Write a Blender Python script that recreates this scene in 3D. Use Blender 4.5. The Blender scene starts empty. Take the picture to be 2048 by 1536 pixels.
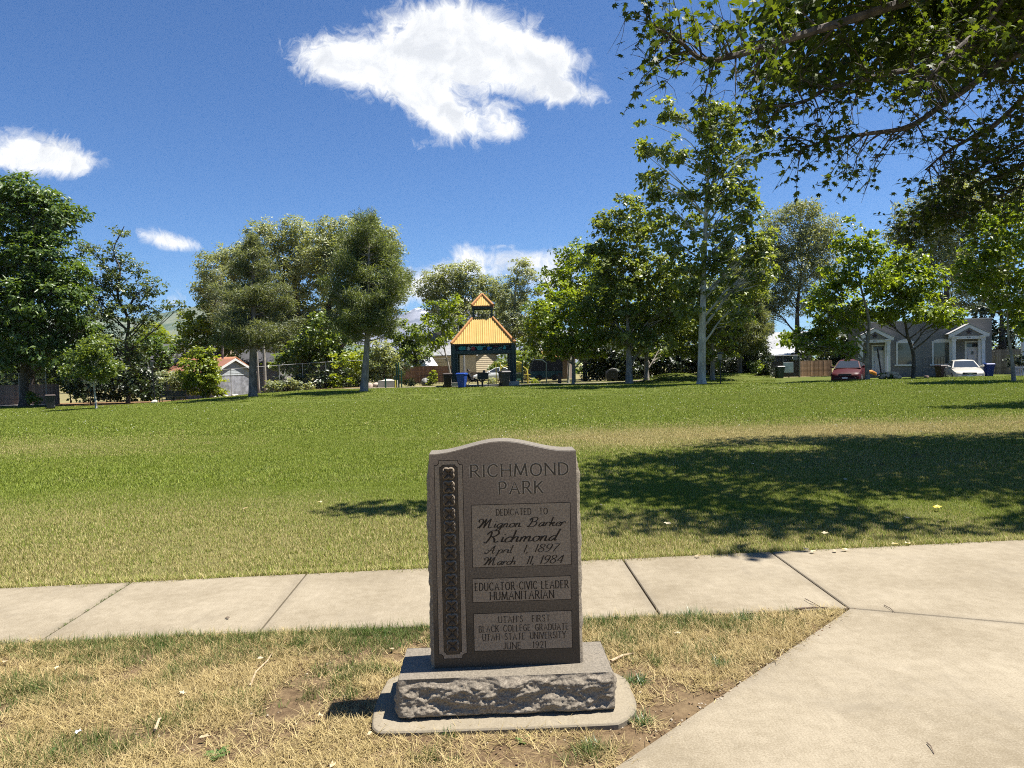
import bpy, bmesh, math, random
import numpy as np
from mathutils import Matrix, Vector, Euler
C = bpy.context
SC = C.scene
COL = SC.collection
PI = math.pi
R = math.radians

# ------------------------------------------------------------------ camera
F_PX = 1450.0                      # focal length in pixels of the 2048 px wide photograph
EYE = Vector((0, 0, 1.6))
PITCH, ROLL = R(1.5), R(-1.29)
camd = bpy.data.cameras.new('camera')
camd.sensor_width = 36.0
camd.lens = F_PX / 2048 * 36.0
camd.clip_start = 0.05
camd.clip_end = 40000
cam = bpy.data.objects.new('camera', camd)
COL.objects.link(cam)
CAM_ROT = Matrix.Rotation(PI / 2 - PITCH, 3, 'X') @ Matrix.Rotation(ROLL, 3, 'Z')
cam.matrix_world = Matrix.Translation(EYE) @ CAM_ROT.to_4x4()
SC.camera = cam

# ------------------------------------------------------------------ light
SUN_EL, SUN_AZ = R(67), R(7)       # azimuth measured from +x towards +y
world = bpy.data.worlds.new('World')
SC.world = world
world.use_nodes = True
SKY_STRENGTH = 0.051
sund = bpy.data.lights.new('sun', 'SUN')
sund.energy = 4.6
sund.angle = R(0.53)
sund.color = (1.0, 0.955, 0.88)
sun = bpy.data.objects.new('sun', sund)
COL.objects.link(sun)
sdir = Vector((math.cos(SUN_EL) * math.cos(SUN_AZ), math.cos(SUN_EL) * math.sin(SUN_AZ), math.sin(SUN_EL)))
sun.rotation_euler = sdir.to_track_quat('Z', 'Y').to_euler()
sun.location = (30, 10, 60)
SC.view_settings.view_transform = 'Standard'
SC.view_settings.look = 'None'
SC.view_settings.exposure = 1.45
SC.view_settings.gamma = 1.0
SC.view_settings.use_curve_mapping = False
SC.render.engine = 'CYCLES'
SC.cycles.max_bounces = 8
SC.cycles.diffuse_bounces = 4
SC.cycles.glossy_bounces = 2
SC.cycles.transmission_bounces = 3
SC.cycles.transparent_max_bounces = 6
SC.cycles.use_denoising = False
SC.cycles.filter_width = 1.05
SC.cycles.sample_clamp_indirect = 6.0
SC.cycles.caustics_reflective = False
SC.cycles.caustics_refractive = False

# ------------------------------------------------------------------ photo helpers
def ray(px, py):
    return CAM_ROT @ Vector(((px - 1024) / F_PX, -(py - 768) / F_PX, -1.0))

def wp(px, py, Y):                 # the point at depth Y (metres ahead) seen at a photo pixel
    d = ray(px, py)
    return EYE + d * (Y / d.y)

def gp(px, py, z=0.0):             # the point of the level plane z seen at a photo pixel
    d = ray(px, py)
    return EYE + d * ((z - EYE.z) / d.z)

def uv_of(px, py):                 # tangent plane direction of a photo pixel
    d = ray(px, py)
    return d.x / d.y, d.z / d.y

# ------------------------------------------------------------------ noise (numpy)
def _hash(i, j, k, s):
    n = (i * 73856093) ^ (j * 19349663) ^ (k * 83492791) ^ (s * 2654435761 & 0x7fffffff)
    n = n.astype(np.int64) & 0x7fffffff
    n = (n ^ (n >> 13)) * 1274126177 & 0x7fffffff
    n = (n ^ (n >> 16)) * 374761393 & 0x7fffffff
    return ((n ^ (n >> 15)) & 0xffffff) / float(0xffffff)

def vnoise(x, y, z=None, seed=0):
    x = np.asarray(x, float); y = np.asarray(y, float)
    z = np.zeros_like(x) if z is None else np.asarray(z, float)
    i, j, k = np.floor(x), np.floor(y), np.floor(z)
    fx, fy, fz = x - i, y - j, z - k
    fx, fy, fz = fx * fx * (3 - 2 * fx), fy * fy * (3 - 2 * fy), fz * fz * (3 - 2 * fz)
    i, j, k = i.astype(np.int64), j.astype(np.int64), k.astype(np.int64)
    r = 0
    for a in (0, 1):
        wa = fx if a else 1 - fx
        for b in (0, 1):
            wb = fy if b else 1 - fy
            for c in (0, 1):
                wc = fz if c else 1 - fz
                r = r + wa * wb * wc * _hash(i + a, j + b, k + c, seed)
    return r

def fbm(x, y, z=None, o=4, seed=0, gain=0.5):
    s, a, t = 0, 1.0, 0.0
    x = np.asarray(x, float); y = np.asarray(y, float)
    for q in range(o):
        s = s + a * vnoise(x * 2 ** q + q * 7.3, y * 2 ** q - q * 3.1, None if z is None else np.asarray(z) * 2 ** q, seed + q)
        t += a
        a *= gain
    return s / t

def sst(a, b, x):
    t = np.clip((np.asarray(x, float) - a) / (b - a), 0, 1)
    return t * t * (3 - 2 * t)

# ------------------------------------------------------------------ terrain
def Hn(x, y):
    x = np.asarray(x, float); y = np.asarray(y, float)
    h = -0.95 * sst(-12, -34, x) * sst(18, 48, y)
    h = h + 0.27 * sst(7, 22, x) * sst(24, 40, y) * (1 - sst(42.6, 45.0, y)) - .17 * sst(13, 20, x) * sst(42.6, 45.2, y) * (1 - sst(52.5, 54.5, y))
    h = h + 0.62 * np.exp(-((x - 13.4) / 2.4) ** 2 - ((y - 58.5) / 2.4) ** 2) + .60 * np.exp(-((x - 18.2) / 1.9) ** 2 - ((y - 58.5) / 2.2) ** 2)
    h = h - 0.46 * np.exp(-((y - 42.0) / 4.6) ** 2) * sst(-26, -15, x) * (1 - sst(7, 15, x))
    h = h + 0.05 * (fbm(x * .12, y * .12, o=2, seed=5) - .5) * sst(14, 24, y)
    return h

def H(x, y):
    return float(Hn(np.array([x]), np.array([y]))[0])

def gx(px, Y):
    return wp(px, 765, Y).x

def gpt(px, Y, dz=0.0):            # ground point in photo column px at depth Y
    x = gx(px, Y)
    return Vector((x, Y, H(x, Y) + dz))

# ------------------------------------------------------------------ object helpers
def link(o, parent=None):
    COL.objects.link(o)
    if parent is not None:
        o.parent = parent
    return o

def tag(o, label, cat, group=None):
    o['label'] = label
    o['category'] = cat
    if group:
        o['group'] = group
    return o

def thing(name, label, cat, loc=(0, 0, 0), rz=0.0, group=None):
    o = bpy.data.objects.new(name, None)
    o.empty_display_size = 0.2
    COL.objects.link(o)
    o.location = loc
    o.rotation_euler = (0, 0, rz)
    return tag(o, label, cat, group)

def np_mesh(name, V, F, mat=None, smooth=False, attrs=None):
    """F: (n,3) or (n,4) index array"""
    V = np.asarray(V, np.float32); F = np.asarray(F, np.int32)
    me = bpy.data.meshes.new(name)
    n, k = F.shape
    me.vertices.add(len(V)); me.vertices.foreach_set('co', V.ravel())
    me.loops.add(n * k); me.loops.foreach_set('vertex_index', F.ravel())
    me.polygons.add(n)
    me.polygons.foreach_set('loop_start', np.arange(0, n * k, k, dtype=np.int32))
    if smooth:
        me.polygons.foreach_set('use_smooth', np.ones(n, bool))
    if attrs:
        for an, av in attrs.items():
            at = me.attributes.new(an, 'FLOAT', 'POINT')
            at.data.foreach_set('value', np.asarray(av, np.float32))
    me.update(calc_edges=True)
    if mat:
        me.materials.append(mat)
    return me

class MB:
    """collects simple shapes, then becomes ONE mesh object"""
    def __init__(s):
        s.v = []; s.f = []
    def add(s, vs, fs, M=None):
        o = len(s.v)
        s.v += [tuple(M @ Vector(p)) if M is not None else tuple(p) for p in vs]
        s.f += [tuple(i + o for i in f) for f in fs]
        return s
    def box(s, x0, x1, y0, y1, z0, z1, M=None):
        v = [(x0, y0, z0), (x1, y0, z0), (x1, y1, z0), (x0, y1, z0), (x0, y0, z1), (x1, y0, z1), (x1, y1, z1), (x0, y1, z1)]
        return s.add(v, [(0, 3, 2, 1), (4, 5, 6, 7), (0, 1, 5, 4), (1, 2, 6, 5), (2, 3, 7, 6), (3, 0, 4, 7)], M)
    def prism(s, poly, a, b, axis='z', M=None):
        """poly: list of 2D points; extruded along axis from a to b"""
        n = len(poly)
        def P(p, t):
            return (p[0], p[1], t) if axis == 'z' else ((p[0], t, p[1]) if axis == 'y' else (t, p[0], p[1]))
        v = [P(p, a) for p in poly] + [P(p, b) for p in poly]
        f = [tuple(range(n))[::-1], tuple(range(n, 2 * n))] + [(i, (i + 1) % n, n + (i + 1) % n, n + i) for i in range(n)]
        return s.add(v, f, M)
    def tube(s, pts, rad, n=8, cap=True, M=None):
        pts = [Vector(p) for p in pts]
        if not isinstance(rad, (list, tuple, np.ndarray)):
            rad = [rad] * len(pts)
        vs, fs = [], []
        ref = None
        for i, p in enumerate(pts):
            d = (pts[min(i + 1, len(pts) - 1)] - pts[max(i - 1, 0)])
            if d.length < 1e-9:
                d = Vector((0, 0, 1))
            d.normalize()
            if ref is None:
                ref = Vector((1, 0, 0)) if abs(d.x) < .8 else Vector((0, 1, 0))
            u = (ref - d * ref.dot(d))
            if u.length < 1e-6:
                u = d.orthogonal()
            u.normalize(); w = d.cross(u); ref = u
            for k in range(n):
                a = 2 * PI * k / n
                vs.append(p + (u * math.cos(a) + w * math.sin(a)) * rad[i])
        for i in range(len(pts) - 1):
            for k in range(n):
                fs.append((i * n + k, i * n + (k + 1) % n, (i + 1) * n + (k + 1) % n, (i + 1) * n + k))
        if cap:
            fs.append(tuple(range(n))[::-1]); fs.append(tuple(range((len(pts) - 1) * n, len(pts) * n)))
        return s.add(vs, fs, M)
    def cyl(s, x, y, z0, z1, r, n=12, M=None):
        return s.tube([(x, y, z0), (x, y, z1)], r, n, True, M)
    def mesh(s, name, mat=None, smooth=False, bevel=0.0, seg=2):
        me = bpy.data.meshes.new(name)
        me.from_pydata(s.v, [], s.f)
        bm = bmesh.new(); bm.from_mesh(me)
        bmesh.ops.recalc_face_normals(bm, faces=bm.faces)
        if bevel > 0:
            es = [e for e in bm.edges if len(e.link_faces) == 2 and e.calc_face_angle(0) > .5]
            bmesh.ops.bevel(bm, geom=es, offset=bevel, segments=seg, affect='EDGES', profile=.6, clamp_overlap=True)
        bm.to_mesh(me); bm.free()
        if smooth:
            me.polygons.foreach_set('use_smooth', np.ones(len(me.polygons), bool))
            try:
                me.set_sharp_from_angle(angle=R(40))
            except Exception:
                pass
        if mat:
            me.materials.append(mat)
        return me
    def build(s, name, mat, parent=None, smooth=False, bevel=0.0, loc=None, seg=2):
        o = bpy.data.objects.new(name, s.mesh(name, mat, smooth, bevel, seg))
        if loc is not None:
            o.location = loc
        return link(o, parent)

def obj(name, me, parent=None, loc=None, rz=None):
    o = bpy.data.objects.new(name, me)
    if loc is not None:
        o.location = loc
    if rz is not None:
        o.rotation_euler = (0, 0, rz)
    return link(o, parent)

def copy_tree(src, loc, rz, label=None):
    r = src.copy(); COL.objects.link(r); r.location = loc; r.rotation_euler = (0, 0, rz)
    if label:
        r['label'] = label
    for ch in list(src.children):
        c = ch.copy(); COL.objects.link(c); c.parent = r
        for g in list(ch.children):
            d = g.copy(); COL.objects.link(d); d.parent = c
    return r

# ------------------------------------------------------------------ material helpers
class NT:
    def __init__(s, mat_or_world):
        s.t = mat_or_world.node_tree; s.t.nodes.clear()
    def n(s, typ, **kw):
        nd = s.t.nodes.new(typ)
        for k, v in kw.items():
            setattr(nd, k, v)
        return nd
    def l(s, a, b):
        s.t.links.new(a, b)
    def set(s, sock, v):
        if hasattr(v, 'is_output') or isinstance(v, bpy.types.NodeSocket):
            s.t.links.new(v, sock)
        else:
            sock.default_value = v
    def m(s, op, a, b=0.0, c=None, clamp=False):
        nd = s.n('ShaderNodeMath', operation=op); nd.use_clamp = clamp
        s.set(nd.inputs[0], a); s.set(nd.inputs[1], b)
        if c is not None:
            s.set(nd.inputs[2], c)
        return nd.outputs[0]
    def ramp(s, fac, a, b, x0=0.0, x1=1.0, smooth=True):
        nd = s.n('ShaderNodeMapRange'); nd.interpolation_type = 'SMOOTHSTEP' if smooth else 'LINEAR'
        s.set(nd.inputs[0], fac); s.set(nd.inputs[1], x0); s.set(nd.inputs[2], x1); s.set(nd.inputs[3], a); s.set(nd.inputs[4], b)
        return nd.outputs[0]
    def mix(s, fac, a, b, mode='MIX'):
        nd = s.n('ShaderNodeMix', data_type='RGBA', blend_type=mode)
        s.set(nd.inputs[0], fac)
        for i, v in ((6, a), (7, b)):
            s.set(nd.inputs[i], (*v, 1) if isinstance(v, tuple) and len(v) == 3 else v)
        return nd.outputs[2]
    def noise(s, vec, scale, detail=4, rough=.55, dist=0.0, dim='3D'):
        nd = s.n('ShaderNodeTexNoise', noise_dimensions=dim)
        if vec is not None:
            s.l(vec, nd.inputs['Vector'])
        nd.inputs['Scale'].default_value = scale; nd.inputs['Detail'].default_value = detail
        nd.inputs['Roughness'].default_value = rough; nd.inputs['Distortion'].default_value = dist
        return nd.outputs[0]
    def attr(s, name, typ='GEOMETRY'):
        nd = s.n('ShaderNodeAttribute', attribute_name=name); nd.attribute_type = typ
        return nd.outputs['Fac']
    def bump(s, h, strength=.3, dist=.01):
        nd = s.n('ShaderNodeBump'); nd.inputs['Strength'].default_value = strength; nd.inputs['Distance'].default_value = dist
        s.l(h, nd.inputs['Height'])
        return nd.outputs[0]

def new_mat(name):
    m = bpy.data.materials.new(name); m.use_nodes = True
    return m, NT(m)

_mats = {}
def simple(name, col, rough=.6, var=.12, scale=6.0, spec=.4, metal=0.0, bump=0.0, bscale=60.0, coat=0.0):
    """plain procedural material: colour with soft mottling and fine relief"""
    if name in _mats:
        return _mats[name]
    m, t = new_mat(name)
    co = t.n('ShaderNodeTexCoord').outputs['Object']
    f = t.noise(co, scale, 5, .6)
    lo = tuple(c * (1 - var) for c in col); hi = tuple(min(1, c * (1 + var)) for c in col)
    c = t.mix(t.ramp(f, 0, 1, .3, .7), lo, hi)
    p = t.n('ShaderNodeBsdfPrincipled')
    t.l(c, p.inputs['Base Color'])
    p.inputs['Roughness'].default_value = rough; p.inputs['Metallic'].default_value = metal
    p.inputs['Specular IOR Level'].default_value = spec
    p.inputs['Coat Weight'].default_value = coat
    if bump > 0:
        t.l(t.bump(t.noise(co, bscale, 4, .6), bump, .01), p.inputs['Normal'])
    o = t.n('ShaderNodeOutputMaterial'); t.l(p.outputs[0], o.inputs[0])
    _mats[name] = m
    return m

def glass_mat(name, col=(.02, .025, .03), rough=.05):
    if name in _mats:
        return _mats[name]
    m, t = new_mat(name)
    p = t.n('ShaderNodeBsdfPrincipled')
    p.inputs['Base Color'].default_value = (*col, 1); p.inputs['Roughness'].default_value = rough
    p.inputs['Specular IOR Level'].default_value = .8
    o = t.n('ShaderNodeOutputMaterial'); t.l(p.outputs[0], o.inputs[0])
    _mats[name] = m
    return m

def foliage(name, dark, light, trans=.35, rough=.40, spec=.55):
    if name in _mats:
        return _mats[name]
    m, t = new_mat(name)
    a = t.attr('tint')
    c = t.mix(a, dark, light)
    d = t.n('ShaderNodeBsdfPrincipled'); t.l(c, d.inputs['Base Color']); d.inputs['Roughness'].default_value = rough
    d.inputs['Specular IOR Level'].default_value = spec
    tr = t.n('ShaderNodeBsdfTranslucent')
    t.l(t.mix(1.0, c, (1.6, 1.5, .55), 'MULTIPLY'), tr.inputs[0])
    mx = t.n('ShaderNodeMixShader'); mx.inputs[0].default_value = trans
    t.l(d.outputs[0], mx.inputs[1]); t.l(tr.outputs[0], mx.inputs[2])
    o = t.n('ShaderNodeOutputMaterial'); t.l(mx.outputs[0], o.inputs[0])
    _mats[name] = m
    return m

def bark(name, c0, c1, scale=5.0):
    if name in _mats:
        return _mats[name]
    m, t = new_mat(name)
    co = t.n('ShaderNodeTexCoord').outputs['Object']
    mp = t.n('ShaderNodeMapping'); mp.inputs['Scale'].default_value = (1, 1, .35); t.l(co, mp.inputs[0])
    f = t.noise(mp.outputs[0], scale, 6, .65)
    p = t.n('ShaderNodeBsdfPrincipled'); t.l(t.mix(t.ramp(f, 0, 1, .35, .65), c0, c1), p.inputs['Base Color'])
    p.inputs['Roughness'].default_value = .85; p.inputs['Specular IOR Level'].default_value = .2
    t.l(t.bump(t.noise(mp.outputs[0], scale * 5, 5, .7), .6, .02), p.inputs['Normal'])
    o = t.n('ShaderNodeOutputMaterial'); t.l(p.outputs[0], o.inputs[0])
    _mats[name] = m
    return m
# ================================================================== sky with clouds (world)
def build_sky():
    t = NT(world)
    sky = t.n('ShaderNodeTexSky', sky_type='NISHITA')
    sky.sun_disc = False
    sky.sun_elevation = SUN_EL
    sky.sun_rotation = PI / 2 - SUN_AZ
    sky.altitude = 1300
    sky.air_density = 1.0; sky.dust_density = .55; sky.ozone_density = 2.2
    hsv = t.n('ShaderNodeHueSaturation'); hsv.inputs['Saturation'].default_value = 1.0
    t.l(sky.outputs[0], hsv.inputs['Color'])
    base = t.mix(1.0, hsv.outputs[0], (.425, .685, .985), 'MULTIPLY')
    co = t.n('ShaderNodeTexCoord').outputs['Generated']
    sp = t.n('ShaderNodeSeparateXYZ'); t.l(co, sp.inputs[0])
    yy = t.m('MAXIMUM', sp.outputs[1], .02)
    u = t.m('DIVIDE', sp.outputs[0], yy); v = t.m('DIVIDE', sp.outputs[2], yy)
    front = t.m('GREATER_THAN', sp.outputs[1], .05)
    cb = t.n('ShaderNodeCombineXYZ'); t.l(u, cb.inputs[0]); t.l(v, cb.inputs[1])
    # cloud lobes: centre px, py, half sizes px, turn (deg, image clockwise), weight
    lobes = [(900, 105, 200, 95, 6, 1.25), (880, 50, 120, 70, 0, 1.15), (1030, 130, 125, 85, 10, 1.15), (740, 130, 135, 62, 4, 1.0), (640, 118, 96, 48, 8, .95),
             (860, 205, 135, 55, 30, 1.0), (895, 240, 84, 36, 20, 1.0), (1000, 228, 60, 38, 35, .85), (1012, 264, 42, 24, 0, .85), (1100, 115, 66, 46, 10, 1.1),
             (1115, 190, 50, 30, -20, .85), (1165, 190, 62, 24, 8, .85), (850, 288, 55, 15, 0, .5), (735, 250, 45, 13, 12, .48), 
             (75, 305, 125, 46, 8, 1.05), (30, 320, 95, 48, 0, 1.0), (150, 328, 60, 28, 4, .75),
             (300, 472, 66, 20, 10, .9), (362, 488, 58, 15, 8, .75), (345, 605, 42, 26, 0, .85),
             (900, 548, 140, 46, -4, .8), (1060, 522, 130, 36, -8, .76), (840, 578, 80, 40, 0, .85), (970, 510, 100, 25, 0, .62), (1100, 560, 90, 50, 0, .7), (1000, 491, 45, 8, 0, .45),
             (700, 600, 200, 40, 0, .4), (1005, 196, 46, 9, 10, -.35), (1078, 222, 22, 24, 0, -.3)]
    env = None
    for (px, py, a, b, rot, w) in lobes:
        cu, cv = uv_of(px, py)
        ex = uv_of(px + a, py); ey = uv_of(px, py - b)
        A = math.hypot(ex[0] - cu, ex[1] - cv); B = math.hypot(ey[0] - cu, ey[1] - cv)
        r = R(-rot)
        du = t.m('SUBTRACT', u, cu); dv = t.m('SUBTRACT', v, cv)
        p = t.m('ADD', t.m('MULTIPLY', du, math.cos(r) / A), t.m('MULTIPLY', dv, math.sin(r) / A))
        q = t.m('ADD', t.m('MULTIPLY', du, -math.sin(r) / B), t.m('MULTIPLY', dv, math.cos(r) / B))
        d2 = t.m('ADD', t.m('MULTIPLY', p, p), t.m('MULTIPLY', q, q))
        g = t.m('MULTIPLY', t.m('POWER', 2.718, t.m('MULTIPLY', d2, -1.5)), w)
        env = g if env is None else t.m('ADD', env, g)
    # warped wisps
    wn = t.n('ShaderNodeTexNoise', noise_dimensions='2D'); t.l(cb.outputs[0], wn.inputs['Vector'])
    wn.inputs['Scale'].default_value = 9; wn.inputs['Detail'].default_value = 5
    wv = t.n('ShaderNodeVectorMath', operation='MULTIPLY_ADD')
    t.l(wn.outputs['Color'], wv.inputs[0]); wv.inputs[1].default_value = (.11, .08, 0); t.l(cb.outputs[0], wv.inputs[2])
    n1 = t.noise(wv.outputs[0], 12, 12, .64, .0, '2D')
    n2 = t.noise(wv.outputs[0], 46, 8, .66, .4, '2D')
    nn = t.m('ADD', t.m('MULTIPLY', n1, .66), t.m('MULTIPLY', n2, .46))
    dens = t.m('ADD', t.m('SUBTRACT', t.m('MULTIPLY', env, .85), .42), t.m('MULTIPLY', t.m('SUBTRACT', nn, .56), 2.5))
    alpha = t.m('POWER', t.ramp(dens, 0, 1, -.16, .56, False), 1.25)
    alpha = t.m('MULTIPLY', t.m('MULTIPLY', alpha, front), t.ramp(env, 0, 1, .06, .30))
    # soft shading inside: lit tops, greyer bellies
    n3 = t.noise(wv.outputs[0], 16, 6, .55, .2, '2D')
    off = t.n('ShaderNodeVectorMath', operation='ADD'); t.l(wv.outputs[0], off.inputs[0]); off.inputs[1].default_value = (.012, .02, 0)
    n4 = t.noise(off.outputs[0], 16, 6, .55, .2, '2D')
    rel = t.m('MULTIPLY', t.m('SUBTRACT', n3, n4), 1.5)
    thick = t.ramp(dens, 0, 1, .35, 1.5)
    lum = t.m('ADD', t.m('SUBTRACT', 1.0, t.m('MULTIPLY', thick, .30)), t.m('MULTIPLY', rel, 1.6), clamp=True)
    lum = t.m('MAXIMUM', lum, .35)
    ccol = t.mix(lum, (4.9, 5.15, 5.6), (7.35, 7.45, 7.6))
    fin = t.mix(alpha, base, ccol)
    bg = t.n('ShaderNodeBackground'); t.l(fin, bg.inputs[0]); bg.inputs[1].default_value = SKY_STRENGTH
    o = t.n('ShaderNodeOutputWorld'); t.l(bg.outputs[0], o.inputs[0])
build_sky()

# ================================================================== ground materials
def dry_amount(x, y):
    """0 green .. 1 straw, world space, for the mown lawn"""
    x = np.asarray(x, float); y = np.asarray(y, float)
    n = fbm(x * .35 + 3, y * .35, o=4, seed=11)
    n2 = fbm(x * 1.6, y * 1.6, o=3, seed=21)
    near = 1 - sst(6.4, 9.6, y + 1.9 * (n - .5) * 2 + .16 * x)
    d = .60 * near
    band = np.exp(-((y - (15.6 + .05 * x)) / 2.6) ** 2) * sst(-2.5, 2.5, x)
    d = np.maximum(d, .88 * band)
    under = np.exp(-((x - 6) / 5.) ** 2 - ((y - 11.5) / 3) ** 2) * .42
    d = np.maximum(d, under)
    ul = np.exp(-((x + 11) / 4.) ** 2 - ((y - 16.5) / 2.2) ** 2) * .45
    d = np.maximum(d, ul)
    d = d + .07 * np.sin(2 * PI * (y + .05 * x) / 1.7) * sst(10, 16, y) * n2 +   .07 * sst(.52, .7, fbm(x * .10, y * .55, o=3, seed=91)) * sst(9, 14, y)
    d = d * (.55 + .9 * n) + .30 * (n2 - .5) + .10 * (n - .4)
    return np.clip(d, 0, 1)

GREEN_A, GREEN_B = (.060, .085, .013), (.110, .135, .024)
STRAW_A, STRAW_B = (.17, .14, .06), (.28, .23, .10)

def lawn_base_mat():
    m, t = new_mat('lawn_ground')
    d = t.attr('dry')
    pos = t.n('ShaderNodeNewGeometry').outputs['Position']
    f = t.noise(pos, 9, 6, .7); f2 = t.noise(pos, 1.1, 4, .6)
    mp = t.n('ShaderNodeMapping'); mp.inputs['Scale'].default_value = (.25, 2.2, 1); mp.inputs['Rotation'].default_value = (0, 0, .06); t.l(pos, mp.inputs[0])
    f3 = t.noise(mp.outputs[0], 1.0, 3, .6)
    g = t.mix(t.ramp(t.m('ADD', t.m('MULTIPLY', f, .6), t.m('MULTIPLY', f2, .4)), 0, 1, .3, .7), GREEN_A, GREEN_B)
    g = t.mix(t.ramp(f3, 0, .45, .4, .75), g, (.20, .225, .05))
    s = t.mix(t.ramp(f, 0, 1, .3, .7), STRAW_A, STRAW_B)
    p = t.n('ShaderNodeBsdfPrincipled'); t.l(t.mix(1.0, t.mix(d, g, s), (.75, .75, .75), 'MULTIPLY'), p.inputs['Base Color']); p.inputs['Roughness'].default_value = .95
    p.inputs['Specular IOR Level'].default_value = .1
    t.l(t.bump(t.noise(pos, 22, 4, .7), .8, .05), p.inputs['Normal'])
    o = t.n('ShaderNodeOutputMaterial'); t.l(p.outputs[0], o.inputs[0])
    return m

def blade_mat(name, ga, gb, sa, sb, trans=.3):
    """grass blades; 'dry' comes with each instance, 'tint' with each blade"""
    m, t = new_mat(name)
    d = t.attr('dry', 'INSTANCER'); a = t.attr('tint'); rs = t.attr('rseed')
    g = t.mix(a, ga, gb); s = t.mix(a, sa, sb)
    # each blade is either green or straw, in the proportion given by dry
    k = t.ramp(t.m('SUBTRACT', d, rs), 0, 1, -.12, .12)
    c = t.mix(1.0, t.mix(k, g, s), (.80, .81, .80), 'MULTIPLY')
    p = t.n('ShaderNodeBsdfPrincipled'); t.l(c, p.inputs['Base Color']); p.inputs['Roughness'].default_value = .6
    p.inputs['Specular IOR Level'].default_value = .25
    tr = t.n('ShaderNodeBsdfTranslucent'); t.l(c, tr.inputs[0])
    mx = t.n('ShaderNodeMixShader'); mx.inputs[0].default_value = trans
    t.l(p.outputs[0], mx.inputs[1]); t.l(tr.outputs[0], mx.inputs[2])
    o = t.n('ShaderNodeOutputMaterial'); t.l(mx.outputs[0], o.inputs[0])
    return m

def concrete_mat(name, c0=(.215, .175, .112), c1=(.405, .348, .250)):
    if name in _mats:
        return _mats[name]
    m, t = new_mat(name)
    pos = t.n('ShaderNodeNewGeometry').outputs['Position']
    big = t.noise(pos, 1.3, 5, .6); fine = t.noise(pos, 120, 3, .8); mid = t.noise(pos, 14, 5, .65)
    f = t.m('ADD', t.m('MULTIPLY', big, .30), t.m('ADD', t.m('MULTIPLY', mid, .2), t.m('MULTIPLY', fine, .5)))
    c = t.mix(t.ramp(f, 0, 1, .36, .64), c0, c1)
    vo = t.n('ShaderNodeTexVoronoi'); t.l(pos, vo.inputs['Vector']); vo.inputs['Scale'].default_value = 95
    speck = t.ramp(vo.outputs['Distance'], .62, 1, .08, .25)
    c = t.mix(1.0, c, (1, 1, 1), 'MULTIPLY') if False else t.mix(t.m('MULTIPLY', t.m('SUBTRACT', 1.0, speck), .55), c, (.15, .12, .08))
    mpb = t.n('ShaderNodeMapping'); mpb.inputs['Scale'].default_value = (150, 4, 1); mpb.inputs['Rotation'].default_value = (0, 0, .08); t.l(pos, mpb.inputs[0])
    broom = t.noise(mpb.outputs[0], 1.0, 2, .6)
    c = t.mix(t.ramp(broom, 0, .30, .45, .75), c, (.20, .168, .115))
    stain = t.ramp(t.noise(pos, .9, 7, .72, 1.2), 0, .65, .52, .78)
    c = t.mix(stain, c, (.215, .182, .13))
    edge = t.attr('edge')
    c = t.mix(t.m('MULTIPLY', edge, .35), c, (.19, .16, .115))
    c = t.mix(1.0, c, (.72, .715, .72), 'MULTIPLY')
    p = t.n('ShaderNodeBsdfPrincipled'); t.l(c, p.inputs['Base Color']); p.inputs['Roughness'].default_value = .85
    p.inputs['Specular IOR Level'].default_value = .2
    t.l(t.bump(t.noise(pos, 160, 4, .7), .35, .004), p.inputs['Normal'])
    o = t.n('ShaderNodeOutputMaterial'); t.l(p.outputs[0], o.inputs[0])
    _mats[name] = m
    return m

def dirt_mat():
    m, t = new_mat('dirt')
    pos = t.n('ShaderNodeNewGeometry').outputs['Position']
    f = t.noise(pos, 30, 6, .7); f2 = t.noise(pos, 3, 4, .6)
    c = t.mix(t.ramp(f, 0, 1, .3, .7), (.105, .068, .038), (.235, .16, .088))
    c = t.mix(1.0, t.mix(t.ramp(f2, 0, .6, .4, .7), c, (.29, .21, .115)), (.72, .72, .72), 'MULTIPLY')
    p = t.n('ShaderNodeBsdfPrincipled'); t.l(c, p.inputs['Base Color']); p.inputs['Roughness'].default_value = .95
    p.inputs['Specular IOR Level'].default_value = .1
    t.l(t.bump(t.noise(pos, 60, 5, .7), .8, .02), p.inputs['Normal'])
    o = t.n('ShaderNodeOutputMaterial'); t.l(p.outputs[0], o.inputs[0])
    return m

M_LAWN = lawn_base_mat()
M_DIRT = dirt_mat()
M_CONC = concrete_mat('walk_concrete')
M_PAD = concrete_mat('pad_concrete', (.25, .212, .148), (.36, .31, .222))

# ================================================================== ground meshes
def grid_mesh(name, xs, ys, zf, mat, attrf=None):
    X, Y = np.meshgrid(xs, ys)
    x, y = X.ravel(), Y.ravel()
    z = zf(x, y)
    nx, ny = len(xs), len(ys)
    i = np.arange((ny - 1) * (nx - 1)); r, c = i // (nx - 1), i % (nx - 1)
    a = r * nx + c
    Fq = np.stack([a, a + 1, a + nx + 1, a + nx], 1)
    at = {'dry': attrf(x, y)} if attrf else None
    return np_mesh(name, np.stack([x, y, z], 1), Fq, mat, True, at)

def struct(name, me, parent=None):
    o = obj(name, me, parent)
    o['kind'] = 'structure'
    return o

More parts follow.
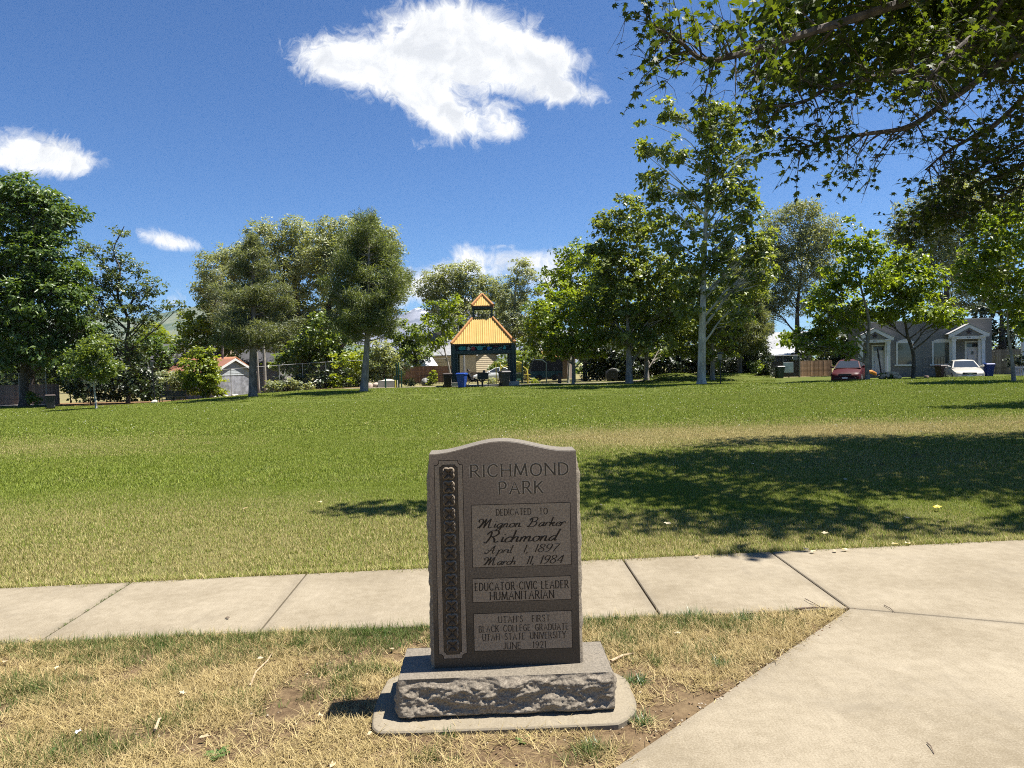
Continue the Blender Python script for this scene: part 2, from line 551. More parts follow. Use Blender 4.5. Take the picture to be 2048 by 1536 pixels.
# sidewalk corners from the photograph
FAR = [(-420, None)]
far_l, far_r = gp(0, 1176), gp(2048, 1079)
far_dir = (far_r - far_l).normalized()
near_l, near_r = gp(0, 1287), gp(1690, 1216.5)
near_dir = (near_r - near_l).normalized()
def far_at(x):
    return far_l + far_dir * ((x - far_l.x) / far_dir.x)
def near_at(x):
    return near_l + near_dir * ((x - near_l.x) / near_dir.x)
J = [(gp(260, 1166), gp(75, 1284)), (gp(610, 1150), gp(520, 1261)), (gp(932, 1134), gp(922, 1247)), (gp(1245, 1117), gp(1320, 1229)), (gp(1545, 1106), gp(1696, 1215))]
def onfar(p):
    return far_at(p.x)
jf = [onfar(a) for a, b in J]; jn = [near_at(b.x) for a, b in J]
step = 1.42
for k in range(3):                   # joints further left, outside the frame
    jf.insert(0, far_at(jf[0].x - step)); jn.insert(0, near_at(jn[0].x - step))
apex = jn[-1]
diag2 = gp(1222, 1536)
ddir = (diag2 - apex).normalized()
diag_end = apex + ddir * 5.2
rj = gp(2048, 1247.5)
rdir = (rj - apex).normalized()
r_end = apex + rdir * 6.5

FAR_END = far_at(9.5)
walk = bpy.data.objects.new('sidewalk', None); COL.objects.link(walk); walk['kind'] = 'structure'
def slab(name, poly, parent, mat, gap=.006, th=.11, top=0.0, bev=.006, ew=.07):
    """poly ccw list of Vectors; shrunk by gap; fine edge strip carries the attribute 'edge'"""
    P = [Vector((p.x, p.y)) for p in poly]
    area = sum(P[i].x * P[(i + 1) % len(P)].y - P[(i + 1) % len(P)].x * P[i].y for i in range(len(P)))
    if area < 0:
        P.reverse()
    def inset(Q, d):
        out = []
        n = len(Q)
        for i in range(n):
            a, b, c = Q[i - 1], Q[i], Q[(i + 1) % n]
            e1 = (b - a).normalized(); e2 = (c - b).normalized()
            n1 = Vector((-e1.y, e1.x)); n2 = Vector((-e2.y, e2.x))
            bis = (n1 + n2); k = bis.length
            bis = bis / k if k > 1e-6 else n1
            out.append(b + bis * (d / max(.3, bis.dot(n1))))
        return out
    P0 = inset(P, gap); P1 = inset(P, gap + bev); P2 = inset(P, gap + ew)
    rings = [(P0, top - th, 1), (P0, top - bev, 1), (P1, top, 1), (P2, top, 0)]
    n = len(P)
    V = []; E = []
    for Q, z, e in rings:
        V += [(q.x, q.y, z) for q in Q]; E += [e] * n
    Fs = []
    for r in range(3):
        for i in range(n):
            Fs.append((r * n + i, r * n + (i + 1) % n, (r + 1) * n + (i + 1) % n, (r + 1) * n + i))
    Fs.append(tuple(range(3 * n, 4 * n)))
    me = bpy.data.meshes.new(name); me.from_pydata(V, [], Fs)
    at = me.attributes.new('edge', 'FLOAT', 'POINT'); at.data.foreach_set('value', np.array(E, np.float32))
    me.materials.append(mat); me.update()
    return obj(name, me, parent)
for k in range(len(jf) - 1):
    slab('slab', [jn[k], jn[k + 1], jf[k + 1], jf[k]], walk, M_CONC)
slab('slab', [apex, r_end, FAR_END, jf[-1]], walk, M_CONC)
slab('slab', [diag_end, diag_end + Vector((7.5, -1.0, 0)), r_end, apex], walk, M_CONC)

def smooth_loop(pts, n=10):
    out = []
    m = len(pts)
    for i in range(m):
        p0, p1, p2, p3 = pts[i - 1], pts[i], pts[(i + 1) % m], pts[(i + 2) % m]
        for q in range(n):
            t = q / n
            out.append(.5 * ((2 * p1) + (p2 - p0) * t + (2 * p0 - 5 * p1 + 4 * p2 - p3) * t * t + (3 * p1 - p0 - 3 * p2 + p3) * t ** 3))
    return out
PADZ = .014
pad_px = [(752, 1405), (744, 1440), (750, 1460), (790, 1464), (1000, 1457), (1200, 1449), (1245, 1443), (1273, 1415), (1262, 1378), (1236, 1347), (1100, 1312), (900, 1318), (790, 1352), (770, 1368)]
pad_poly = [gp(x, y, PADZ) for x, y in pad_px]
pad = slab('concrete_pad', [p for p in smooth_loop(pad_poly, 3)], None, M_PAD, 0, .1, PADZ, .006, .018)
tag(pad, 'pale rounded concrete footing pad in the dry grass under the granite marker', 'concrete pad')

# wide ground sheet out to the mountains
xs = np.concatenate([-np.geomspace(5200, 90, 20), np.linspace(-80, 80, 65), np.geomspace(90, 5200, 20)])
ys = np.concatenate([[-400, -60, -12, -4, 0, 4], np.linspace(8, 100, 47), np.geomspace(110, 5400, 24)])
g = struct('ground', grid_mesh('ground', xs, ys, lambda x, y: Hn(x, y) - .10 - .12 * (1 - sst(4, 9, y)), simple('ground_soil', (.17, .15, .07), .95, .3, 1.2, .1, bump=.5, bscale=8)))
# lawn beyond the walk
def lawn_mesh():
    us = np.concatenate([np.linspace(-1.25, 1.25, 150)])
    ts = np.concatenate([np.linspace(0, 8, 60), np.linspace(8.4, 56.5, 110)])
    U, T = np.meshgrid(us, ts)
    # columns fan out with distance
    y0 = 5.9
    Xc = U * (6.5 + T * .95)
    Yc = np.array([[0.0]]) + T
    base = far_l.y + (Xc - far_l.x) * far_dir.y / far_dir.x + .004
    Y = base + T
    Y = np.minimum(Y, 62.5)
    x, y = Xc.ravel(), Y.ravel()
    z = Hn(x, y) - .02 * (1 - sst(0, .1, T.ravel())) - .012
    nx, ny = len(us), len(ts)
    i = np.arange((ny - 1) * (nx - 1)); r, c = i // (nx - 1), i % (nx - 1)
    a = r * nx + c
    return np_mesh('lawn', np.stack([x, y, z], 1), np.stack([a, a + 1, a + nx + 1, a + nx], 1), M_LAWN, True, {'dry': dry_amount(x, y)})
struct('lawn', lawn_mesh())
# dry strip in front of the walk
def in_front(x, y):
    """signed: true in the dry ground region"""
    ny_ = near_l.y + (x - near_l.x) * near_dir.y / near_dir.x
    # left of the diagonal
    s = (x - apex.x) * ddir.y - (y - apex.y) * ddir.x
    return (y < ny_ - .004) & (s > .004) , ny_ - y, s
def dirt_mesh():
    xs = np.linspace(-5.2, 2.6, 261); ys = np.linspace(.2, 5.3, 171)
    X, Y = np.meshgrid(xs, ys); x, y = X.ravel(), Y.ravel()
    z = -.010 + .016 * (fbm(x * 2.2, y * 2.2, o=4, seed=3) - .5) + .012 * (fbm(x * 14, y * 14, o=2, seed=8) - .5)
    nx, ny = len(xs), len(ys)
    ok, dn, s = in_front(x, y)
    # keep a tiny ditch along the concrete
    z = z - .02 * np.clip(1 - np.minimum(np.maximum(dn, 0), np.maximum(s, 0)) / .05, 0, 1)
    ok2 = (dn > -.12) & (s > -.12)
    i = np.arange((ny - 1) * (nx - 1)); r, c = i // (nx - 1), i % (nx - 1)
    a = r * nx + c
    Fq = np.stack([a, a + 1, a + nx + 1, a + nx], 1)
    keep = ok2[Fq].all(1)
    return np_mesh('dry_ground', np.stack([x, y, np.where(ok, z, np.minimum(z, -.05))], 1), Fq[keep], M_DIRT, True)
struct('dry_ground', dirt_mesh())

# beds and street behind the lawn
def patch(name, px0, px1, Y0, Y1, dz, mat, n=16):
    V, Fs = [], []
    for j in range(n + 1):
        Y = Y0 + (Y1 - Y0) * j / n
        for i in range(n + 1):
            x = gx(px0 + (px1 - px0) * i / n, Y0 + (Y1 - Y0) * .5)
            V.append((x, Y, H(x, Y) + dz))
    for j in range(n):
        for i in range(n):
            a = j * (n + 1) + i
            Fs.append((a, a + 1, a + n + 2, a + n + 1))
    return struct(name, np_mesh(name, V, Fs, mat, True))
M_BED = simple('bed_soil', (.17, .105, .055), .95, .35, 2.5, .1, bump=.6, bscale=20)
patch('planting_bed', -120, 735, 59.2, 66, .015, M_BED)
patch('path', 690, 1290, 57.2, 59.5, .03, M_PAD)
patch('street', 1560, 2400, 46.0, 52.6, .02, simple('asphalt', (.055, .055, .055), .9, .2, 3, .2, bump=.4))
patch('kerb', 1560, 2400, 45.45, 45.95, .07, M_PAD)
patch('alley', -160, 110, 61.0, 63.2, .06, simple('alley_gravel', (.34, .31, .27), .95, .2, 5, .1, bump=.5))

# mountains
def ridge(name, pts, Y, depth, mat, seed, rough, foot=0):
    """pts: photo (px, py) of the crest line"""
    px = np.array([p[0] for p in pts], float); py = np.array([p[1] for p in pts], float)
    n, m = 150, 30
    cx = np.linspace(px[0], px[-1], n)
    cy = np.interp(cx, px, py)
    V = []
    for j in range(m):
        f = j / (m - 1)
        for i in range(n):
            w = wp(cx[i], cy[i], Y)
            k = 1 - abs(f * 2 - 1) ** 1.15
            V.append((w.x * (1 + (f - .5) * depth / Y * .5), Y + (f - .5) * depth, max(0, w.z) * k - 3))
    V = np.array(V)
    nz = fbm(V[:, 0] / rough, V[:, 1] / rough, o=6, seed=seed) - .5
    edge = np.clip(V[:, 2] / 80, 0, 1)
    V[:, 2] += nz * edge * V[:, 2] * .55
    i = np.arange((m - 1) * (n - 1)); r, c = i // (n - 1), i % (n - 1)
    a = r * n + c
    return struct(name, np_mesh(name, V, np.stack([a, a + 1, a + n + 1, a + n], 1), mat, True))
def hill_mat(name, a, b, snow=None):
    m, t = new_mat(name)
    pos = t.n('ShaderNodeNewGeometry').outputs['Position']
    f = t.noise(pos, .012, 7, .65)
    c = t.mix(t.ramp(f, 0, 1, .4, .6), a, b)
    if snow:
        sp = t.n('ShaderNodeSeparateXYZ'); t.l(pos, sp.inputs[0])
        f2 = t.noise(pos, .009, 8, .75)
        k = t.m('ADD', t.m('MULTIPLY', sp.outputs[2], 1 / 400), t.m('MULTIPLY', t.m('SUBTRACT', f2, .5), 1.6))
        c = t.mix(t.ramp(k, 0, .8, .86, 1.0), c, (.8, .82, .85))
    p = t.n('ShaderNodeBsdfDiffuse'); t.l(c, p.inputs[0])
    o = t.n('ShaderNodeOutputMaterial'); t.l(p.outputs[0], o.inputs[0])
    return m
ridge('foothill', [(-700, 690), (-300, 640), (0, 640), (150, 636), (250, 642), (300, 640), (345, 628), (385, 618), (430, 600), (520, 620), (640, 660), (760, 700)], 2700, 1300, hill_mat('hill_green', (.055, .085, .060), (.13, .145, .105)), 4, 480)
ridge('mountain', [(150, 700), (420, 640), (640, 640), (760, 628), (800, 618), (835, 604), (870, 622), (930, 600), (1010, 640), (1100, 650), (1300, 700)], 4300, 1500, hill_mat('hill_snow', (.10, .115, .15), (.19, .20, .24), True), 9, 620)  # bluish rock tones carry part of the distance haze in the colour
# ================================================================== grass (instanced tufts, one object per kind)
def tuft_mesh(name, n, radius, h, w, lean, mat, rng, segs=2, flat=0.0, curl=.5):
    """n curved blades scattered over a small patch"""
    V, Fs, tint, rs = [], [], [], []
    r = radius * np.sqrt(rng.random(n)); a = rng.random(n) * 2 * PI
    bx, by = r * np.cos(a), r * np.sin(a)
    for i in range(n):
        az = rng.random() * 2 * PI
        hh = h * (.55 + .6 * rng.random()); ww = w * (.7 + .6 * rng.random())
        ln = lean * (.3 + rng.random()) + flat * (.6 + .4 * rng.random())
        dx, dy = math.cos(az), math.sin(az)
        sx, sy = -dy * ww / 2, dx * ww / 2
        o = len(V)
        ti, rr = rng.random(), rng.random()
        for s in range(segs + 1):
            f = s / segs
            out = hh * (math.sin(ln) * f + curl * math.sin(ln) * f * f * .5)
            z = hh * (math.cos(ln) * f - curl * .35 * f * f * math.sin(ln)) + (.004 if flat else 0)
            k = 1 - f * .96
            if s < segs:
                V += [(bx[i] + dx * out - sx * k, by[i] + dy * out - sy * k, z), (bx[i] + dx * out + sx * k, by[i] + dy * out + sy * k, z)]
                tint += [ti, ti]; rs += [rr, rr]
            else:
                V.append((bx[i] + dx * out, by[i] + dy * out, z)); tint.append(ti); rs.append(rr)
        for s in range(segs - 1):
            Fs.append((o + 2 * s, o + 2 * s + 1, o + 2 * s + 3)); Fs.append((o + 2 * s, o + 2 * s + 3, o + 2 * s + 2))
        t = o + 2 * (segs - 1)
        Fs.append((t, t + 1, t + 2))
    return np_mesh(name, V, Fs, mat, True, {'tint': tint, 'rseed': rs})

def scatter(name, pts, rotz, scl, dry, variants, label=None):
    """one 'stuff' object that instances small tuft meshes on points"""
    n = len(pts)
    me = bpy.data.meshes.new(name)
    me.vertices.add(n); me.vertices.foreach_set('co', np.asarray(pts, np.float32).ravel())
    for an, av in (('rotz', rotz), ('scl', scl), ('dry', dry)):
        at = me.attributes.new(an, 'FLOAT', 'POINT'); at.data.foreach_set('value', np.asarray(av, np.float32))
    at = me.attributes.new('vi', 'INT', 'POINT'); at.data.foreach_set('value', np.random.default_rng(n).integers(0, len(variants), n).astype(np.int32))
    o = obj(name, me); o['kind'] = 'stuff'
    if label:
        o['label'] = label
    src = bpy.data.collections.new(name + '_source')
    for k, vm in enumerate(variants):
        so = bpy.data.objects.new(name + '_tuft%d' % k, vm); src.objects.link(so)
    ng = bpy.data.node_groups.new(name + '_scatter', 'GeometryNodeTree')
    ng.interface.new_socket('Geometry', in_out='INPUT', socket_type='NodeSocketGeometry')
    ng.interface.new_socket('Geometry', in_out='OUTPUT', socket_type='NodeSocketGeometry')
    N = ng.nodes.new; L = ng.links.new
    gi, go = N('NodeGroupInput'), N('NodeGroupOutput')
    ci = N('GeometryNodeCollectionInfo'); ci.inputs['Collection'].default_value = src
    ci.inputs['Separate Children'].default_value = True; ci.inputs['Reset Children'].default_value = True
    ip = N('GeometryNodeInstanceOnPoints'); ip.inputs['Pick Instance'].default_value = True
    def na(nm, ty):
        q = N('GeometryNodeInputNamedAttribute'); q.data_type = ty; q.inputs['Name'].default_value = nm
        return q.outputs[0]
    cx = N('ShaderNodeCombineXYZ'); L(na('rotz', 'FLOAT'), cx.inputs[2])
    er = N('FunctionNodeEulerToRotation'); L(cx.outputs[0], er.inputs[0])
    L(gi.outputs[0], ip.inputs['Points']); L(ci.outputs[0], ip.inputs['Instance'])
    L(na('vi', 'INT'), ip.inputs['Instance Index']); L(er.outputs[0], ip.inputs['Rotation']); L(na('scl', 'FLOAT'), ip.inputs['Scale'])
    L(ip.outputs[0], go.inputs[0])
    mod = o.modifiers.new('scatter', 'NODES'); mod.node_group = ng
    return o

rng = np.random.default_rng(7)
GB_A, GB_B = (.125, .182, .016), (.335, .385, .050)
SB_A, SB_B = (.33, .272, .10), (.66, .555, .25)
M_BLADE = blade_mat('lawn_blades', GB_A, GB_B, SB_A, SB_B)
def lawn_points(y0, y1, cell, margin):
    out = []
    ys = np.arange(y0, y1, cell)
    for y in ys:
        hw = y * .92 + 3.5 + margin
        n = int(2 * hw / cell)
        x = -hw + (np.arange(n) + rng.random(n)) * (2 * hw / n)
        yy = y + rng.random(n) * cell
        out.append(np.stack([x, yy], 1))
    P = np.concatenate(out)
    lo = far_l.y + (P[:, 0] - far_l.x) * far_dir.y / far_dir.x
    P = P[P[:, 1] > lo + .015]
    return P
def lawn_layer(name, y0, y1, cell, nb, h, w, margin=.6, seg=2):
    P = lawn_points(y0, y1, cell, margin)
    x, y = P[:, 0], P[:, 1]
    # street and bare beds stay free
    keep = ~((x > 19.5) & (y > 45.4)) & (y < 62)
    P = P[keep]; x, y = P[:, 0], P[:, 1]
    z = Hn(x, y) - .012
    var = [tuft_mesh(name + '_blades', nb, cell * .95, h, w, .5, M_BLADE, rng, seg) for _ in range(5)]
    d = dry_amount(x, y)
    long = .75 + .5 * fbm(x * .9, y * .9, o=3, seed=31)
    return scatter(name, np.stack([x, y, z], 1), rng.random(len(x)) * 2 * PI, long, d, var, 'short mown grass of the park lawn')
lawn_layer('lawn_grass', 5.5, 10.0, .16, 240, .038, .0050)
lawn_layer('lawn_grass', 10.0, 18.0, .30, 330, .045, .0105)
lawn_layer('lawn_grass', 18.0, 34.0, .60, 420, .052, .021, 1.0)
lawn_layer('lawn_grass', 34.0, 60.0, 1.1, 460, .06, .042, 2.0)

# longer fringe hanging over the far walk edge
def edge_points(a, b, n, off, spread):
    t = rng.random(n)
    p = np.array([[a.x, a.y]]) + t[:, None] * np.array([[b.x - a.x, b.y - a.y]])
    p[:, 1] += off + spread * rng.random(n)
    return p
P = edge_points(far_at(-4.6), far_at(6.5), 900, .0, .07)
scatter('edge_grass', np.column_stack([P, np.full(len(P), -.01)]), rng.random(len(P)) * 6.28, .7 + .6 * rng.random(len(P)), dry_amount(P[:, 0], P[:, 1]) * .9,
        [tuft_mesh('edge_blades', 16, .035, .06, .004, .8, M_BLADE, rng, 2) for _ in range(4)], 'grass fringe along the far edge of the sidewalk')

# dry strip in the foreground: thatch + green patches
M_STRAW = blade_mat('straw_blades', (.33, .245, .098), (.60, .465, .21), (.33, .245, .10), (.66, .52, .26), .3)
def front_points(n):
    n = int(n * 1.28)
    x = -5.1 + 7.5 * rng.random(n); y = .6 + 4.6 * rng.random(n)
    ok, dn, s = in_front(x, y)
    vis = np.abs(x) < y * 1.0 + .9
    # stay off the pad
    px = np.array([p.x for p in pad_poly]); py = np.array([p.y for p in pad_poly])
    cxp, cyp = px.mean(), py.mean()
    inside = np.zeros(n, bool)
    m = len(px)
    for i in range(m):
        j = (i + 1) % m
        cond = ((py[i] > y) != (py[j] > y)) & (x < (px[j] - px[i]) * (y - py[i]) / (py[j] - py[i] + 1e-12) + px[i])
        inside ^= cond
    k = ok & vis & ~inside
    return x[k], y[k], dn[k], s[k]
def bare(x, y):
    n = fbm(x * 1.5 + 9, y * 1.5, o=4, seed=41)
    b = sst(.49, .66, n)
    # worn soil around the pad front and right, and a patch lower left
    b = np.maximum(b, .95 * np.exp(-((y - 2.95) / .20) ** 2) * sst(-.9, -.2, x) * (1 - sst(.5, 1.0, x)))
    b = np.maximum(b, .85 * np.exp(-((x - .62) / .16) ** 2 - ((y - 3.75) / .25) ** 2))
    q = gp(260, 1480); b = np.maximum(b, .9 * np.exp(-((x - q.x) / .30) ** 2 - ((y - q.y) / .13) ** 2))
    return np.clip(b, 0, 1)
x, y, dn, s = front_points(30000)
keep = rng.random(len(x)) > bare(x, y) * .93
x, y = x[keep], y[keep]
scatter('dry_grass', np.column_stack([x, y, np.full(len(x), -.012)]), rng.random(len(x)) * 6.28, .45 + .75 * rng.random(len(x)), rng.random(len(x)),
        [tuft_mesh('thatch', 24, .060, .075, .0036, .2, M_STRAW, rng, 2, flat=1.25, curl=.12) for _ in range(6)] +
        [tuft_mesh('thatch', 16, .035, .06, .0030, .7, M_STRAW, rng, 2) for _ in range(3)], 'dead straw coloured grass in front of the sidewalk')
# green grass: thick along the walk, patchy elsewhere
M_GREEN = blade_mat('green_blades', (.050, .100, .016), (.135, .20, .034), (.16, .155, .05), (.30, .26, .11), .3)
def green_prob(x, y, dn, s):
    n = fbm(x * 2.3, y * 2.3, o=3, seed=51)
    w = .19 + .20 * sst(.4, .7, fbm(x * .9 + 4, y * 0, o=2, seed=77))
    g = np.clip(1.25 - dn / w, 0, 1) * (1 - .9 * sst(.9, 1.25, x))
    g = np.maximum(g, .35 * sst(.66, .78, n))
    for (px, py, a, b, k) in [(60, 1380, .22, .16, .75), (700, 1345, .16, .10, .8), (470, 1262, .9, .05, .5), (1250, 1275, .25, .10, .8), (1430, 1250, .35, .10, .7), (1340, 1300, .3, .14, .5), (400, 1290, .3, .05, .4),
                              (130, 1500, .25, .12, .7), (1180, 1500, .10, .08, .6), (30, 1300, .5, .08, .5), (640, 1390, .15, .1, .35)]:
        q = gp(px, py)
        g = np.maximum(g, k * np.exp(-((x - q.x) / a) ** 2 - ((y - q.y) / b) ** 2) * (.5 + n))
    return g
x, y, dn, s = front_points(44000)
keep = rng.random(len(x)) < green_prob(x, y, dn, s) * 1.0
x, y, dn = x[keep], y[keep], dn[keep]
scatter('green_grass', np.column_stack([x, y, np.full(len(x), -.02)]), rng.random(len(x)) * 6.28, .48 + .62 * rng.random(len(x)), np.clip(.25 + .5 * (rng.random(len(x)) - .4) + .15 * (dn > .3), 0, 1),
        [tuft_mesh('green_tuft', 20, .04, .080, .0040, .7, M_GREEN, rng, 2) for _ in range(6)], 'patchy green grass growing along the near edge of the sidewalk')

# crumbs of soil, pebbles and straw bits over the bare ground and spilling on the concrete edges
def crumbs():
    x, y, dn, s = front_points(9000)
    k = rng.random(len(x)) < (.25 + .75 * bare(x, y)); x, y = x[k], y[k]
    t = rng.random(260); e = np.array([[apex.x + ddir.x * q * 4 , apex.y + ddir.y * q * 4] for q in t]) + rng.normal(0, .022, (260, 2)) + np.array([[.01, 0]])
    t2 = rng.random(220); e2 = np.array([[near_l.x + (apex.x - near_l.x) * q, near_l.y + (apex.y - near_l.y) * q] for q in t2]) + np.abs(rng.normal(0, .02, (220, 2))) * np.array([[0, 1]])
    t3 = rng.random(200); e3 = np.array([[jf[2].x + (FAR_END.x - jf[2].x) * q, jf[2].y + (FAR_END.y - jf[2].y) * q] for q in t3]) - np.abs(rng.normal(0, .02, (200, 2))) * np.array([[0, 1]])
    P = np.concatenate([np.stack([x, y], 1), e, e2, e3])
    z = np.concatenate([np.full(len(x), -.004), np.full(680, .001)])
    ms = []
    for i, c in enumerate([(.20, .13, .075), (.12, .08, .05), (.36, .30, .22), (.45, .35, .18)]):
        bm = bmesh.new(); bmesh.ops.create_icosphere(bm, subdivisions=1, radius=.006)
        for v in bm.verts:
            v.co *= 1 + .4 * (random.Random(v.index + i * 50).random() - .5)
            v.co.z *= .6
            if i == 3:
                v.co.x *= 3.2; v.co.y *= .3; v.co.z *= .4
        me = bpy.data.meshes.new('crumb'); bm.to_mesh(me); bm.free(); me.materials.append(simple('crumb%d' % i, c, .95, .2, 40, .1)); ms.append(me)
    scatter('soil_crumbs', np.column_stack([P, z]), rng.random(len(P)) * 6.28, .35 + .9 * rng.random(len(P)) ** 2, rng.random(len(P)), ms, 'soil crumbs, pebbles and straw bits on the bare ground')
crumbs()
# single bushy tufts seen one by one around the pad
def tuft_thing(px, py, size, nb, label, green=True):
    p = gp(px, py)
    M = foliage('tuft_green', (.04, .085, .025), (.12, .18, .055), .3) if green else foliage('tuft_straw', (.30, .24, .10), (.52, .42, .2), .2)
    me = tuft_mesh('grass_tuft', nb, size * .55, size * .9, .0042, .85, M, rng, 3)
    o = obj('grass_tuft', me, None, (p.x, p.y, -.02), rng.random() * 6)
    tag(o, label, 'grass tuft')
tuft_thing(1272, 1362, .085, 160, 'dense green grass tuft against the right side of the concrete pad')
tuft_thing(1440, 1328, .080, 150, 'green grass tuft in the dry corner beside the diagonal concrete edge')
tuft_thing(1282, 1440, .080, 110, 'grey green grass tuft at the front right corner of the concrete pad')
tuft_thing(898, 1470, .070, 90, 'sparse grey green grass tuft touching the front edge of the concrete pad')
tuft_thing(1185, 1490, .065, 80, 'small upright green grass tuft on bare soil in front of the pad')
tuft_thing(1390, 1236, .11, 200, 'tall dark green grass tuft at the sidewalk edge by the monument')
tuft_thing(1490, 1240, .10, 170, 'long bladed green grass tuft near the tip of the dry corner')

# broadleaf weeds
def weed(px, py, r, n, label):
    p = gp(px, py)
    o = thing('weed', label, 'weed', (p.x, p.y, -.015))
    M = foliage('weed_leaf', (.04, .095, .02), (.10, .18, .04), .3)
    for i in range(n):
        a = 6.28 * i / n + rng.random() * .7; L = r * (.6 + .6 * rng.random()); w = L * .24; up = .15 + .6 * rng.random()
        V = []
        for f, k in ((0, .15), (.25, .8), (.45, .55), (.65, 1), (.85, .6), (1, .02)):
            for sgn in (-1, 0, 1):
                V.append((f * L * math.cos(up * (1 - f)), sgn * w * k, f * L * up * (1 - .45 * f) + (0 if sgn else -.15 * w * k)))
        Fs = []
        for q in range(5):
            for c in (0, 1):
                b = q * 3 + c
                Fs.append((b, b + 1, b + 4, b + 3))
        me = np_mesh('leaf', V, Fs, M, True, {'tint': [rng.random()] * len(V)})
        obj('leaf', me, o, (0, 0, 0), a)
weed(430, 1505, .060, 13, 'broad leafed green weed rosette in the dead grass at the bottom edge')
weed(400, 1412, .05, 6, 'small grey green weed sprouting beside a pale dead stalk')
weed(1445, 1470, .05, 6, 'tiny weed on bare soil near the diagonal walk edge') if False else None
weed(1050, 1478, .055, 7, 'low green weed on the soil right in front of the pad')
weed(100, 1512, .055, 11, 'leafy dark green weed in the lower left corner of the dry strip')
weed(790, 1290, .05, 7, 'round leafed weed in the green grass left of the monument')

# twigs, dead leaves, litter
M_TWIG = simple('twig_wood', (.36, .27, .17), .9, .25, 20)
M_DARKTWIG = simple('dark_twig', (.10, .07, .05), .9, .25, 20)
def twig(pts, r, label, mat=M_TWIG, z=.006):
    q = [gp(px, py, z) for px, py in pts]
    b = MB(); b.tube([p + Vector((0, 0, .004 * math.sin(i * 2.1))) for i, p in enumerate(q)], [r * (1 - .6 * i / len(q)) for i in range(len(q))], 6)
    tag(b.build('twig', mat, None, True), label, 'twig')
twig([(500, 1372), (512, 1345), (535, 1320), (545, 1305)], .006, 'long curved pale twig lying in the dead grass left of the monument')
twig([(310, 1460), (318, 1440), (322, 1435)], .007, 'short stubby bleached stalk standing in the dead grass', z=.02)
twig([(1222, 1322), (1245, 1312), (1268, 1305)], .007, 'brown stick lying beside the right end of the granite base')
twig([(1590, 1218), (1625, 1216), (1655, 1214)], .007, 'dark stick at the tip of the dry corner by the sidewalk joint', M_DARKTWIG, .012)
twig([(1610, 1197), (1625, 1206), (1640, 1212), (1620, 1207)], .0025, 'thin forked dark twig on the sidewalk by the joint', M_DARKTWIG, .012)
twig([(1768, 1210), (1780, 1217), (1790, 1224)], .0025, 'thin dark twig lying across the joint of the two big slabs', M_DARKTWIG, .006)
twig([(1854, 1485), (1862, 1494), (1868, 1506)], .0025, 'tiny dark curved twig alone on the big concrete slab', M_DARKTWIG, .006)
M_DEAD = foliage('dead_leaf', (.42, .33, .2), (.62, .55, .38), .25)
M_YEL = foliage('yellow_leaf', (.62, .5, .08), (.75, .6, .1), .3)
def dead_leaf(px, py, r, label, mat=M_DEAD, group='dry leaves scattered on the ground', z=.012):
    p = gp(px, py, z)
    V = [(0, 0, .006)]; n = 10
    for i in range(n):
        a = 2 * PI * i / n
        k = r * (1 if i % 2 == 0 else .55) * (.7 + .5 * rng.random())
        V.append((k * math.cos(a), k * .7 * math.sin(a), .004 + .35 * r * rng.random()))
    Fs = [(0, 1 + i, 1 + (i + 1) % n) for i in range(n)]
    o = obj('fallen_leaf', np_mesh('fallen_leaf', V, Fs, mat, False, {'tint': [rng.random()] * len(V)}), None, p, rng.random() * 6)
    tag(o, label, 'leaf', group)
for k, (px, py) in enumerate([(1395, 1113), (1625, 1104), (1612, 1100), (1790, 1089), (1815, 1088), (1670, 1102), (1690, 1100)]):
    dead_leaf(px, py, .035, 'pale dry leaf at the far walk edge, ' + ['nearest the monument', 'just right of the angled joint', 'right at the top of the angled joint', 'left of the rightmost pair', 'rightmost of the row', 'third from the angled joint', 'fourth from the angled joint'][k], group='pale leaves along the far edge of the walk')
for k, (px, py) in enumerate([(1505, 928), (1690, 960), (1335, 1048), (1650, 1068), (1815, 1037), (490, 1018), (640, 1005), (1205, 1012)]):
    dead_leaf(px, py, .045, 'pale dry leaf on the lawn, ' + ['deepest in the tree shade near the sunny strip', 'in the middle of the tree shade', 'in the near tree shade right of the monument', 'in the shade above the angled walk joint', 'near the yellow leaf', 'farthest left in the sun', 'in the sun left of the monument', 'in the shade closest to the monument'][k], group='pale leaves lying on the lawn', z=.03)
dead_leaf(1875, 1015, .06, 'bright yellow leaf lying on the shaded lawn', M_YEL, 'yellow leaf', .03)
for k, (px, py) in enumerate([(365, 1388), (410, 1475), (8, 1325), (112, 1338), (520, 1318), (1355, 1268), (785, 1300), (640, 1432), (740, 1470), (665, 1532)]):
    dead_leaf(px, py, .024, 'crumpled tan leaf in the dead grass, ' + ['above the stubby bleached stalk', 'left of the broad leafed weed', 'at the far left edge', 'near the far left edge below the walk', 'by the long curved twig', 'right of the granite base', 'left of the granite base end', 'left of the pad shadow', 'at the front left corner of the pad', 'at the bottom edge below the pad'][k], group='crumpled leaves in the dead grass', z=.01)
dead_leaf(155, 1466, .022, 'small white scrap of litter in the dead grass', simple('paper_white', (.75, .75, .75)), 'litter', .01)
dead_leaf(455, 1237, .022, 'small dark leaf flat on the pale sidewalk slab', simple('dark_leaf', (.12, .09, .06)), 'dark leaf', .002)

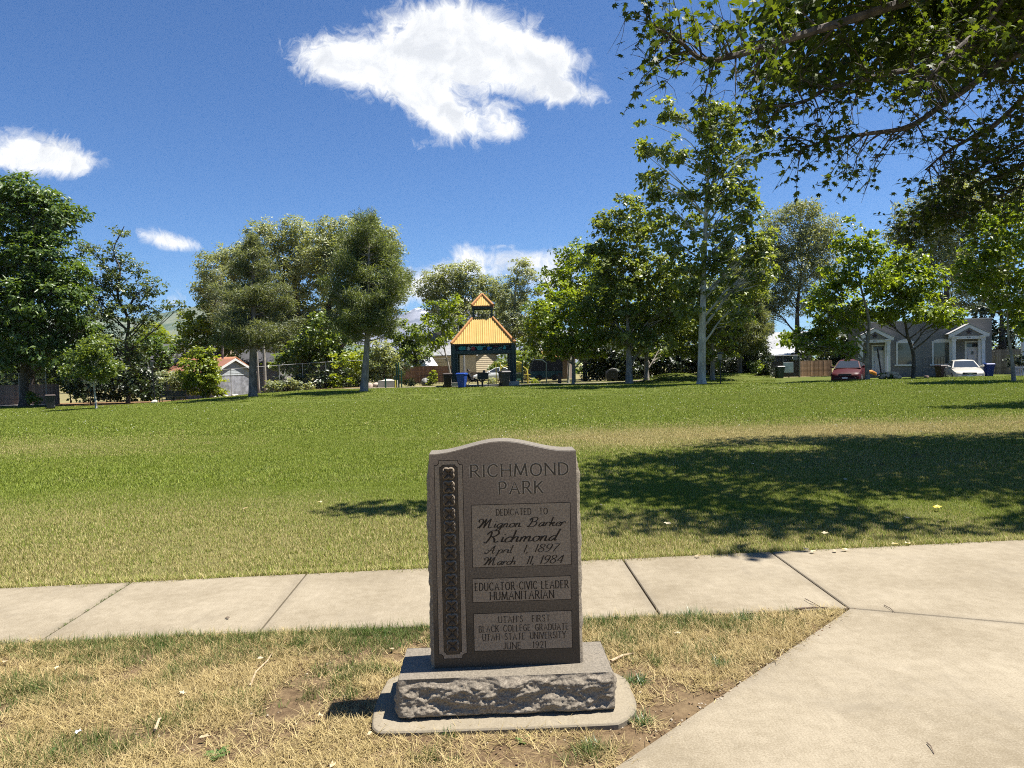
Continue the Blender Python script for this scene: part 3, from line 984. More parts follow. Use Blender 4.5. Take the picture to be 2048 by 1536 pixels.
# weeds growing in the left joint
a, b = J[0][0], J[0][1]
P = np.array([[a.x + (b.x - a.x) * t, a.y + (b.y - a.y) * t] for t in np.concatenate([rng.random(40) * .55, rng.random(14) * .3 + .65])])
P += rng.normal(0, .006, P.shape)
scatter('joint_weeds', np.column_stack([P, np.full(len(P), -.006)]), rng.random(len(P)) * 6.28, .4 + .5 * rng.random(len(P)), rng.random(len(P)) * .5,
        [tuft_mesh('joint_tuft', 10, .02, .035, .003, 1.0, M_GREEN, rng, 2) for _ in range(3)], 'small weeds growing in the sidewalk joint')

# clover heads dotted over the far lawn
def clover():
    n = 1500
    y = 14 + 44 * rng.random(n) ** .8; x = (rng.random(n) * 2 - 1) * (y * .72)
    k = (fbm(x * .22, y * .22, o=3, seed=61) > .5) & ~((x > 19) & (y > 45))
    x, y = x[k], y[k]
    m, t = new_mat('clover_white')
    p = t.n('ShaderNodeBsdfDiffuse'); p.inputs[0].default_value = (.75, .74, .62, 1)
    o = t.n('ShaderNodeOutputMaterial'); t.l(p.outputs[0], o.inputs[0])
    bm = bmesh.new(); bmesh.ops.create_icosphere(bm, subdivisions=1, radius=.008)
    me = bpy.data.meshes.new('clover_head'); bm.to_mesh(me); bm.free(); me.materials.append(m)
    scatter('clover_flowers', np.column_stack([x, y, Hn(x, y) + .045]), x * 0, (.7 + .6 * rng.random(len(x))) * (.7 + y / 45), x * 0, [me], 'white clover heads dotted over the lawn')
clover()
# ================================================================== granite monument
def granite(name, base, dark, light, bumpy=0.0, spec=.45, rough=.5):
    m, t = new_mat(name)
    co = t.n('ShaderNodeTexCoord').outputs['Object']
    n1 = t.noise(co, 300, 3, .8); n2 = t.noise(co, 120, 3, .75); n3 = t.noise(co, 6, 4, .6)
    c = t.mix(t.ramp(n2, 0, 1, .40, .60), dark, base)
    c = t.mix(t.ramp(n1, 0, 1, .56, .68), c, light)
    c = t.mix(t.ramp(n3, 0, .35, .45, .7), c, tuple(v * .8 for v in base))
    p = t.n('ShaderNodeBsdfPrincipled'); t.l(c, p.inputs['Base Color'])
    p.inputs['Roughness'].default_value = rough; p.inputs['Specular IOR Level'].default_value = spec
    if bumpy:
        t.l(t.bump(n2, bumpy, .004), p.inputs['Normal'])
    o = t.n('ShaderNodeOutputMaterial'); t.l(p.outputs[0], o.inputs[0])
    return m
M_POL = granite('granite_polished', (.074, .056, .039), (.038, .028, .019), (.155, .122, .088), 0, .3, .5)
M_FROST = granite('granite_frosted', (.30, .238, .172), (.205, .16, .115), (.43, .35, .265), .1, .2, .8)
M_SAWN = granite('granite_sawn', (.185, .158, .12), (.11, .095, .072), (.275, .245, .20), .1, .3, .6)
M_ROCK = granite('granite_rock_face', (.26, .22, .165), (.145, .118, .088), (.41, .365, .295), .5, .25, .8)
M_CUT = simple('letter_cut', (.034, .026, .019), .9, .2, 40, .1)
M_RIM = simple('letter_rim', (.40, .33, .25), .8, .15, 80, .2)

MR = R(3.0)
fl = gp(798, 1435, PADZ); fr = gp(1228, 1418, PADZ)
BW = (fr - fl).length
mon_c = (fl + fr) * .5
MR = math.atan2(fr.y - fl.y, fr.x - fl.x)
mon = thing('granite_monument', 'dark granite park marker with carved letters on a rough granite base', 'monument', (mon_c.x, mon_c.y, PADZ), MR)
BD, BH = .37, .172                   # base depth and height
# --- base: sawn top, rock faced sides
def rock_block():
    nx, nz, ny = 200, 44, 70
    V, Fs = [], []
    rg = np.random.default_rng(5)
    def face(P0, U, Vv, N, nu, nv, seed):
        us, vs = np.linspace(0, 1, nu), np.linspace(0, 1, nv)
        A, B = np.meshgrid(us, vs); a, b = A.ravel(), B.ravel()
        lu, lv = U.length, Vv.length
        p = np.array(P0)[None] + a[:, None] * np.array(U)[None] + b[:, None] * np.array(Vv)[None]
        x, z = a * lu, b * lv
        n1 = fbm(x * 5 + z * 5, z * 13 - x * 3, o=3, seed=seed)
        rid = (1 - np.abs(2 * fbm(x * 7 + 3 + z * 9, z * 15 - x * 5, o=5, seed=seed + 9, gain=.55) - 1)) ** 2
        fine = fbm(x * 70, z * 70, o=4, seed=seed + 4, gain=.65)
        q_ = fbm(x * 7 - z * 4, z * 20 + x * 4, o=3, seed=seed + 6) * 6
        chip = (np.floor(q_) + sst(.55, 1.0, q_ - np.floor(q_))) / 6
        edge = np.minimum(np.minimum(a, 1 - a) * lu, np.minimum(b + .02, 1 - b) * lv)
        e = np.clip(edge / .02, 0, 1) ** .6
        top = sst(.72, 1.0, b)
        d = e * (.002 + .026 * (n1 - .3) + .016 * (rid - .4) + .013 * (fine - .5) + .026 * (chip - .45)) * (1 - .35 * top) - .012 * top * (fine + .2) * e + abs(N[1]) * .030 * (1 - b) * (1 - sst(0, .12, .12 - b) * .8)
        return p + d[:, None] * np.array(N)[None], nu, nv
    hw = BW / 2
    faces = [face(Vector((-hw, 0, 0)), Vector((BW, 0, 0)), Vector((0, 0, BH)), Vector((0, -1, 0)), nx, nz, 3),
             face(Vector((hw, 0, 0)), Vector((0, BD, 0)), Vector((0, 0, BH)), Vector((1, 0, 0)), ny, nz, 13),
             face(Vector((hw, BD, 0)), Vector((-BW, 0, 0)), Vector((0, 0, BH)), Vector((0, 1, 0)), nx, nz, 23),
             face(Vector((-hw, BD, 0)), Vector((0, -BD, 0)), Vector((0, 0, BH)), Vector((-1, 0, 0)), ny, nz, 33)]
    off = 0; VV = []
    for p, nu, nv in faces:
        fi = len(VV)
        if fi in (1, 3):
            bb = np.repeat(np.linspace(0, 1, nv), nu); aa = np.tile(np.linspace(0, 1, nu), nv)
            p[:, 1] -= .030 * (1 - bb) * (1 - sst(0, .12, .12 - bb) * .8) * ((1 - aa) if fi == 1 else aa)
        VV.append(p)
        i = np.arange((nv - 1) * (nu - 1)); r, c = i // (nu - 1), i % (nu - 1)
        a = off + r * nu + c
        Fs.append(np.stack([a, a + 1, a + nu + 1, a + nu], 1)); off += len(p)
    return np_mesh('base', np.concatenate(VV), np.concatenate(Fs), M_ROCK, True)
obj('base', rock_block(), mon)
b = MB(); b.box(-BW / 2 + .001, BW / 2 - .001, .001, BD - .001, BH - .03, BH - .0005)
b.build('base_top', M_SAWN, mon, False, .002)

# --- tablet
TW = .676; TH = .985; TD = .165; PEAK = .052
ty0 = .115                            # set back from the base front
tl = wp(867, 1337, 0); 
d1 = ray(869, 1338); d2 = ray(1160, 1325)
zt = PADZ + BH
pl = EYE + d1 * ((zt - EYE.z) / d1.z); pr = EYE + d2 * ((zt - EYE.z) / d2.z)
Minv = (Matrix.Translation((mon_c.x, mon_c.y, PADZ)) @ Matrix.Rotation(MR, 4, 'Z')).inverted()
pl, pr = Minv @ pl, Minv @ pr
ty0 = (pl.y + pr.y) / 2
TW = pr.x - pl.x; TCX = (pl.x + pr.x) / 2
TH = TW / 291 * 427
PEAK = TW / 291 * 22
tab = None
def top_z(f):
    """f 0..1 over the width; serpentine top"""
    t = (f - .49) / .47
    return TH + PEAK * np.where(np.abs(t) < 1, .5 + .5 * np.cos(PI * np.clip(t, -1, 1)), 0)
def tablet_mesh():
    n = 48
    f = np.linspace(0, 1, n)
    zt_ = top_z(f)
    xs_ = -TW / 2 + f * TW
    V, Fs = [], []
    bv = .003
    # front, back and top; the two rough ends are separate
    for (yy, dz) in ((0, -bv), (bv, 0), (TD - bv, 0), (TD, -bv)):
        for i in range(n):
            V.append((xs_[i], yy, zt_[i] + dz))
    for (yy) in (0, TD):
        for i in range(n):
            V.append((xs_[i], yy, 0))
    for k in range(3):
        for i in range(n - 1):
            a = k * n + i
            Fs.append((a, a + 1, a + n + 1, a + n))
    for i in range(n - 1):
        Fs.append((4 * n + i, 4 * n + i + 1, i + 1, i))
        Fs.append((5 * n + i + 1, 5 * n + i, 3 * n + i, 3 * n + i + 1))
    return np_mesh('tablet', V, Fs, M_POL)
tab = obj('tablet', tablet_mesh(), mon, (TCX, ty0, BH))
# lighter sawn top strip
def strip_mesh():
    n = 48; f = np.linspace(0, 1, n); z = top_z(f) + .0012
    V = [(-TW / 2 + q * TW, .004, zz) for q, zz in zip(f, z)] + [(-TW / 2 + q * TW, TD - .004, zz) for q, zz in zip(f, z)]
    Fs = [(i, i + 1, n + i + 1, n + i) for i in range(n - 1)]
    return np_mesh('top_edge', V, Fs, M_SAWN, True)
obj('top_edge', strip_mesh(), tab)
def rough_end(side):
    nz, ny = 120, 20
    A, B = np.meshgrid(np.linspace(0, 1, ny), np.linspace(0, 1, nz)); a, b = A.ravel(), B.ravel()
    y, z = a * TD, b * TH
    e = np.clip(np.minimum(a, 1 - a) / .12, 0, 1) ** .5
    d = e * (.004 + .016 * fbm(y * 14, z * 9, o=3, seed=60 + side) + .012 * fbm(y * 60, z * 50, o=3, seed=70 + side)) * np.clip((1 - b) * 9, .1, 1)
    x = side * (TW / 2 - .0005 + d)
    i = np.arange((nz - 1) * (ny - 1)); r, c = i // (ny - 1), i % (ny - 1)
    q = r * ny + c
    Fq = np.stack([q, q + 1, q + ny + 1, q + ny], 1)
    return np_mesh('rough_end', np.stack([x, y, z], 1), Fq if side > 0 else Fq[:, ::-1], M_ROCK, True)
obj('rough_end', rough_end(-1), tab); obj('rough_end', rough_end(1), tab)

def fx(v):
    return -TW / 2 + v * TW
def fz(v):
    return TH * (1 - v)
def plate(name, x0, x1, z0, z1, mat, y, parent=tab, cham=0.0, t=.002):
    b = MB()
    if cham:
        c = cham
        # notched corners
        poly = []
        for (cx_, cz_, sx, sz) in ((x0, z0, 1, 1), (x1, z0, -1, 1), (x1, z1, -1, -1), (x0, z1, 1, -1)):
            pts = [(cx_ + sx * c * 1.0, cz_), (cx_ + sx * c * .95, cz_ + sz * c * .55), (cx_ + sx * c * .55, cz_ + sz * c * .95), (cx_, cz_ + sz * c)]
            if (sx, sz) in ((1, 1), (-1, -1)):
                pts.reverse()
            poly += pts
        b.prism(poly, y - t, y + .004, 'y')
    else:
        b.box(x0, x1, y - t, y + .004, z0, z1)
    return b.build(name, mat, parent)
# frosted panels with an engraved outline
for (a, c, z0, z1) in ((.279, .951, .242, .532), (.274, .945, .587, .695), (.277, .946, .751, .9245)):
    plate('panel_outline', fx(a) - .0028, fx(c) + .0028, fz(z1) - .0028, fz(z0) + .0028, M_CUT, 0, t=.0005)
    plate('panel', fx(a), fx(c), fz(z1), fz(z0), M_FROST, 0, t=.0011)
# carved border
oz0, oz1 = fz(.955), fz(.031)
plate('border_outline', fx(.030), fx(.226), oz0 - .0028, oz1 + .0028, M_CUT, 0, cham=.022, t=.0005)
plate('border', fx(.034), fx(.222), oz0, oz1, M_FROST, 0, cham=.022, t=.0011)
plate('border_outline', fx(.066), fx(.190), fz(.937), fz(.049), M_CUT, 0, cham=.011, t=.0016)
plate('border', fx(.0695), fx(.1865), fz(.9345), fz(.0515), M_POL, 0, cham=.011, t=.0022)
plate('channel', fx(.083), fx(.173), fz(.925), fz(.058), M_CUT, 0, t=.0026)
def carve_mat():
    m, t = new_mat('granite_carved')
    co = t.n('ShaderNodeTexCoord').outputs['Object']
    n2 = t.noise(co, 160, 3, .75)
    c = t.mix(t.attr('cut'), t.mix(n2, (.05, .038, .027), (.12, .094, .068)), t.mix(n2, (.20, .16, .115), (.34, .28, .21)))
    p = t.n('ShaderNodeBsdfPrincipled'); t.l(c, p.inputs['Base Color']); p.inputs['Roughness'].default_value = .85; p.inputs['Specular IOR Level'].default_value = .1
    o = t.n('ShaderNodeOutputMaterial'); t.l(p.outputs[0], o.inputs[0])
    return m
M_CARVE = carve_mat()
# one carved leaf square, repeated down the channel
def leaf_square():
    n = 26
    A, B = np.meshgrid(np.linspace(-1, 1, n), np.linspace(-1, 1, n)); a, b = A.ravel(), B.ravel()
    r = np.hypot(a, b); th = np.arctan2(b, a)
    lobe = .78 + .34 * np.abs(np.cos(2 * (th - PI / 4 + PI / 4 * 0))) ** 1.0 * 0 + .30 * np.abs(np.sin(2 * th)) ** .8
    ins = sst(0, .16, lobe - r)
    vein = np.exp(-((np.abs(a) - np.abs(b)) / .10) ** 2) * sst(.05, .2, r)
    ring = np.exp(-((lobe - r - .10) / .07) ** 2)
    h = ins * (.0105 + .0050 * ring - .0085 * vein - .003 * np.cos(r * 5))
    i = np.arange((n - 1) * (n - 1)); rr, c = i // (n - 1), i % (n - 1)
    q = rr * n + c
    sx = TW * .045; sz = TH * .867 / 28
    return np_mesh('carved_leaf', np.stack([a * sx, -h, b * sz], 1), np.stack([q, q + 1, q + n + 1, q + n], 1), M_CARVE, True, {'cut': np.clip(ring * 1.1 * (ins > 0) * (ins < .98) + .0, 0, 1)})
lm = leaf_square()
for k in range(14):
    z = fz(.925) + TH * .867 * (k + .5) / 14
    obj('carved_leaf', lm, tab, (fx(.128), -.0026, z))

# --- stroke letters cut in the stone
G = {
 'A': (.72, ['L0,0 .36,1 .72,0', 'L.14,.36 .58,.36']), 'B': (.52, ['L0,0 0,1', 'C0,1 .34,.98 .44,.77 .34,.56 0,.54', 'C0,.54 .40,.5 .52,.27 .40,.03 0,0']),
 'C': (.66, ['C.66,.80 .52,.97 .34,1 .10,.84 0,.5 .10,.16 .34,0 .52,.03 .66,.2']), 'D': (.62, ['L0,0 0,1', 'C0,1 .30,.98 .55,.80 .62,.5 .55,.2 .30,.02 0,0']),
 'E': (.48, ['L0,0 0,1', 'L0,1 .48,1', 'L0,.52 .38,.52', 'L0,0 .48,0']), 'F': (.46, ['L0,0 0,1', 'L0,1 .46,1', 'L0,.52 .36,.52']),
 'G': (.66, ['C.64,.82 .52,.97 .34,1 .10,.84 0,.5 .10,.16 .34,0 .52,.03 .64,.14', 'L.64,.14 .64,.46', 'L.42,.46 .64,.46']),
 'H': (.62, ['L0,0 0,1', 'L.62,0 .62,1', 'L0,.52 .62,.52']), 'I': (.0, ['L0,0 0,1']), 'J': (.32, ['L.32,1 .32,.22', 'C.32,.22 .26,.02 .12,-.02 0,.08']),
 'K': (.58, ['L0,0 0,1', 'L.56,1 0,.42', 'L.18,.60 .58,0']), 'L': (.46, ['L0,1 0,0', 'L0,0 .46,0']), 'M': (.84, ['L0,0 .08,1', 'L.08,1 .42,.1', 'L.42,.1 .76,1', 'L.76,1 .84,0']),
 'N': (.66, ['L0,0 0,1', 'L0,1 .66,0', 'L.66,0 .66,1']), 'O': (.74, ['C.37,1 .10,.86 0,.5 .10,.14 .37,0 .64,.14 .74,.5 .64,.86 .37,1']),
 'P': (.50, ['L0,0 0,1', 'C0,1 .34,.99 .50,.74 .36,.48 0,.46']), 'R': (.60, ['L0,0 0,1', 'C0,1 .34,.99 .48,.76 .36,.52 0,.50', 'L.24,.50 .60,0']),
 'S': (.48, ['C.46,.84 .34,.98 .22,1 .06,.90 .03,.74 .16,.58 .36,.46 .48,.28 .40,.08 .24,0 .10,.03 0,.18']), 'T': (.62, ['L.31,0 .31,1', 'L0,1 .62,1']),
 'U': (.60, ['L0,1 0,.30', 'C0,.30 .06,.06 .30,0 .54,.06 .60,.30', 'L.60,.30 .60,1']), 'V': (.66, ['L0,1 .33,0', 'L.33,0 .66,1']), 'Y': (.62, ['L0,1 .31,.48', 'L.62,1 .31,.48', 'L.31,.48 .31,0']),
 '1': (.12, ['L.06,0 .06,1', 'L.06,1 0,.88']), '2': (.5, ['C.02,.78 .10,.97 .26,1 .44,.88 .44,.66 .28,.38 0,0', 'L0,0 .5,0']), '4': (.52, ['L.40,0 .40,1', 'L.40,1 0,.32', 'L0,.32 .52,.32']),
 '7': (.48, ['L0,1 .48,1', 'C.48,1 .30,.6 .20,.3 .16,0']), '8': (.48, ['C.24,1 .08,.93 .06,.76 .22,.56 .42,.42 .48,.22 .24,0 0,.22 .06,.42 .26,.56 .42,.74 .40,.93 .24,1']),
 '9': (.48, ['C.46,.70 .34,.46 .14,.46 .02,.68 .10,.94 .28,1 .44,.88 .46,.66 .40,.3 .24,.06 .06,.02']), '0': (.5, ['C.25,1 .05,.84 0,.5 .05,.16 .25,0 .45,.16 .5,.5 .45,.84 .25,1']),
 '3': (.48, ['C.04,.84 .18,1 .40,.92 .42,.70 .20,.54', 'C.20,.54 .46,.48 .48,.2 .28,0 .02,.12']), '6': (.48, ['C.42,.94 .2,.86 .04,.5 .06,.14 .26,0 .46,.18 .40,.48 .2,.54 .05,.34']),
 '-': (.3, ['L0,.45 .3,.45']), "'": (.05, ['L.04,1 0,.76']), ',': (.08, ['C.06,.06 .07,-.02 0,-.18']), ' ': (.4, []),
}
SCRIPT = {
 'a': (.46, ['C.40,.40 .22,.45 .04,.26 .05,.04 .18,.02 .36,.30', 'C.40,.44 .36,.2 .36,.04 .46,.08']), 'c': (.36, ['C.34,.36 .26,.45 .08,.34 .02,.14 .12,0 .26,.03 .38,.14']),
 'd': (.48, ['C.40,.40 .22,.45 .04,.26 .05,.04 .18,.02 .36,.30', 'C.44,1.0 .40,.6 .36,.06 .48,.08']), 'e': (.36, ['C.03,.16 .22,.22 .32,.34 .22,.45 .06,.32 .03,.12 .14,0 .28,.04 .38,.14']),
 'g': (.46, ['C.40,.40 .22,.45 .04,.26 .05,.06 .18,.02 .36,.28', 'C.40,.44 .38,.1 .30,-.28 .12,-.34 .08,-.2 .24,-.06 .46,.08']), 'h': (.48, ['C.06,1.0 .06,.6 .02,0', 'C.03,.18 .18,.42 .32,.42 .32,.2 .34,.03 .48,.08']),
 'i': (.20, ['C.06,.44 .05,.2 .06,.04 .20,.08', 'L.10,.62 .11,.68']), 'k': (.46, ['C.06,1.0 .06,.6 .02,0', 'C.04,.18 .26,.44 .32,.34 .10,.22', 'C.12,.22 .24,.18 .30,.02 .46,.08']),
 'l': (.20, ['C.06,1.0 .06,.6 .05,.05 .20,.08']), 'm': (.74, ['C.02,.42 .06,.3 .03,0', 'C.05,.2 .18,.44 .28,.40 .26,0', 'C.28,.2 .44,.44 .54,.40 .54,.2 .56,.03 .74,.08']),
 'n': (.50, ['C.02,.42 .06,.3 .03,0', 'C.05,.2 .18,.44 .30,.40 .30,.2 .32,.03 .50,.08']), 'o': (.42, ['C.24,.44 .06,.36 .02,.14 .16,0 .34,.12 .36,.34 .22,.44 .42,.36']),
 'p': (.46, ['C.04,.46 .08,.2 .0,-.36', 'C.06,.2 .22,.46 .38,.36 .34,.08 .16,0 .06,.08']), 'r': (.36, ['C.02,.42 .06,.3 .03,0', 'C.05,.2 .16,.42 .26,.44 .34,.40', 'L.30,.40 .34,.33']),
 'M': (1.0, ['C-.12,.62 -.20,.86 .02,.98 .14,.7 .02,.2 -.16,.02', 'C.02,0 .22,.6 .34,1 ', 'C.34,1 .36,.4 .36,.02', 'C.36,.02 .52,.6 .70,1', 'C.70,1 .70,.4 .76,.02 .98,.10']),
 'B': (.66, ['C.12,.92 .14,.5 .02,0 -.10,.08', 'C-.06,.7 .10,.98 .44,1 .54,.78 .36,.56 .14,.54', 'C.16,.54 .52,.52 .56,.24 .36,.0 .02,.04']),
 'R': (.74, ['C.14,.92 .16,.5 .04,0 -.12,.06', 'C-.08,.7 .10,.98 .46,1 .58,.76 .38,.52 .14,.52', 'C.26,.52 .44,.3 .54,.02 .74,.10']),
 'A': (.80, ['C-.14,.18 -.08,-.02 .10,.10 .32,.6 .52,1', 'C.52,1 .50,.5 .54,.03 .72,.08', 'C.02,.44 .2,.34 .62,.42']),
}
def parse(st):
    return st[0], [tuple(float(q) for q in p.split(',')) for p in st[1:].split()]
def spline(pts, n=6):
    P = [Vector(p) for p in pts]
    P = [P[0] * 2 - P[1]] + P + [P[-1] * 2 - P[-2]]
    out = []
    for i in range(1, len(P) - 2):
        p0, p1, p2, p3 = P[i - 1:i + 3]
        for q in range(n):
            t = q / n
            out.append(.5 * ((2 * p1) + (p2 - p0) * t + (2 * p0 - 5 * p1 + 4 * p2 - p3) * t * t + (3 * p1 - p0 - 3 * p2 + p3) * t ** 3))
    out.append(P[-2])
    return out
def lettering(text, f0, f1, zc, h, mat, y, pen=.11, script=False, name='lettering', parent=None, space=None):
    """text fitted between width fractions f0..f1; one mesh of thin proud strokes"""
    pos = 0; strokes = []; word = 0
    gap = .14 if script else .30
    for ch in text:
        if ch == ' ':
            pos += (space or .55); word += 1; continue
        tab_ = SCRIPT if (script and ch in SCRIPT) else G
        w, sts = tab_[ch]
        for st in sts:
            k, pts = parse(st)
            sh = .30 if script else 0
            pts = [(pos + p[0] + sh * p[1], p[1]) for p in pts]
            strokes.append((k, pts, ch, word))
        pos += w + (gap if not (script and ch in SCRIPT and ch.islower()) else .02)
    xs_ = [p[0] for s_ in strokes for p in s_[1]]
    x0, x1 = min(xs_), max(xs_)
    X0, X1 = fx(f0), fx(f1); sx = (X1 - X0) / (x1 - x0); zb = fz(zc) - h / 2
    V, Fs = [], []
    out_ = []
    def flush():
        if V:
            out_.append(obj(name, np_mesh(name, list(V), list(Fs), mat), parent or tab)); V.clear(); Fs.clear()
    cur_w = 0
    def ribbon(pts, wf, yy):
        n = len(pts)
        o = len(V)
        for i, p in enumerate(pts):
            d = pts[min(i + 1, n - 1)] - pts[max(i - 1, 0)]
            if d.length < 1e-9:
                d = Vector((1, 0))
            d.normalize(); nn = Vector((-d.y, d.x))
            w = wf(d, i / max(1, n - 1))
            V.append((p.x + nn.x * w, yy, p.y + nn.y * w)); V.append((p.x - nn.x * w, yy, p.y - nn.y * w))
        for i in range(n - 1):
            Fs.append((o + 2 * i, o + 2 * i + 1, o + 2 * i + 3, o + 2 * i + 2))
    e = 0
    for k, pts, ch, wd in strokes:
        if wd != cur_w:
            flush(); cur_w = wd
        q = spline(pts) if k == 'C' else [Vector(p) for p in pts]
        q = [Vector((X0 + (p.x - x0) * sx, zb + p.y * h)) for p in q]
        e += 1
        yy = y - .00012 * (e % 5)
        if script:
            ribbon(q, lambda d, f: pen * h * (.17 + .33 * abs(d.y) ** 1.5), yy)
        else:
            ribbon(q, lambda d, f: pen * h * (.34 + .18 * abs(d.y)), yy)
            if k == 'L' and ch not in "-',":
                for end, oth in ((q[0], q[1]), (q[-1], q[-2])):
                    d = (end - oth).normalized()
                    if abs(d.y) > .75:
                        ribbon([end + Vector((-.085 * h, 0)), end + Vector((.085 * h, 0))], lambda d, f: pen * h * .28, yy - .00006)
    flush()
    return out_
s = TW / 291          # metres per photo pixel on the stone
YF = -.0016
for txt, a, c, zc, h in (('RICHMOND', .281, .941, .083, 24 * s), ('PARK', .472, .766, .165, 24 * s)):
    lettering(txt, a, c, zc, h, M_RIM, -.0006, .26, name='heading_rim')
    lettering(txt, a, c, zc, h, M_POL, -.0014, .13, name='heading')
lettering('DEDICATED TO', .447, .796, .278, 12.5 * s, M_CUT, YF, .10, space=1.5)
lettering('Mignon Barker', .312, .920, .328, 18 * s, M_CUT, YF, .15, True)
lettering('Richmond', .355, .883, .391, 23 * s, M_CUT, YF, .16, True)
lettering('April  1, 1897', .364, .880, .451, 15.5 * s, M_CUT, YF, .14, True, space=.5)
lettering('March  11, 1984', .346, .901, .505, 16 * s, M_CUT, YF, .14, True, space=.5)
lettering('EDUCATOR-CIVIC LEADER', .291, .929, .624, 15 * s, M_CUT, YF, .115)
lettering('HUMANITARIAN', .393, .827, .669, 15.5 * s, M_CUT, YF, .115)
lettering("UTAH'S  FIRST", .446, .796, .781, 12.5 * s, M_CUT, YF, .10, space=.8)
lettering('BLACK COLLEGE GRADUATE', .311, .923, .823, 12.5 * s, M_CUT, YF, .10, space=.8)
lettering('UTAH STATE UNIVERSITY', .334, .903, .862, 12.5 * s, M_CUT, YF, .10, space=.9)
lettering('JUNE  1921', .474, .763, .9055, 12.5 * s, M_CUT, YF, .10, space=.9)
# ================================================================== trees
def leaf_quads(c, out, L, W, rg, droop=.25, upb=.55, outb=.5, rnd=.75):
    """c: leaf bases (n,3); out: outward unit vectors; returns verts (4n,3), faces (2n,3)"""
    n = len(c)
    nr = rg.normal(0, 1, (n, 3)); nr /= np.linalg.norm(nr, axis=1, keepdims=True) + 1e-9
    N = upb * np.array([[0, 0, 1.0]]) + outb * out + rnd * nr
    N /= np.linalg.norm(N, axis=1, keepdims=True) + 1e-9
    d = rg.normal(0, 1, (n, 3)) + .6 * out - droop * np.array([[0, 0, 1.0]])
    d -= N * (d * N).sum(1, keepdims=True)
    d /= np.linalg.norm(d, axis=1, keepdims=True) + 1e-9
    sd = np.cross(N, d)
    l = L * (.65 + .7 * rg.random((n, 1))); w = W * (.65 + .7 * rg.random((n, 1)))
    p0 = c; p2 = c + d * l - N * (.12 * l)
    mid = c + d * l * .45 + N * (.10 * w)
    V = np.stack([p0, mid + sd * w * .5, p2, mid - sd * w * .5], 1).reshape(-1, 3)
    i = np.arange(n) * 4
    Fq = np.stack([np.stack([i, i + 1, i + 2], 1), np.stack([i, i + 2, i + 3], 1)], 1).reshape(-1, 3)
    return V, Fq

def sample_blob(n, rg, shell=.55):
    v = rg.normal(0, 1, (n, 3)); v /= np.linalg.norm(v, axis=1, keepdims=True)
    r = shell + (1 - shell) * rg.random((n, 1)) ** .8
    k = rg.random((n, 1)) < .25
    r = np.where(k, rg.random((n, 1)) ** .5 * .8, r)
    return v * r, v

BARK_GREY = bark('bark_grey', (.16, .14, .12), (.30, .27, .235))
BARK_DARK = bark('bark_dark', (.05, .042, .035), (.12, .10, .085))
BARK_PALE = bark('bark_pale', (.26, .25, .215), (.55, .53, .46), 3.0)
BARK_PINE = bark('bark_pine', (.10, .085, .075), (.24, .20, .175))

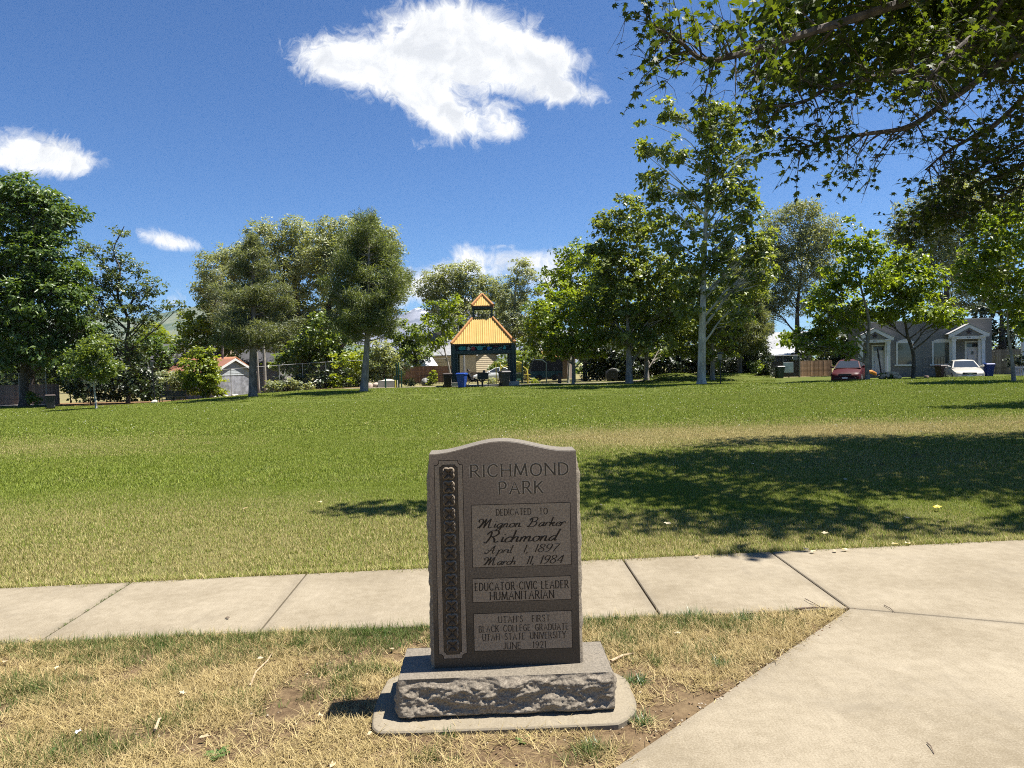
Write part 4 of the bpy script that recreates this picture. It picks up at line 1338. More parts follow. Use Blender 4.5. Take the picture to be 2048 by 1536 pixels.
def tree(name, label, trunk, Y, r0, blobs, mat, bk, leaf=(.22, .14), cover=2.4, seed=1, cluster=.42, per=13, group=None, droop=.3, gaps=.40, limb=True, upb=.60, base_dz=0.0, cat='tree', depth=1.0, twigs=16, shell=.55):
    """trunk: photo pixels base..top; blobs: (px, py, rx, ry[, dy, weight]) photo pixels; built in metres about the base"""
    rg = np.random.default_rng(seed)
    base = gpt(trunk[0][0], Y)
    base.z += base_dz
    per = per * 2
    leaf = (leaf[0] * 1.42, leaf[1] * 1.45)
    o = thing(name, label, cat, base, 0, group)
    k = Y / F_PX
    tp = [Vector((0, 0, -.15))]
    for i, (px, py) in enumerate(trunk[1:]):
        q = wp(px, py, Y) - base
        q.y += rg.normal(0, .14) if i else 0
        q.x += rg.normal(0, .10) if i else 0
        tp.append(q)
    # resample and taper the trunk
    pts = [p for p in spline(tp, 5)] if len(tp) > 2 else tp
    nT = len(pts)
    rad = [r0 * (1.35 if i == 0 else 1.0) * (1 - .82 * (i / (nT - 1)) ** 1.1) for i in range(nT)]
    tb = MB(); tb.tube(pts, rad, 9)
    cs, outs, ts = [], [], []
    for bi, bl in enumerate(blobs):
        px, py, rx, ry = bl[:4]
        dy = bl[4] if len(bl) > 4 else rg.normal(0, .5) * rx * k * depth
        wgt = bl[5] if len(bl) > 5 else 1.0
        c = wp(px, py, Y) - base; c.y += dy
        rxm, rzm = rx * k * 1.06, ry * k * 1.06
        rym = .85 * (rxm + rzm) / 2 * depth
        area = PI * rxm * rzm
        nl = int(cover * 1.75 * wgt * area / (leaf[0] * leaf[1] * .55))
        ntip = max(6, nl // per)
        v, dirs = sample_blob(ntip, rg, shell)
        tip = np.array(c)[None] + v * np.array([[rxm, rym, rzm]])
        if gaps > 0:
            g = vnoise(tip[:, 0] * .9 + seed * 3.3, tip[:, 1] * .9, tip[:, 2] * .9 + bi, seed)
            kp = g > gaps * .62 + .12 * rg.random(ntip)
            tip, dirs = tip[kp], dirs[kp]
        m = len(tip)
        if m == 0:
            continue
        idx = np.repeat(np.arange(m), per)
        jit = rg.normal(0, cluster * .62, (len(idx), 3)) * np.array([[1, 1, .55]])
        pos = tip[idx] + jit
        cs.append(pos); outs.append(dirs[idx])
        ct = rg.random(m)
        ts.append(np.clip(.6 * ct[idx] + .4 * rg.random(len(idx)), 0, 1))
        if limb:
            # attach to the trunk below the blob
            hz = max(tp[1].z * .5, c.z - .75 * math.hypot(c.x, c.y) - rzm * .3)
            ai = min(range(nT), key=lambda i: abs(pts[i].z - hz) + .3 * (pts[i] - c).length * .2)
            A = pts[ai]; B = Vector(c)
            mid = (A + B) * .5 + Vector((rg.normal(0, .15), rg.normal(0, .15), .12 * (B - A).length * rg.random()))
            lr = max(.02, min(rad[ai] * .6, .035 + .016 * (B - A).length))
            lp = [A, A.lerp(mid, .5) + Vector((0, 0, -.05)), mid, B]
            lp = spline(lp, 3)
            tb.tube(lp, [lr * (1 - .75 * i / (len(lp) - 1)) for i in range(len(lp))], 5, False)
            for q in rg.integers(0, m, min(twigs, m)):
                s0 = lp[int(rg.integers(len(lp) // 3, len(lp)))]
                e = Vector(tip[q]); md = s0.lerp(e, .5) + Vector(rg.normal(0, .12, 3))
                tb.tube([s0, md, e], [lr * .28, lr * .2, lr * .08], 3, False)
    tb.build('trunk', bk, o, True)
    if cs:
        c = np.concatenate(cs); out = np.concatenate(outs); tt = np.concatenate(ts)
        V, Fq = leaf_quads(c, out, leaf[0], leaf[1], rg, droop, upb)
        obj('crown', np_mesh('crown', V, Fq, mat, False, {'tint': np.repeat(tt, 4)}), o)
    return o

def pine(name, label, trunk, Y, r0, prof, mat, bk, seed, n_whorl=26, leaf=(.34, .038), per=46, up=.25, dens=1.0, group=None, start=.28):
    """prof: (height fraction, half width px) outline; airy sprays of needles on whorled boughs"""
    rg = np.random.default_rng(seed)
    base = gpt(trunk[0][0], Y)
    o = thing(name, label, 'tree', base, 0, group)
    k = Y / F_PX
    tp = [Vector((0, 0, -.15))] + [wp(px, py, Y) - base for px, py in trunk[1:]]
    pts = spline(tp, 6); nT = len(pts)
    top = tp[-1].z
    rad = [r0 * (1.25 if i == 0 else 1) * (1 - .93 * (i / (nT - 1))) + .01 for i in range(nT)]
    tb = MB(); tb.tube(pts, rad, 9)
    def axis(z):
        for i in range(nT - 1):
            if pts[i + 1].z >= z:
                f = (z - pts[i].z) / max(1e-6, pts[i + 1].z - pts[i].z)
                return pts[i].lerp(pts[i + 1], f)
        return pts[-1].copy()
    pf, pw = np.array([p[0] for p in prof]), np.array([p[1] for p in prof], float) * k
    cs, outs, ts = [], [], []
    for wi in range(n_whorl):
        f = start + (1 - start) * (wi + rg.random() * .6) / n_whorl
        z = f * top
        w = float(np.interp(f, pf, pw))
        for b in range(int(rg.integers(5, 9))):
            if rg.random() > dens:
                continue
            az = rg.random() * 2 * PI
            ln = w * (.5 + .62 * rg.random())
            A = axis(min(z, top * .98))
            d = Vector((math.cos(az), math.sin(az), 0))
            B = A + d * ln + Vector((0, 0, ln * (up + rg.normal(0, .12)) + .25 * max(0, f - .7) * ln * 4))
            M = A.lerp(B, .5) + Vector((0, 0, -.10 * ln))
            lp = spline([A, M, B], 4)
            r = .012 + .014 * ln
            tb.tube(lp, [r * (1 - .8 * i / (len(lp) - 1)) for i in range(len(lp))], 4, False)
            ns = max(3, int(ln * 5.5))
            for q in range(ns):
                t = .25 + .75 * rg.random() ** .7
                i = min(len(lp) - 2, int(t * (len(lp) - 1)))
                p = lp[i].lerp(lp[i + 1], t * (len(lp) - 1) - i)
                side = Vector((-d.y, d.x, 0)) * rg.normal(0, .28 * ln * (1 - t * .4)) * .7
                tip = p + side + Vector((0, 0, .12 + rg.normal(0, .12)))
                if q % 2 == 0:
                    tb.tube([p, tip], [r * .3, r * .12], 3, False)
                n = per
                jit = rg.normal(0, 1, (n, 3)) * np.array([[.17, .17, .09]])
                cs.append(np.array(tip)[None] + jit)
                oo = np.array(d + Vector((0, 0, .6)))[None] * .7 + jit * 3
                outs.append(oo / (np.linalg.norm(oo, axis=1, keepdims=True) + 1e-9))
                ts.append(np.clip(.5 * rg.random() + .5 * rg.random(n), 0, 1))
    tb.build('trunk', bk, o, True)
    c = np.concatenate(cs); out = np.concatenate(outs); tt = np.concatenate(ts)
    V, Fq = leaf_quads(c, out, leaf[0], leaf[1], rg, 0.0, .15, .2, 1.0)
    obj('crown', np_mesh('crown', V, Fq, mat, False, {'tint': np.repeat(tt, 4)}), o)
    return o

LF_ASH = foliage('leaf_ash', (.045, .090, .022), (.130, .190, .042), .42)
LF_MAPLE = foliage('leaf_maple', (.070, .125, .012), (.240, .295, .028), .50)
LF_YEL = foliage('leaf_yellowgreen', (.110, .165, .016), (.27, .31, .032), .48)
LF_MID = foliage('leaf_mid', (.060, .105, .020), (.180, .225, .044), .45)
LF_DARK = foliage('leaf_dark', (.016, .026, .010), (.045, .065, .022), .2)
LF_WILLOW = foliage('leaf_willow', (.125, .155, .066), (.345, .370, .205), .42, .42)
LF_WILLOW2 = foliage('leaf_willow_grey', (.125, .150, .068), (.300, .325, .185), .42, .42)
LF_PINE = foliage('needle_pine', (.075, .108, .034), (.205, .245, .098), .40)
LF_PINE_G = foliage('needle_grey', (.088, .112, .050), (.225, .252, .130), .40)
LF_PLANE = foliage('leaf_plane', (.080, .120, .022), (.250, .290, .070), .45, .42)
LF_SPARSE = foliage('leaf_sparse', (.055, .090, .022), (.145, .180, .050), .35)
LF_HYD = foliage('bloom_tan', (.40, .30, .20), (.62, .52, .38), .2)

# ---- left side
tree('tree', 'tall dense ash tree at the left edge with dark drooping foliage', [(46, 800), (50, 720), (60, 600), (70, 480), (62, 400)], 60, .36,
     [(25, 420, 70, 66), (85, 440, 55, 58), (128, 425, 28, 30), (30, 385, 32, 40), (80, 395, 34, 34), (10, 370, 30, 26), (30, 520, 85, 75), (105, 520, 62, 62), (40, 610, 95, 62), (115, 605, 70, 55), (150, 560, 32, 36), (60, 680, 95, 40), (140, 660, 45, 38), (-60, 500, 90, 140), (-40, 640, 90, 70), (30, 715, 60, 22, -1.5, .8), (100, 705, 60, 24, -1.5, .8), (160, 620, 36, 34), (172, 660, 26, 30)],
     LF_ASH, BARK_DARK, (.30, .13), 2.5, 11, .5, 14, droop=.7, gaps=.36)
tree('tree', 'second trunk in the shade behind the brown fence at far left', [(62, 800), (64, 730), (52, 690)], 64.5, .24, [(40, 690, 40, 26), (90, 690, 40, 24), (10, 690, 30, 22)], LF_ASH, BARK_DARK, (.26, .13), 2.2, 12)
tree('tree', 'ragged half bare tree with open twiggy crown left of the orange roofed garage', [(254, 796), (260, 745), (248, 695), (256, 640), (238, 595), (244, 540), (226, 500), (246, 452)], 63, .17,
     [(242, 470, 18, 26, 0, .5), (215, 500, 22, 24, 0, .6), (182, 505, 24, 30, 0, 1.1), (236, 525, 30, 28, 0, .8), (195, 555, 36, 36, 0, 1.2), (240, 575, 30, 30, 0, 1.1), (275, 545, 18, 26, 0, .7), (272, 590, 34, 34, 0, 1.1), (308, 570, 22, 20, 0, .8), (332, 555, 16, 10, 0, .8), (300, 625, 30, 22, 0, 1), (345, 607, 22, 12, 0, .9), (362, 612, 16, 8, 0, .9), (170, 590, 26, 40, 0, 1.1), (205, 610, 40, 40), (250, 640, 45, 42), (215, 670, 40, 34), (265, 690, 40, 34, 0, .9), (240, 735, 36, 30, 0, .7)],
     LF_SPARSE, BARK_DARK, (.20, .11), 1.15, 21, .32, 9, gaps=.46, twigs=34)
tree('tree', 'small round young tree with pale trunk on the lawn at left', [(191, 816), (189, 780), (186, 740), (187, 700)], 52, .085,
     [(187, 690, 34, 24), (170, 718, 38, 32), (206, 720, 34, 34), (160, 742, 28, 18), (215, 745, 24, 18), (190, 735, 38, 26)], LF_MID, BARK_PALE, (.15, .095), 2.6, 31, .26, 12)
tree('bush', 'dark tangled shrub mass behind the young tree', [(180, 800), (180, 780)], 60.5, .05, [(150, 770, 30, 26), (190, 775, 34, 26), (230, 765, 36, 34), (270, 760, 36, 36), (150, 745, 30, 22), (300, 775, 30, 22)], LF_DARK, BARK_DARK, (.2, .12), 2.4, 32, .3, 12, cat='bush')
tree('bush', 'pale leaved low shrub behind the fitness lamp post at left', [(345, 795), (345, 780)], 61, .05, [(330, 760, 24, 30), (352, 770, 24, 26), (372, 760, 20, 24)], LF_WILLOW, BARK_DARK, (.18, .10), 1.8, 33, .3, 11, cat='bush')
tree('bush', 'small leafy bush beside the dark bin at far left', [(70, 808), (70, 800)], 58.5, .04, [(68, 798, 13, 10), (60, 792, 9, 8)], LF_MID, BARK_DARK, (.16, .10), 2.6, 34, .2, 10, cat='bush')
tree('shrub', 'bright yellow green column shrub in front of the orange roof', [(405, 795), (405, 760), (405, 720)], 60.5, .08, [(404, 708, 22, 22), (392, 738, 28, 30), (412, 750, 26, 30), (402, 775, 26, 22), (432, 765, 20, 18), (432, 784, 18, 14), (420, 728, 20, 20), (385, 765, 20, 24)], LF_YEL, BARK_DARK, (.18, .12), 4.2, 41, .26, 13, cat='shrub')
tree('tree', 'yellow green tree behind the dark roofed house', [(392, 795), (392, 700), (395, 640)], 84, .2, [(380, 655, 32, 34), (408, 640, 34, 38), (430, 668, 34, 32), (388, 690, 38, 26), (455, 690, 34, 30)], LF_YEL, BARK_DARK, (.26, .16), 2.4, 42, .45)
tree('tree', 'yellowish tree peeking over the dark roof at left', [(320, 795), (322, 700)], 92, .2, [(305, 668, 34, 22), (338, 682, 30, 22), (285, 690, 36, 26)], LF_YEL, BARK_DARK, (.26, .16), 2.4, 43, .45)
tree('tree', 'grey twiggy tree behind the left pine', [(445, 795), (445, 680), (440, 560)], 70, .16, [(440, 560, 26, 46, 0, .5), (450, 620, 30, 40, 0, .6), (430, 600, 26, 36, 0, .4)], LF_WILLOW2, BARK_GREY, (.18, .06), 1.3, 44, .35, 8, twigs=60)
for k_, (px_, lab_) in enumerate([(-20, 'dark undergrowth at the far left edge behind the plank fence'), (60, 'dark undergrowth behind the middle of the plank fence'), (140, 'dark undergrowth behind the charcoal bin'), (220, 'dark undergrowth behind the round young tree'), (300, 'dark undergrowth behind the left lamp post')]):
    tree('bush', lab_, [(px_, 800), (px_, 780)], 68 + (k_ % 2), .05, [(px_ - 24, 742, 34, 44), (px_ + 20, 735, 36, 48), (px_, 775, 46, 26), (px_ + 6, 700, 40, 26)], LF_DARK if k_ % 2 else LF_ASH, BARK_DARK, (.26, .15), 2.3, 120 + k_, .4, 13, cat='bush', depth=.6)
# ---- pines and willows left of the pavilion
pine('pine_tree', 'airy pine with dark trunk at the end of the chain link fence', [(505, 793), (506, 720), (507, 620), (506, 545), (506, 478)], 50, .30,
     [(.2, 44), (.30, 86), (.42, 92), (.55, 80), (.68, 60), (.8, 42), (.92, 20), (1, 4)], LF_PINE_G, BARK_PINE, 51, 22, per=26, dens=.80, start=.30)
pine('pine_tree', 'broad upright pine with leaning grey trunk left of the pavilion', [(727, 783), (731, 740), (735, 660), (737, 560), (738, 440)], 50.5, .30,
     [(.2, 50), (.30, 82), (.45, 88), (.6, 82), (.75, 70), (.87, 50), (.95, 28), (1, 7)], LF_PINE, BARK_GREY, 52, 24, per=27, up=.42, dens=.84, start=.28)
tree('willow_tree', 'great silvery willow behind the left pine', [(598, 790), (600, 700), (598, 620), (590, 540)], 84, .6,
     [(540, 480, 40, 34), (590, 470, 48, 34), (635, 500, 40, 42), (505, 525, 46, 40), (560, 530, 60, 50), (620, 545, 56, 50), (450, 545, 44, 48), (420, 590, 34, 40), (470, 600, 50, 42), (540, 600, 60, 50), (610, 610, 55, 48), (640, 660, 45, 46), (560, 660, 60, 44), (500, 660, 44, 40), (402, 570, 16, 20)],
     LF_WILLOW, BARK_DARK, (.26, .10), 2.5, 61, .5, 14, droop=.5, gaps=.38)
tree('willow_tree', 'great silvery willow behind the broad pine', [(648, 790), (652, 690), (662, 610), (690, 540)], 82, .6,
     [(680, 470, 50, 38), (730, 480, 46, 40), (772, 500, 40, 46), (650, 510, 36, 44), (700, 530, 55, 48), (765, 555, 46, 46), (720, 590, 60, 40), (785, 600, 32, 36), (690, 640, 60, 46), (750, 640, 46, 36), (800, 570, 18, 26)],
     LF_WILLOW, BARK_DARK, (.26, .10), 2.5, 62, .5, 14, droop=.5, gaps=.38)
tree('tree', 'bushy green maple between the two pines', [(652, 795), (652, 740), (650, 690)], 66, .15, [(648, 660, 30, 34), (620, 690, 40, 34), (672, 690, 42, 34), (600, 720, 40, 34), (650, 725, 46, 34), (696, 725, 34, 34), (560, 725, 26, 24)], LF_MID, BARK_DARK, (.24, .16), 2.6, 63, .36, 13)
tree('bush', 'light green bush at the foot of the broad pine', [(700, 795), (700, 770)], 63, .06, [(690, 735, 28, 28), (712, 720, 24, 30), (678, 765, 30, 20)], LF_YEL, BARK_DARK, (.2, .13), 2.2, 64, .3, cat='bush')
tree('bush', 'dark hedge like shrub mass under the maple', [(640, 796), (640, 785)], 64.5, .06, [(580, 770, 34, 24), (620, 765, 36, 28), (660, 765, 38, 30), (700, 765, 34, 28), (740, 765, 30, 26)], LF_DARK, BARK_DARK, (.2, .13), 2.6, 65, .3, cat='bush')
tree('bush', 'variegated pale bush by the chain link fence right of the garage', [(570, 795), (570, 780)], 60, .05, [(545, 775, 24, 16), (575, 770, 26, 18), (600, 778, 20, 12), (530, 786, 16, 9)], LF_WILLOW2, BARK_DARK, (.18, .11), 2.0, 66, .24, cat='bush')
tree('tree', 'grey green round tree right of the broad pine', [(768, 785), (768, 740), (770, 700)], 64, .12, [(760, 700, 30, 26), (775, 725, 32, 28), (750, 745, 28, 22), (790, 740, 24, 24)], LF_WILLOW, BARK_DARK, (.2, .12), 2.6, 67, .3)
tree('tree', 'green tree left of the grey house beyond the fence', [(806, 785), (808, 730), (812, 690)], 78, .15, [(810, 668, 34, 28), (835, 690, 30, 26), (800, 700, 36, 30), (838, 715, 26, 18)], LF_MID, BARK_DARK, (.24, .15), 2.5, 68, .4)
# ---- behind the pavilion
tree('tree', 'young loose green tree leaning just left of the pavilion', [(902, 775), (899, 740), (888, 700), (880, 650), (876, 610)], 64, .10, [(872, 625, 32, 26), (900, 640, 30, 30), (850, 655, 26, 28), (880, 665, 36, 24), (905, 605, 26, 22), (862, 690, 18, 16, 0, .6)], LF_MAPLE, BARK_GREY, (.20, .12), 1.7, 71, .32, 11)
tree('willow_tree', 'silvery willow behind the pavilion cupola', [(925, 780), (925, 690), (915, 600)], 92, .45, [(860, 575, 34, 34), (900, 555, 36, 30), (930, 550, 30, 28), (950, 585, 40, 40), (890, 600, 46, 40), (980, 580, 36, 34), (1000, 620, 44, 50), (940, 640, 50, 44)], LF_WILLOW, BARK_DARK, (.28, .10), 2.4, 72, .5, 13, droop=.5)
tree('willow_tree', 'tall narrow silvery tree with pale upright trunk right of the cupola', [(1026, 780), (1026, 690), (1028, 600), (1035, 540)], 88, .3, [(1040, 545, 28, 30), (1060, 575, 26, 34), (1025, 590, 34, 36), (1015, 650, 36, 40), (1050, 640, 36, 44)], LF_WILLOW2, BARK_PALE, (.26, .10), 2.3, 73, .45, 13)
tree('bush', 'low dark green bushes behind the playground', [(1050, 775), (1050, 760)], 72, .05, [(1000, 735, 26, 16), (1030, 725, 24, 22), (1060, 720, 28, 26), (1085, 715, 24, 18)], LF_MID, BARK_DARK, (.22, .14), 2.2, 74, .34, cat='bush')
# ---- right of the pavilion
tree('tree', 'rounded green maple with slender trunk just right of the pavilion', [(1146, 772), (1146, 730), (1140, 660), (1135, 600)], 56, .13,
     [(1110, 600, 46, 40), (1155, 610, 44, 44), (1085, 640, 36, 38), (1130, 650, 56, 44), (1180, 655, 34, 38), (1070, 668, 24, 28), (1110, 690, 48, 26), (1165, 695, 44, 26), (1195, 690, 20, 20)], LF_MAPLE, BARK_GREY, (.20, .14), 2.6, 81, .36, 13)
tree('tree', 'slim tree with pale crooked trunk beside the maple', [(1136, 770), (1138, 735), (1142, 700), (1140, 670)], 60, .10, [(1130, 690, 26, 20), (1155, 690, 24, 20)], LF_MID, BARK_PALE, (.2, .13), 2.0, 82, .34)
tree('tree', 'feathery green tree with upswept tips behind the maple', [(1170, 770), (1170, 660), (1168, 540)], 70, .22, [(1130, 515, 26, 30, 0, .8), (1120, 545, 34, 22, 0, .8), (1165, 510, 36, 34), (1165, 560, 50, 44), (1205, 530, 44, 44), (1110, 570, 34, 26, 0, .8), (1200, 590, 44, 44)], LF_MAPLE, BARK_DARK, (.26, .13), 2.0, 83, .42, 12, upb=.4)
tree('tree', 'broad shade tree with thick forked trunk in the middle of the grove', [(1258, 768), (1258, 720), (1256, 660), (1250, 600)], 55, .30,
     [(1225, 480, 36, 40), (1245, 415, 28, 28), (1215, 450, 26, 30), (1275, 440, 30, 40), (1265, 505, 54, 46), (1230, 555, 58, 46), (1300, 545, 58, 50), (1250, 610, 66, 46), (1320, 610, 56, 46), (1225, 660, 50, 34), (1290, 670, 60, 34), (1340, 650, 44, 40), (1345, 560, 46, 46), (1305, 455, 36, 36), (1205, 530, 44, 44), (1190, 610, 44, 40), (1350, 610, 50, 40)], LF_PLANE, BARK_GREY, (.22, .16), 2.4, 84, .4, 13)
tree('tree', 'straight shaded trunk tree beside the forked trunk', [(1293, 766), (1293, 720), (1294, 640)], 57.5, .24, [(1290, 640, 50, 40), (1325, 700, 44, 18), (1270, 690, 40, 24)], LF_MID, BARK_GREY, (.22, .16), 2.2, 85, .4)
tree('plane_tree', 'tallest plane tree with pale mottled trunk and open upright crown', [(1403, 763), (1404, 690), (1405, 600), (1408, 500), (1412, 380), (1425, 240)], 50, .30,
     [(1325, 215, 26, 22), (1300, 245, 26, 18), (1345, 240, 26, 24), (1310, 290, 34, 30), (1345, 310, 30, 34), (1290, 310, 18, 20), (1330, 360, 36, 34), (1300, 350, 20, 22), (1365, 390, 28, 36), (1325, 420, 40, 34),
      (1425, 215, 26, 22), (1455, 220, 32, 22), (1400, 250, 26, 26), (1440, 262, 38, 32), (1475, 275, 28, 28), (1410, 310, 30, 34), (1455, 325, 38, 34), (1500, 310, 26, 26), (1530, 275, 18, 18), (1480, 370, 32, 34), (1420, 380, 38, 36), (1450, 430, 44, 38), (1390, 450, 40, 38), (1500, 400, 18, 22), (1350, 480, 44, 38), (1420, 500, 46, 40), (1480, 480, 40, 36), (1510, 500, 30, 34), (1370, 540, 44, 38), (1450, 550, 42, 34, 0, .7), (1500, 545, 34, 28, 0, .8), (1405, 590, 30, 24, 0, .6), (1385, 610, 44, 36), (1480, 610, 44, 36), (1535, 490, 26, 36), (1525, 540, 30, 34), (1505, 430, 30, 32), (1455, 380, 40, 36)],
     LF_PLANE, BARK_PALE, (.21, .16), 2.0, 86, .36, 12, gaps=.46, depth=.8)
tree('tree', 'shadier tree with brown trunk right behind the pale plane trunk', [(1425, 764), (1425, 700), (1428, 640)], 56, .20, [(1400, 640, 40, 34), (1450, 650, 40, 34), (1420, 690, 44, 24), (1380, 690, 40, 26), (1440, 715, 30, 16, 0, .8), (1500, 560, 44, 40), (1460, 595, 44, 34)], LF_PLANE, BARK_GREY, (.22, .16), 2.3, 87, .4)
pine('conifer', 'grey green conifer right of the plane trunk', [(1480, 764), (1480, 700), (1482, 620), (1484, 545)], 60, .2, [(.2, 60), (.4, 62), (.55, 56), (.75, 46), (.9, 28), (1, 6)], LF_PINE_G, BARK_PINE, 88, 22, per=40, up=.3, start=.22)
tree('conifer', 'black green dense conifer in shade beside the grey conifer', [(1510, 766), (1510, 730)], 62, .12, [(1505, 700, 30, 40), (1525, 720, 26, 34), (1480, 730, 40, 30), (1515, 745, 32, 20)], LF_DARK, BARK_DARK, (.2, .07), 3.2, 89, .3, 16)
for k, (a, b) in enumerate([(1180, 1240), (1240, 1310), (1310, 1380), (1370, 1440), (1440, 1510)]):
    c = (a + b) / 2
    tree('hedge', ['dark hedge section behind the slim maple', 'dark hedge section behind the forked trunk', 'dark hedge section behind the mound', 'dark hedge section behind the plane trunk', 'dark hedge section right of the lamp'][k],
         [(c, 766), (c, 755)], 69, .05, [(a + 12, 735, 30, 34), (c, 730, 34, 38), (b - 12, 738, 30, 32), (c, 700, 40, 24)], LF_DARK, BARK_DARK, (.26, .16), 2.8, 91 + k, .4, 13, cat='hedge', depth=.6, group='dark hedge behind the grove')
tree('willow_tree', 'feathery grey willow with thick dark trunk beyond the wooden fence', [(1596, 762), (1596, 700), (1598, 620), (1602, 540)], 72, .38,
     [(1550, 450, 30, 34, 0, .7), (1590, 430, 36, 28, 0, .7), (1615, 420, 28, 22, 0, .7), (1650, 460, 32, 34, 0, .7), (1570, 490, 44, 40, 0, .8), (1620, 480, 42, 40, 0, .8), (1540, 520, 36, 40, 0, .75), (1600, 540, 50, 44, 0, .8), (1650, 520, 34, 40, 0, .75), (1550, 580, 40, 40, 0, .7), (1590, 600, 40, 36, 0, .6), (1530, 610, 26, 36, 0, .7)],
     LF_WILLOW2, BARK_DARK, (.22, .07), 2.6, 101, .5, 13, droop=.1, gaps=.36, upb=.3, twigs=26)
tree('maple_tree', 'vivid green maple with slim trunk left of the grey house', [(1735, 757), (1734, 700), (1732, 640), (1725, 560), (1712, 480)], 43, .13,
     [(1702, 455, 24, 20), (1722, 468, 24, 18), (1690, 485, 26, 22), (1715, 505, 34, 24), (1745, 510, 30, 26), (1690, 545, 44, 32), (1740, 555, 46, 34), (1660, 585, 34, 30), (1710, 605, 52, 36), (1640, 620, 36, 22), (1680, 645, 46, 26), (1615, 668, 36, 20), (1730, 630, 40, 22), (1585, 680, 18, 16), (1640, 685, 44, 26), (1685, 692, 30, 22)],
     LF_MAPLE, BARK_GREY, (.17, .12), 2.5, 102, .30, 13)
tree('maple_tree', 'vivid green maple with forked trunk in front of the grey house', [(1826, 757), (1827, 710), (1822, 670), (1812, 620), (1800, 560)], 43.5, .13,
     [(1790, 520, 34, 26), (1830, 525, 34, 26), (1770, 555, 40, 30), (1820, 565, 46, 34), (1865, 560, 30, 24), (1790, 605, 48, 34), (1850, 600, 40, 30), (1890, 620, 28, 22), (1775, 626, 40, 20), (1830, 630, 48, 22), (1885, 638, 34, 17), (1905, 634, 16, 14)],
     LF_MAPLE, BARK_DARK, (.17, .12), 2.5, 103, .30, 13)
tree('maple_tree', 'bright green maple with leaning slender trunk at the right edge', [(2028, 768), (2024, 720), (2016, 660), (2012, 580)], 36.5, .11,
     [(1990, 440, 44, 34), (2045, 430, 50, 40), (1950, 490, 36, 28), (2000, 500, 50, 36), (2060, 510, 50, 46), (1945, 535, 38, 28), (1995, 550, 50, 36), (2050, 580, 50, 44), (1950, 572, 36, 22), (2012, 600, 42, 26), (2066, 645, 46, 36)],
     LF_MAPLE, BARK_GREY, (.16, .115), 2.5, 104, .30, 13)
tree('willow_tree', 'large grey willow behind the grey house', [(1892, 760), (1893, 660), (1890, 580), (1880, 500)], 74, .45,
     [(1830, 430, 44, 36), (1880, 400, 50, 40), (1940, 380, 50, 40), (1850, 480, 50, 40), (1910, 460, 56, 48), (1970, 440, 50, 46), (1880, 530, 56, 36), (1940, 530, 56, 40), (2030, 400, 60, 50), (1800, 470, 26, 26), (1900, 590, 46, 30), (1960, 590, 46, 36)],
     LF_WILLOW2, BARK_DARK, (.26, .09), 2.3, 105, .5, 13, gaps=.40)
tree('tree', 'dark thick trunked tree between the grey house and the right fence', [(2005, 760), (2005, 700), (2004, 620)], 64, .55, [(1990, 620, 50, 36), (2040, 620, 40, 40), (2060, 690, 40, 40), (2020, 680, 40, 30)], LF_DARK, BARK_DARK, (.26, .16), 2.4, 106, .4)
tree('bush', 'dark leafy shrub by the picket fence at the right edge', [(2040, 758), (2040, 745)], 52, .05, [(2040, 725, 20, 16), (2055, 715, 22, 22), (2050, 738, 16, 10)], LF_DARK, BARK_DARK, (.16, .1), 2.4, 107, .22, cat='bush')
tree('bush', 'dark green shrubs between the wood fence and the red car', [(1650, 757), (1650, 745)], 68, .05, [(1620, 715, 34, 20), (1660, 700, 40, 30), (1700, 705, 30, 34), (1715, 735, 22, 20)], LF_DARK, BARK_DARK, (.22, .14), 2.4, 108, .34, cat='bush')
tree('bush', 'low twiggy bush at the dark fence corner', [(1508, 765), (1508, 755)], 58, .03, [(1508, 738, 9, 14), (1502, 730, 10, 9), (1516, 732, 8, 9)], LF_MID, BARK_DARK, (.14, .08), 1.8, 109, .2, cat='bush')
tree('tree', 'dark background tree behind the forked trunk', [(1230, 766), (1230, 680)], 76, .2, [(1200, 640, 60, 50), (1260, 600, 60, 50), (1240, 680, 60, 40), (1180, 690, 50, 40)], LF_MID, BARK_DARK, (.28, .17), 2.2, 131, .45)
tree('tree', 'dark background tree behind the mound', [(1340, 766), (1340, 680)], 75, .2, [(1320, 620, 60, 50), (1370, 590, 56, 46), (1350, 680, 64, 40), (1410, 660, 50, 50), (1300, 690, 50, 34)], LF_MID, BARK_DARK, (.28, .17), 2.2, 132, .45)
tree('tree', 'dark background tree between the plane tree and the grey conifer', [(1460, 766), (1460, 680)], 74, .2, [(1450, 620, 50, 50), (1500, 600, 44, 50), (1480, 680, 50, 40), (1470, 530, 40, 36)], LF_MID, BARK_DARK, (.28, .17), 2.2, 133, .45)
tree('tree', 'green background tree filling the gap right of the cupola', [(1090, 770), (1090, 690)], 80, .2, [(1080, 640, 44, 44), (1060, 690, 40, 34), (1110, 690, 40, 34)], LF_MID, BARK_DARK, (.28, .17), 2.0, 134, .45)
tree('tree', 'dark background tree above the red car roof', [(1700, 757), (1700, 690)], 80, .2, [(1650, 680, 50, 40), (1700, 650, 50, 44), (1750, 660, 40, 40)], LF_MID, BARK_DARK, (.28, .17), 2.0, 135, .45)
tree('tree', 'tree standing outside the right edge that shades the lawn', [(2290, 840), (2288, 600), (2270, 420)], 22.5, .18,
     [(2190, 300, 80, 60), (2260, 330, 110, 80), (2340, 380, 110, 90), (2230, 420, 90, 50), (2400, 330, 100, 80), (2170, 220, 70, 40)], LF_MAPLE, BARK_GREY, (.13, .10), 2.2, 141, .30, 13)
